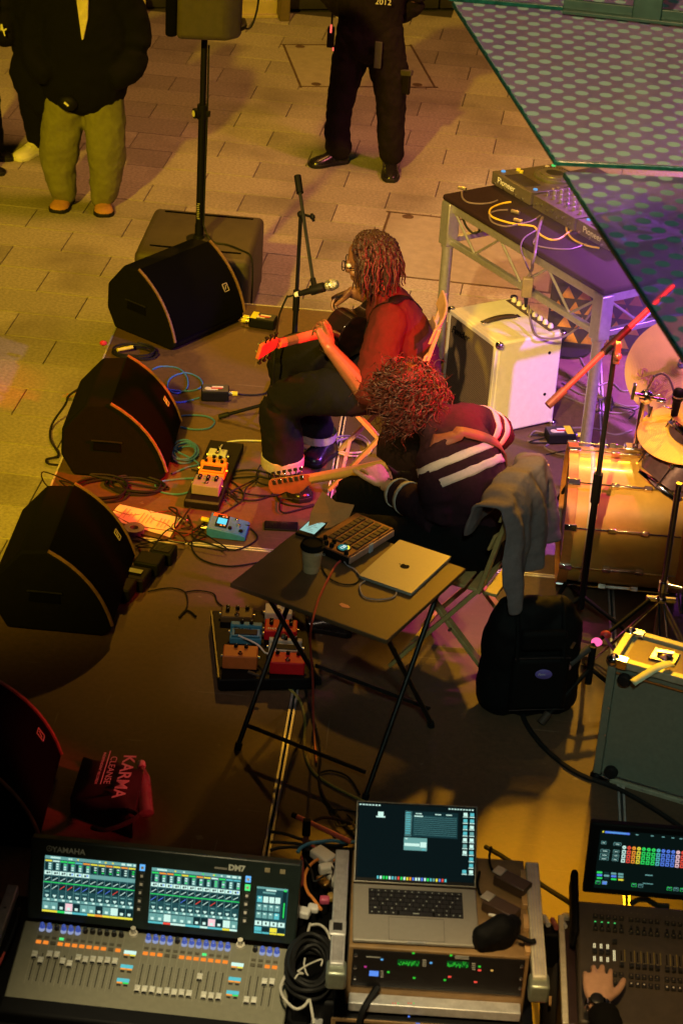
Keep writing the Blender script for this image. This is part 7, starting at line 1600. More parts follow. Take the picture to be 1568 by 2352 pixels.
# its flight case
ce = thing('desk_case', 'open black flight case with aluminium edges under the mixing desk', 'flight case')
hb = Vector((FF.u.x, FF.u.y, 0)).normalized(); vb = Vector((-hb.y, hb.x, 0)); o0 = FF.o
def cq(a, b, z): return Vector((o0.x, o0.y, 0)) + hb * a + vb * b + Vector((0, 0, z))
ch = .56
m = MB(); m.obox(cq(W1 / 2, .14, S + (ch - S) / 2), hb * (W1 / 2 + .11), vb * .34, Vector((0, 0, (ch - S) / 2))); m.build('tray', BLACK, ce, .008)
for a0, b0, a1, b1, z in ((-.11, -.20, W1 + .11, -.20, ch + .0), (-.11, -.20, -.11, .48, ch + .02), (W1 + .11, -.2, W1 + .11, .48, ch)):
    m = MB(); m.bar(cq(a0, b0, z), cq(a1, b1, z), .035, .035); e_ = m.build('edge_profile', ALU, ce, .004)
    for k in range(4): q = cq(a0, b0, z + .0175).lerp(cq(a1, b1, z + .0175), .15 + .23 * k); m = MB(); m.lathe([(.006, 0), (.004, .003)], q, (0, 0, 1), 8); m.build('rivet', STEEL, e_)
for k in range(2): m = MB(); m.tube([cq(-.075, .10 + k * .02, ch + .03), cq(-.06, .2, ch + .05), cq(-.05, .28, ch + .09), cq(-.06, .34, ch + .06)], .006 + .002 * k, 6, 4); m.build('inner_strap', BLACK if k else mat('red_rubber', (1, 1, 1)), ce)
# ================================================================== RACK with OPEN LAPTOP
RZ = .93
rk = thing('equipment_rack', 'rack case with lit radio receivers and aluminium edge rails', 'equipment rack')
rt_l, rt_r = P(*z7(405, 925), RZ), P(*z7(1425, 992), RZ)
ru = (rt_r - rt_l).normalized(); rv = Vector((-ru.y, ru.x, 0)); RW = (rt_r - rt_l).length; ro = rt_l
def rq(a, b, z): return Vector((ro.x, ro.y, 0)) + ru * a + rv * b + Vector((0, 0, z))
RWD = mat('brown_rack_wood', (.22, .13, .05), .6, scale=12, var=.25)
m = MB(); m.obox(rq(RW / 2, .215, RZ - .11), ru * (RW / 2), rv * .215, Vector((0, 0, .11))); m.build('case', RWD, rk, .004)
FRp = Frame(rq(0, -.001, RZ - .15), rq(RW, -.001, RZ - .15), rq(0, -.001, RZ)); 
m = slab(MB(), FRp, .012, RW - .012, .012, .142, 0, .004); fp = m.build('receiver_panel', mat('black_panel', (.008, .008, .009), .3), rk)
def led(fr, zx, zy, w_, h_, mm, par, nm='indicator'):
    p = fr.px(*z7(zx, zy)); m = slab(MB(), fr, p[0] - w_ / 2, p[0] + w_ / 2, p[1] - h_ / 2, p[1] + h_ / 2, .004, .0055); return m.build(nm, mm, par)
GL = glow('green_display', (.05, .8, .05), .7)
for x0 in (740, 1018):
    d_ = led(FRp, x0, 1015 + (8 if x0 > 900 else 0), .062, .020, glow('display_ground', (.01, .10, .015), .5), fp, 'display')
    rnd = random.Random(x0)
    for k in range(18): led(FRp, x0 - 55 + k * 6.6, 1008 + rnd.uniform(0, 18) + (8 if x0 > 900 else 0), .0022, rnd.uniform(.004, .014), GL, d_, 'display_bar')
    for k in range(4): led(FRp, x0 + 90, 1008 + k * 11 + (20 if x0 > 900 else 0) - 8, .010, .003, mat('grey_print', (1, 1, 1)), fp, 'button')
led(FRp, 545, 1075, .026, .018, glow('blue_display', (.12, .3, .95), .9), fp, 'display')
for k in range(4): led(FRp, 590, 1062 + k * 11, .008, .003, mat('grey_print', (1, 1, 1)), fp, 'button')
for x, y, mm in ((590, 996, glow('blue_led', (1, 1, 1))), (768, 960, GL), (980, 973, GL), (772, 1100, GL), (945, 1112, GL), (626, 1067, GL), (1141, 1036, GL), (1141, 1057, SC[9]), (972, 1094, SC[9]), (1118, 1123, SC[9]), (867, 1015, glow('blue_led', (1, 1, 1))), (1211, 1058, glow('amber_led', (1, 1, 1))), (497, 1037, glow('magenta_led', (.6, .05, .3), .7))):
    led(FRp, x, y, .007 if mm is not SC[9] else .009, .005, mm, fp)
for x, y in ((444, 972), (440, 1040), (437, 1100), (1380, 1035), (1375, 1105), (1370, 1160)):
    p = FRp.px(*z7(x, y)); m = MB(); m.lathe([(.005, .004), (.005, .007), (.003, .008)], FRp.at(*p, 0), FRp.n, 10); m.build('rack_screw', STEEL, fp)
for x in (542, 1040): led(FRp, x, 983, .04, .003, mat('grey_print', (1, 1, 1)), fp, 'print')
led(FRp, 1042, 985, .038, .012, mat('grey_print', (1, 1, 1)), fp, 'sticker')
for a0 in (-.032, RW + .022):
    m = MB(); m.bar(rq(a0, -.10, RZ + .004), rq(a0, .40, RZ + .004), .040, .034); ra = m.build('side_rail', ALU if a0 < 0 else mat('cream_rail', (.60, .56, .44), .45, .2), rk, .004)
    for k in range(4): m = MB(); m.bar(rq(a0 - .012 + .008 * k, -.09, RZ + .022), rq(a0 - .012 + .008 * k, .39, RZ + .022), .0022, .002); m.build('rail_groove', STEEL, ra)
    m = MB(); m.obox(rq(a0, -.10, RZ - .02), ru * .028, rv * .03, Vector((0, 0, .03))); m.build('corner_cap', mat('greenish_steel', (.32, .36, .28), .4, .7), rk, .008)
for k in range(4): m = MB(); m.obox(rq(RW - .006, .04 + k * .10, RZ + .006), ru * .008, rv * .03, Vector((0, 0, .008))); m.build('inner_block', WOOD, rk, .002)
m = MB(); m.obox(rq(-.035, .045, RZ + .024), ru * .024, rv * .03, Vector((0, 0, .004))); lk = m.build('lock_plate', ALU, rk, .004)
m = MB(); m.obox(rq(-.035, .045, RZ + .029), ru * .013, rv * .015, Vector((0, 0, .002))); m.build('lock_window', DARKMETAL, lk)
# lower unit, further forward
m = MB(); m.obox(rq(RW / 2, -.022, RZ - .185), ru * (RW / 2 - .01), rv * .022, Vector((0, 0, .016))); m.build('steel_lip', ALU, rk, .003)
lo_ = rq(-.03, -.10, 0); FL2 = Frame(rq(-.03, -.056, S + .1), rq(RW + .02, -.056, S + .1), rq(-.03, -.056, RZ - .215))
m = MB(); m.obox(rq(RW / 2, .105, (RZ - .215 + S) / 2), ru * (RW / 2 + .03), rv * .16, Vector((0, 0, (RZ - .215 - S) / 2))); m.build('lower_case', BLACK, rk, .004)
m = slab(MB(), FL2, .0, RW + .05, FL2.d - .012, FL2.d, 0, .006); m.build('lower_trim', RWD, rk, .002)
for a in (.0, RW + .05): m = slab(MB(), FL2, a - .006, a + .006, 0, FL2.d, 0, .006); m.build('lower_trim', RWD, rk, .002)
for k, x in enumerate((652, 667, 682, 740, 755, 770)): led(FL2, x, 1243, .003, .003, SC[9] if k % 3 < 2 else SC[3], rk)
led(FL2, 742, 1318, .006, .004, SC[10], rk); led(FL2, 792, 1360, .012, .006, SC[10], rk)
m = MB(); m.tube([rq(.09, -.002, RZ - .14), rq(.07, -.03, RZ - .16), rq(.05, -.06, RZ - .19), rq(.04, -.07, RZ - .26)], .010, 6, 4); m.build('velcro_strap', BLACK, rk)
# the laptop
def open_laptop():
    LZ = RZ + .016; fl, fr_ = P(*z7(425, 888), LZ), P(*z7(1142, 925), LZ); u = (fr_ - fl).normalized(); v = Vector((-u.y, u.x, 0)); W_ = (fr_ - fl).length; D_ = W_ * .248 / .358
    t = thing('laptop', 'open silver laptop showing a dark desktop on top of the rack', 'laptop')
    SG = mat('silver_aluminium_shell', (1, 1, 1)); fb = Frame(fl, fl + u, fl + v)
    m = slab(MB(), fb, 0, W_, 0, D_, -.012, 0); bs = m.build('base', SG, t, .004, seg=3)
    a0, a1, b0, b1 = W_ * .125, W_ * .885, D_ * .455, D_ * .915
    m = slab(MB(), fb, a0, a1, b0, b1, -.001, .0004); kb = m.build('key_well', BLACK, bs)
    KM = mat('laptop_key', (.014, .014, .016), .5); KL = mat('key_legend', (.55, .6, .55), .6)
    for r_ in range(6):
        n_ = (14, 14, 14, 13, 12, 9)[r_]; kh = (b1 - b0) / 6.0; y = b1 - kh * (r_ + .5); hh = kh * .43 if r_ else kh * .36
        if r_ == 5: ws = [1, 1, 1, 1.25, 5.5, 1.25, 1, 1, 1]
        else: ws = [1] * n_; ws[0] += (0, 0, .4, .6, .9)[r_] if r_ < 5 else 0; ws[-1] += (0, .5, .1, .4, .9)[r_]
        tot = sum(ws); x = a0
        for k, q in enumerate(ws):
            kw = (a1 - a0) * q / tot; m = slab(MB(), fb, x + kw * .06, x + kw * .94, y - hh, y + hh, .0004, .0014); key = m.build('key', KM, kb)
            if (k + r_) % 2 == 0 or r_ in (0, 5): m = slab(MB(), fb, x + kw * .42, x + kw * .58, y - hh * .2, y + hh * .25, .0014, .0016); m.build('legend', KL, key)
            x += kw
    m = MB()
    tp = [(W_ * .285, D_ * .03), (W_ * .725, D_ * .03), (W_ * .725, D_ * .42), (W_ * .285, D_ * .42)]
    for i in range(4): p, q = tp[i], tp[(i + 1) % 4]; m.bar(fb.at(*p, .0001), fb.at(*q, .0001), .0008, .0006, fb.n)
    m.build('trackpad_outline', DARKMETAL, bs)
    m = slab(MB(), fb, W_ * .43, W_ * .57, -.001, .004, -.006, .0006); m.build('lid_notch', ALU, bs)
    hl = fb.at(0, D_, 0); best = None
    for k in range(400):
        z = LZ + .02 + k * .001; p = P(*z7(470, 108), z)
        e = abs((p - hl).length - D_ * .985)
        if best is None or e < best[0]: best = (e, p)
    tl_ = best[1]; vs_ = (tl_ - hl); vs_ -= u * vs_.dot(u); fs_ = Frame(hl + Vector((0, 0, .004)), hl + u * W_ + Vector((0, 0, .004)), hl + Vector((0, 0, .004)) + vs_)
    H_ = fs_.d
    m = slab(MB(), fs_, 0, W_, 0, H_, -.006, 0); lid = m.build('lid', SG, t, .004, seg=3)
    m = slab(MB(), fs_, .004, W_ - .004, .004, H_ - .004, 0, .0007); m.build('bezel', BLACK, lid, .002)
    m = slab(MB(), fs_, .008, W_ - .008, .014, H_ - .008, .0007, .0011); scn = m.build('screen', glow('black_desktop', (.004, .010, .011), .8), lid)
    m = MB(); rnd = random.Random(4)
    def R_(x0, x1, y0, y1, c, h=.0015): slab(m, fs_, W_ * x0, W_ * x1, H_ * (1 - y1), H_ * (1 - y0), .0011, h, c)
    for k in range(7): R_(.025 + k * .026, .042 + k * .026, .045, .058, 2)
    for k in range(9): R_(.76 + k * .024, .775 + k * .024, .045, .058, 2)
    R_(.18, .225, .13, .20, 2); R_(.165, .24, .185, .20, 2)
    R_(.40, .84, .10, .42, 8); R_(.405, .46, .105, .415, 1); R_(.47, .835, .15, .41, 0)
    for k in range(10): R_(.41, .45, .12 + k * .028, .13 + k * .028, 6, .0018); R_(.48, .83, .17 + k * .024, .172 + k * .024, 1, .0018)
    for x in (.49, .65, .74): R_(x, x + .05, .125, .135, 2, .0018)
    R_(.48, .55, .155, .168, 2, .0018); R_(.40, .59, .43, .585, 1); R_(.41, .43, .44, .452, 2, .0018); R_(.405, .53, .50, .535, 2, .0018); R_(.535, .585, .48, .545, 2, .0018); R_(.55, .575, .565, .58, 6, .0018)
    for k in range(10):
        for q in (.885, .94):
            if q < .9 and k in (7, 8): continue
            y = .09 + k * .078; R_(q, q + .032, y, y + .04, (6, 2, 2, 6, 2, 1, 6)[(k * 3 + int(q * 100)) % 7]); R_(q - .004, q + .036, y + .046, y + .056, 2)
    for k in range(24): R_(.19 + k * .024, .205 + k * .024, .915, .95, (6, 2, 3, 3, 2, 6, 1, 9, 3, 2, 4, 5, 10, 2, 2, 10, 2, 3, 6, 1, 4, 10, 9, 6)[k])
    m.build('screen_graphics', SC, scn, smooth=False)['kind'] = 'stuff'
    return fb
open_laptop()
for cx_, cy_, lab in ((1330, 555, 'dark adapter with silver socket behind the black pouch'), (1265, 700, 'dark adapter with silver socket touching the black pouch')):
    c = P(*z7(cx_, cy_), RZ + .03); t = thing('display_adapter', lab, 'adapter', (c.x, c.y, RZ), R(-32))
    m = MB(); m.box((0, 0, .018), (.105, .05, .034)); m.build('case', mat('brown_black_case', (.07, .04, .025), .4), t, .004)
    m = MB(); m.box((-.05, .004, .037), (.032, .036, .004)); m.build('socket_plate', mat('cream_metal', (.55, .52, .42), .35, .5), t, .002)
    m = MB(); m.tube([(-.055, .01, .02), (-.085, .02, .015), (-.12, .06, .012), (-.14, .10, .02)], .004, 6, 4); m.build('lead', BLACK, t)
t = thing('pouch', 'soft black zipped pouch lying on the rack beside the laptop', 'pouch')
m = MB(); c = P(*z7(1255, 850), RZ + .035); limb(m, [(c + Vector((-.045, -.03, -.005)), .05, .036), (c + Vector((.0, .0, .0)), .058, .042), (c + Vector((.035, .04, -.005)), .04, .03)], 14, 4); organic(m, 'pouch_body', GB, t, .008, 3, ((.02, .05),))
m = MB(); m.tube([c + Vector((.05, -.02, .01)), c + Vector((.085, -.025, 0)), c + Vector((.10, -.02, .0))], .008, 6, 4); m.build('pouch_loop', GB, t)
m = MB(); m.bar(c + Vector((-.035, .035, .032)), c + Vector((-.01, .022, .04)), .008, .006); m.build('zip_pull', PAPER, t, .002)
t = thing('red_case', 'bright red plastic case beside the rack corner cap', 'case', rq(RW + .075, -.13, S), math.atan2(ru.y, ru.x)); m = MB(); m.box((0, 0, .24), (.045, .22, .48)); m.build('shell', mat('bright_red_plastic', (.62, .05, .07), .4), t, .018, seg=3); m = MB(); m.box((0, .0, .485), (.02, .10, .02)); m.build('handle', BLACK, t, .004)
# ---- heap of cables and adapters between desk and rack
tk = thing('cable_chest', 'black chest full of cables between the mixing desk and the rack', 'trunk'); ctr = P(775, 2200, .55)
m = MB(); m.obox(Vector((ctr.x - .03, ctr.y + .06, .42)), ru * .10, rv * .36, Vector((0, 0, .22))); m.build('trunk_body', BLACK, tk, .01); m = MB(); m.obox(Vector((ctr.x - .03, ctr.y + .06, .645)), ru * .095, rv * .35, Vector((0, 0, .004))); m.build('trunk_lining', GRILLE, tk)
def T(px, py, h=0): return P(px, py, .655 + h)
def zc(x, y): return 620.7 + x * .2153, 1845.7 + y * .2153      # finer crop of the same heap
def Tc(*pp, h=.01): return [T(*zc(x, y), h + .004 * (i % 2)) for i, (x, y) in enumerate(pp)]
cable('orange_cable', 'orange cable looped over white adapters beside the rack', Tc((690, 605), (600, 572), (520, 590), (430, 650), (375, 750), (370, 860), (400, 950), (445, 1000), (490, 1060), (540, 1130), h=.05), .005, mat('orange_rubber', (.75, .26, .05), .5))
for x, y, rz, cl, lab, sz in ((555, 690, 50, WHITE, 'white power adapter leaning in the cable heap', (.05, .075, .028)), (585, 830, 20, PAPER, 'cream plug block in the cable heap', (.045, .03, .03)), (315, 1285, -12, WHITE, 'white oblong adapter beside the mixing desk screen', (.06, .035, .025)), (450, 1240, -8, WHITE, 'small round-cornered white plug above the black coil', (.035, .03, .02)), (665, 940, 30, mat('clear_plug', (.5, .5, .46), .2), 'pale clear plug among the cables', (.035, .05, .03)), (570, 1155, 5, mat('pink_plug', (.6, .10, .2), .4), 'pink plug at the end of the orange cable', (.03, .025, .022)), (560, 960, 40, GOLD, 'yellow-brown plug among the cables', (.03, .05, .02)), (655, 1120, 15, mat('ochre_plug', (.4, .25, .06), .5), 'ochre connector beside the pink plug', (.03, .03, .02))):
    c = T(*zc(x, y), .0); t = thing('plug_adapter', lab, 'adapter', c, R(rz), 'adapters in the cable heap'); m = MB(); m.box((0, 0, sz[2] / 2 + .035), sz); m.build('body', cl, t, .006, seg=3); m = MB(); m.box((0, sz[1] / 2, sz[2] / 2 + .035), (sz[0] * .4, .012, sz[2] * .4)); m.build('socket', STEEL, t, .001); m = MB(); m.cyl((0, 0, 0), (0, 0, .04), .012); m.build('stem', BLACK, t)
rl = mat('pale_cable', (.55, .53, .46), .5)
cable('white_cable', 'white cable rising from the adapters and bending over the black coil', Tc((430, 1295), (520, 1290), (590, 1340), (630, 1420), (640, 1500), (630, 1560), h=.02), .004, rl)
cable('white_cable', 'white cable dropping from the small white plug', Tc((425, 1280), (400, 1380), (380, 1500), h=.02), .004, rl)
cable('white_cable', 'white cable curling round the black coil below the desk', Tc((210, 1780), (150, 1860), (110, 1960), (130, 2050), (200, 2140), (280, 2190), (360, 2160), (410, 2090), h=.03), .0045, rl)
cable('white_cable', 'straight white cable hanging at the bottom of the heap', Tc((420, 2090), (440, 2200), (465, 2352), h=.03), .004, rl)
m = MB(); rnd = random.Random(8); cc = T(*zc(420, 1800), .02)
for k in range(9):
    q = .075 + rnd.uniform(-.012, .018); m.tube([cc + Vector((q * .75 * math.cos(a), q * 1.35 * math.sin(a), .006 * k + .006 * math.sin(a * 3 + k))) for a in [2 * math.pi * i / 14 for i in range(15)]], .007, 6, 3)
tag(m.build('cable_coil', RUBBER), 'thick black cable coil heaped on the trunk', 'cable coil')
rnd = random.Random(21)
cable('pale_lead', 'thin pale lead crossing the black coil', Tc((370, 1650), (360, 1720), (380, 1800), (400, 1830), h=.07), .0025, rl)
cable('pale_lead', 'thin pale lead bent at the top of the black coil', Tc((290, 1790), (400, 1720), (530, 1665), (555, 1680), (540, 1730), h=.075), .0025, rl)
cable('pale_lead', 'thin pale lead looped in the middle of the black coil', Tc((260, 1870), (300, 1820), (350, 1815), (290, 1790), h=.08), .0025, rl)
for k, pts in enumerate((((0, 300), (150, 320), (330, 380), (480, 420), (700, 450), (830, 430)), ((0, 410), (200, 420), (340, 440), (560, 520), (830, 500)), ((0, 500), (100, 470), (320, 470), (480, 530), (600, 540), (840, 510)), ((440, 200), (560, 150), (700, 165), (860, 215)), ((360, 590), (440, 720), (470, 830), (600, 760), (700, 780), (720, 900)), ((640, 650), (670, 730), (640, 860), (700, 960), (860, 940)), ((330, 560), (350, 700), (340, 880)))):
    cable('tangled_cable', ('thin black cable running into the heap from the floor', 'black cable passing under the blue cable', 'black cable bending round the steel post', 'black cable hooped over the heap of adapters', 'black cable knotted between the white adapters', 'black cable hanging along the rack rail', 'dark red cable hanging beside the trunk')[k], Tc(*pts, h=.02 if k < 4 else .06), .0055 if k < 4 else .0035, mat('dark_red_rubber', (1, 1, 1)) if k == 6 else RUBBER)
cable('blue_cable', 'blue cable bundled with black cables by the rack', Tc((290, 520), (330, 470), (420, 425), (540, 405), (680, 395), (780, 415), (930, 405), h=.03), .006, mat('sky_blue_rubber', (.08, .30, .55), .5))
cable('pink_lead', 'thin pink-red lead splayed under the blue cable', Tc((400, 410), (460, 460), (540, 500), (480, 510), h=.02), .004, mat('red_rubber', (1, 1, 1)))
t = thing('light_stick', 'straight pink-red tube lying over the cables behind the rack', 'tube'); m = MB(); a_, b_ = T(*zc(265, 130), .05), T(*zc(850, 405), .05); m.cyl(a_, b_, .0085, n=12); m.build('tube', mat('pink_red_tube', (.70, .15, .12), .4), t); m = MB(); m.cyl(a_ - (b_ - a_).normalized() * .01, a_ + (b_ - a_).normalized() * .008, .0095, n=12); m.build('end_cap', BLACK, t)
t = thing('steel_post', 'short red-brown post holding the cable bundle', 'post'); m = MB(); p = T(*zc(372, 480)); m.obox(Vector((p.x, p.y, .5)), ru * .010, rv * .008, Vector((0, 0, .22))); m.build('post', mat('red_brown_paint', (.16, .05, .03), .5), t, .003); m = MB(); m.obox(Vector((p.x, p.y, .74)), ru * .013, rv * .01, Vector((0, 0, .03))); m.build('post_cap', BLACK, t, .003)
# ================================================================== LIGHTING DESK and operator
LF = Frame(P(*z8(715, 1575), .77), P(*z8(1568, 1648), .77), P(*z8(718, 852), .82))
ld_ = thing('lighting_desk', 'lighting control desk with coloured screen and small faders', 'lighting desk'); LW = LF.w + .14; LD = LF.d
DB = mat('brown_black_desk', (.055, .045, .035), .5, scale=40); m = slab(MB(), LF, -.012, LW, -.13, LD, -.06, 0); m.build('surface', DB, ld_, .008)
m = slab(MB(), LF, -.03, -.008, LD * .55, LD + .10, -.05, .03); m.build('end_cheek', BLACK, ld_, .012)
# tilted screen above the back edge
sb_, st2 = z8(715, 785), z8(795, 192); p0 = P(*sb_, .885)
best = None
for k in range(300):
    p = P(*st2, .9 + k * .001); e = abs((p - p0).length - .235)
    if best is None or e < best[0]: best = (e, p)
LS_ = Frame(p0, p0 + LF.u, best[1]); SH_ = LS_.d
m = slab(MB(), LS_, 0, LW, 0, SH_, -.03, 0); scb = m.build('screen_housing', BLACK, ld_, .006)
m = slab(MB(), LS_, .03, LW - .02, .02, SH_ - .02, 0, .001); lsn = m.build('screen', glow('dark_screen', (.003, .008, .007), .8), scb)
m = MB(); hues = [2, 9, 5, 4, 3, 3, 3, 6, 10, 10, 10, 7, 9, 9]
LSC = SC
def L_(zx0, zy0, zx1, zy1, c, h=.0016):
    p, q = LS_.px(*z8(zx0, zy0)), LS_.px(*z8(zx1, zy1)); slab(m, LS_, min(p[0], q[0]), max(p[0], q[0]), min(p[1], q[1]), max(p[1], q[1]), .001, h, c)
def Lb(zx, zy, w_, h_, c, h=.0016):
    p = LS_.px(*z8(zx, zy)); slab(m, LS_, p[0] - w_ / 2, p[0] + w_ / 2, p[1] - h_ / 2, p[1] + h_ / 2, .001, h, c)
for k in range(15):
    x = 1068 + k * 41.5; y0 = 400 + k * 3.9; c = hues[k] if k < 14 else 9
    p = LS_.px(*z8(x, y0)); m.lathe([(.0055, .001), (.0055, .0016), (.0038, .0017)], LS_.at(p[0], p[1], 0), LS_.n, 14, c); Lb(x - 1, y0, .003, .003, 8, .002)
    for r_ in range(3): Lb(x - 3 - r_ * 4, y0 + 38 + r_ * 37, .0105, .0115, c); Lb(x - 3 - r_ * 4, y0 + 38 + r_ * 37, .0055, .0055, 8, .002)
Lb(1010, 278, .072, .006, 10); Lb(1010, 277, .05, .0015, 6, .002); Lb(890, 266, .004, .005, 4, .002)
for x, y in ((1176, 293), (1305, 303), (1398, 312), (1480, 320), (1548, 327)): Lb(x, y, .008, .0025, 1)
for x, y, w_ in ((893, 360, .014), (1010, 372, .022), (905, 430, .026), (900, 465, .026), (896, 495, .026), (1000, 435, .018), (996, 470, .018), (990, 503, .018)):
    Lb(x, y, w_, .0095, 1); Lb(x, y, w_ - .002, .0078, 8, .002); Lb(x, y, w_ * .5, .0015, 2, .0023)
rnd = random.Random(6)
for k in range(4): Lb(858 + k * 60, 612 + k * 5, .015, .006, (3, 8, 1, 1)[k]); Lb(858 + k * 60, 635 + k * 5, .015, .006, (10, 1, 10, 1)[k]); Lb(858 + k * 60, 660 + k * 5, .015, .005, (3, 8, 3, 4)[k])
for x0, y0, n_ in ((845, 695, 2), (1150, 720, 2), (1450, 750, 3)):
    for k in range(n_): Lb(x0 + k * 56, y0 + k * 5, .014, .011, 3 if k % 2 == 0 else 1); Lb(x0 + k * 56, y0 + k * 5, .012, .009, 8 if not (x0 < 900 and k) else 10, .002); Lb(x0 + k * 56, y0 + k * 5 - 6, .008, .0015, 1, .0023)
Lb(1276, 636, .022, .0025, 1, .002); Lb(1268, 708, .03, .002, 1)
m.build('screen_graphics', SC, lsn, smooth=False)['kind'] = 'stuff'
KB = mat('black_desk_key', (.010, .010, .010), .4); KT = mat('dim_key_top', (.14, .12, .07), .5)
def lk_(zx, zy, w_, h_, mm, nm, hh=.006, par=None): p = LF.px(*z8(zx, zy)); m = slab(MB(), LF, p[0] - w_ / 2, p[0] + w_ / 2, p[1] - h_ / 2, p[1] + h_ / 2, 0, hh); return m.build(nm, mm, par or ld_, .001)
for g_ in range(3):
    for k in range(5):
        x = 822 + g_ * 303 + k * 55; yo = g_ * 30 + k * 5
        lk_(x, 930 + yo, .003, .003, KT, 'status_lamp', .001)
        if x > 1600: continue
        for dy, w_ in ((990, .012), (1097, .012)):
            b_ = lk_(x, dy + yo, .0135, .014, KB, 'key', .006); lk_(x, dy + yo - 2, .005, .005, KT, 'key_top', .0068, b_)
        if g_ == 0 and k < 4: lk_(x, 1037 + yo, .005, .0045, glow('green_led', (1, 1, 1)), 'key_lamp', .004)
        lk_(x, 1062 + yo, .007, .012, KB, 'toggle', .008)
        if not (g_ == 0 and k < 4):
            sl_ = lk_(x, 1305 + yo, .0035, .042, BLACK, 'fader_slot', .0008); lk_(x + 3, 1385 + yo, .012, .018, KB, 'fader_cap', .012, None)
            lk_(x + 3, 1372 + yo, .010, .003, KT, 'cap_line', .0128)
            lk_(x + 30, 1300 + yo, .003, .045, mat('ochre_scale', (.20, .16, .04), .6), 'scale', .0006, sl_)
        for dy in (1470, 1540):
            b_ = lk_(x, dy + yo, .0135, .017, KB, 'key', .006); lk_(x, dy + yo - 4, .005, .005, WHITE if (dy > 1500 and k < 3 and g_) else KT, 'key_top', .0068, b_)
LIT = glow('warm_white_led', (1, .85, .45), .9)
for k in range(4):
    x = 815 + k * 56; y = 1235 + k * 5
    for q in (-6, 6): lk_(x + q, y if k < 3 else y + 70, .0022, .017 if k < 3 else .040, LIT, 'level_lamp', .001); 
    if k < 3:
        for q in (-6, 6): lk_(x + q, y + 110, .0022, .018, LIT, 'level_lamp', .001)
    lk_(x + 2, (1295 if k < 3 else 1200) + k * 5, .013, .012, KB, 'fader_cap', .012)
# its case edge
lc = thing('desk_case', 'dark case with a pale edge under the lighting desk', 'flight case'); q0 = P(*z8(545, 960), .74)
lb = Vector((LF.u.x, LF.u.y, 0)).normalized(); lvb = Vector((-lb.y, lb.x, 0))
m = MB(); m.obox(Vector((q0.x, q0.y, 0)) + lb * .35 - lvb * .22 + Vector((0, 0, .46)), lb * .35, lvb * .24, Vector((0, 0, .26))); m.build('case_body', mat('maroon_black_case', (.03, .016, .014), .5), lc, .006)
m = MB(); c_ = Vector((q0.x, q0.y, .725)); m.bar(c_ + lb * -.003, c_ + lb * -.003 - lvb * .47, .018, .02); m.bar(c_, c_ + lb * .65, .018, .02); m.build('edge_profile', mat('cream_rail', (1, 1, 1)), lc, .003)
cable('coiled_cable', 'black ridged cable running from the rack to the lighting desk', [P(1115, 1945, .25), P(1165, 1975, .3), P(1240, 2030, .4), P(1290, 2062, .55), P(1330, 2088, .70)], .009)
cable('coiled_cable', 'thick cable hooped behind the lighting desk', [P(*z8(1130, 880), .8), P(*z8(1190, 845), .82), P(*z8(1270, 850), .82), P(*z8(1340, 890), .8), P(*z8(1450, 900), .8)], .009, mat('ochre_black_braid', (.06, .05, .03), .7))
t = thing('plug_cluster', 'white and red cable ends clipped between rack and lighting desk', 'plugs'); c = P(*z8(430, 1010), .72)
for k in range(4): m = MB(); q = c + Vector((-.04 + .025 * k, .01 * (k % 2), 0)); m.cyl(q, q + Vector((.012, -.05, .01)), .008, n=10); m.build('cable_end', WHITE if k % 2 else mat('reddish_plug', (.4, .12, .10), .5), t)
m = MB(); m.obox(c + Vector((0, -.03, -.09)), (.05, 0, 0), (0, .03, 0), (0, 0, .08)); m.build('bracket', BLACK, t, .008)
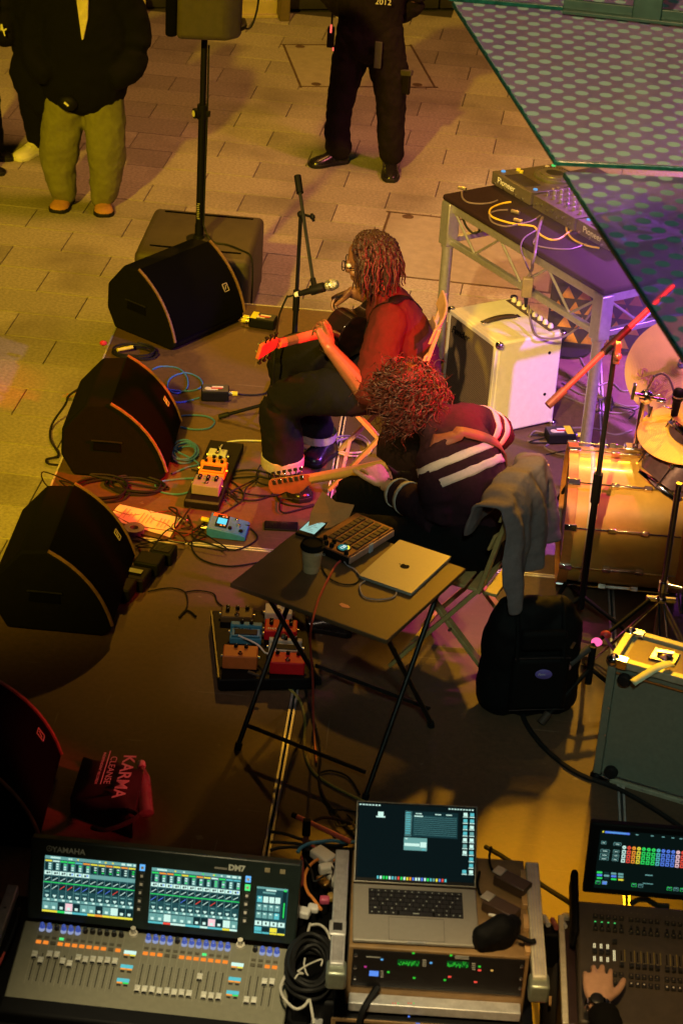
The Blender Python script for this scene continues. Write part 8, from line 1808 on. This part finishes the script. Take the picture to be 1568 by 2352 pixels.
def operator():
    t = thing('person', 'lighting operator in black with a metal watch, one hand on the faders', 'person')
    wr = P(1372, 2302, .835); kn = P(1372, 2205, .855); d = (kn - wr).normalized()
    elb = Vector((.80, 3.92, .74)); sh = Vector((.98, 3.52, 1.0)); n = Vector((0, -.15, 1)); s_ = Vector((1, .05, 0))
    b = MB(); limb(b, [(wr - d * .005, .027, .020), (wr.lerp(elb, .3), .034), (wr.lerp(elb, .6), .042), (elb, .042), (sh, .05)], 12)
    add_hand(b, wr, d, n, s_, [(4, 38, 40), (-2, 40, 40), (0, 40, 40), (8, 38, 40)], 1.04, d * .72 + s_ * .62 - n * .25, .45)
    hc = Vector((1.12, 3.42, 1.28)); face = Vector((-.2, 1, -.25)).normalized(); add_head(b, hc, face, k=.98); limb(b, [(hc + Vector((0, -.01, -.08)), .055), (Vector((1.12, 3.38, 1.08)), .065)])
    limb(b, [(Vector((1.12, 3.38, 1.05)), .17, .1), (Vector((1.12, 3.36, .85)), .16, .12), (Vector((1.12, 3.34, .64)), .16, .12)], xa=(1, 0, 0))
    s2, e2, w2 = Vector((1.28, 3.45, 1.0)), Vector((1.36, 3.75, .78)), Vector((1.25, 4.0, .84)); limb(b, [(s2, .05), (e2, .042), (w2, .028)]); add_hand(b, w2, (-.2, 1, -.1), (0, 0, 1), (-1, 0, 0), [(30, 40, 30)] * 4)
    for q in (-1, 1): limb(b, [(Vector((1.12 + q * .1, 3.34, .62)), .075), (Vector((1.12 + q * .14, 3.75, .6)), .05), (Vector((1.12 + q * .14, 3.72, .1)), .04)])
    bd = organic(b, 'body', SKIN_L, t, .0043, 2); eyes(bd, hc, face, k=.98)
    m = MB(); limb(m, [(Vector((1.12, 3.38, 1.09)), .12, .09), (Vector((1.12, 3.38, 1.0)), .21, .13), (Vector((1.12, 3.36, .62)), .2, .16)], 18, 4, (1, 0, 0)); limb(m, [(sh, .08), (elb, .062), (elb.lerp(wr, .5), .054), (elb.lerp(wr, .94), .045)], 14, 4); limb(m, [(s2, .08), (e2, .06), (e2.lerp(w2, .8), .046)], 14, 4)
    organic(m, 'jacket', COAT, t, .011, 2, ((.02, .06),))
    m = MB()
    for q in (-1, 1): limb(m, [(Vector((1.12 + q * .09, 3.34, .62)), .1), (Vector((1.12 + q * .14, 3.75, .61)), .075), (Vector((1.12 + q * .14, 3.72, .1)), .06)])
    organic(m, 'trousers', COAT, t, .013, 2)
    for q in (-1, 1): shoe(t, Vector((1.12 + q * .14, 3.62, S)), Vector((1.12 + q * .15, 3.88, S)), BLACK)
    m = MB(); limb(m, [(hc + Vector((0, -.02, .03)), .088, .1), (hc + Vector((0, -.02, .055)), .08, .09)], 14, 3); organic(m, 'hair', HAIRB, t, .011, 2)
    # watch
    wc = wr - d * .012; x = (s_ - d * s_.dot(d)).normalized(); y = d.cross(x); wt = None
    for k in range(16):
        a = 2 * math.pi * k / 16; rad = x * math.cos(a) * .034 + y * math.sin(a) * .027; ta_ = (-x * math.sin(a) * .034 + y * math.cos(a) * .027).normalized(); m = MB(); m.obox(wc + rad, ta_ * .0052, d * .010, rad.normalized() * .0022); o = m.build('watch_link', CHROME, bd, .001)
    m = MB(); top = y if y.z > 0 else -y; m.lathe([(.019, 0), (.019, .008), (.016, .010), (.001, .010)], wc + top * .024 - x * .006, top, 22); m.build('watch_case', DARKMETAL, bd)
operator()
t = thing('folder', 'dark padded panel with a tan tab leaning beside the lighting desk', 'panel'); a_, b_ = P(*z8(350, 1700), .5), P(*z8(500, 1300), .5)
m = MB(); m.add([P(*z8(352, 1530), .55), P(*z8(490, 1295), .62), P(*z8(505, 1320), .62), P(*z8(500, 1900), .5), P(*z8(350, 1900), .45)], [(0, 1, 2, 3, 4)]); o = m.build('panel', mat('black_padding', (.012, .010, .010), .8), t); o.modifiers.new('t', 'SOLIDIFY').thickness = .02
m = MB(); c = P(*z8(440, 1705), .555); m.obox(c, (.004, 0, 0), (0, .012, .006), (0, 0, .003)); m.build('tab', mat('tan_tab', (.4, .25, .1), .6), t)
# ================================================================== stage fog drifting round the drums
m = MB(); m.sph((0, 0, 0), 1.0, 24); hz = m.build('haze', [], smooth=False); hz.location = (1.25, 9.35, 1.35); hz.scale = (1.15, 1.5, 1.15)
hm = bpy.data.materials.new('stage_haze'); hm.use_nodes = True; hn = hm.node_tree; hn.nodes.clear(); hz.data.materials.clear(); hz.data.materials.append(hm)
ho_ = hn.nodes.new('ShaderNodeOutputMaterial'); pv_ = hn.nodes.new('ShaderNodeVolumePrincipled'); pv_.inputs['Color'].default_value = (.85, .8, .88, 1)
tcx = hn.nodes.new('ShaderNodeTexCoord'); gr_ = hn.nodes.new('ShaderNodeTexGradient'); gr_.gradient_type = 'SPHERICAL'; mu = hn.nodes.new('ShaderNodeMath'); mu.operation = 'MULTIPLY'; mu.inputs[1].default_value = .24
hn.links.new(tcx.outputs['Object'], gr_.inputs['Vector']); hn.links.new(gr_.outputs['Fac'], mu.inputs[0]); hn.links.new(mu.outputs[0], pv_.inputs['Density']); hn.links.new(pv_.outputs[0], ho_.inputs['Volume'])
hz['kind'] = 'stuff'; hz['label'] = 'thin purple-lit stage fog around the drums'; hz['category'] = 'haze'
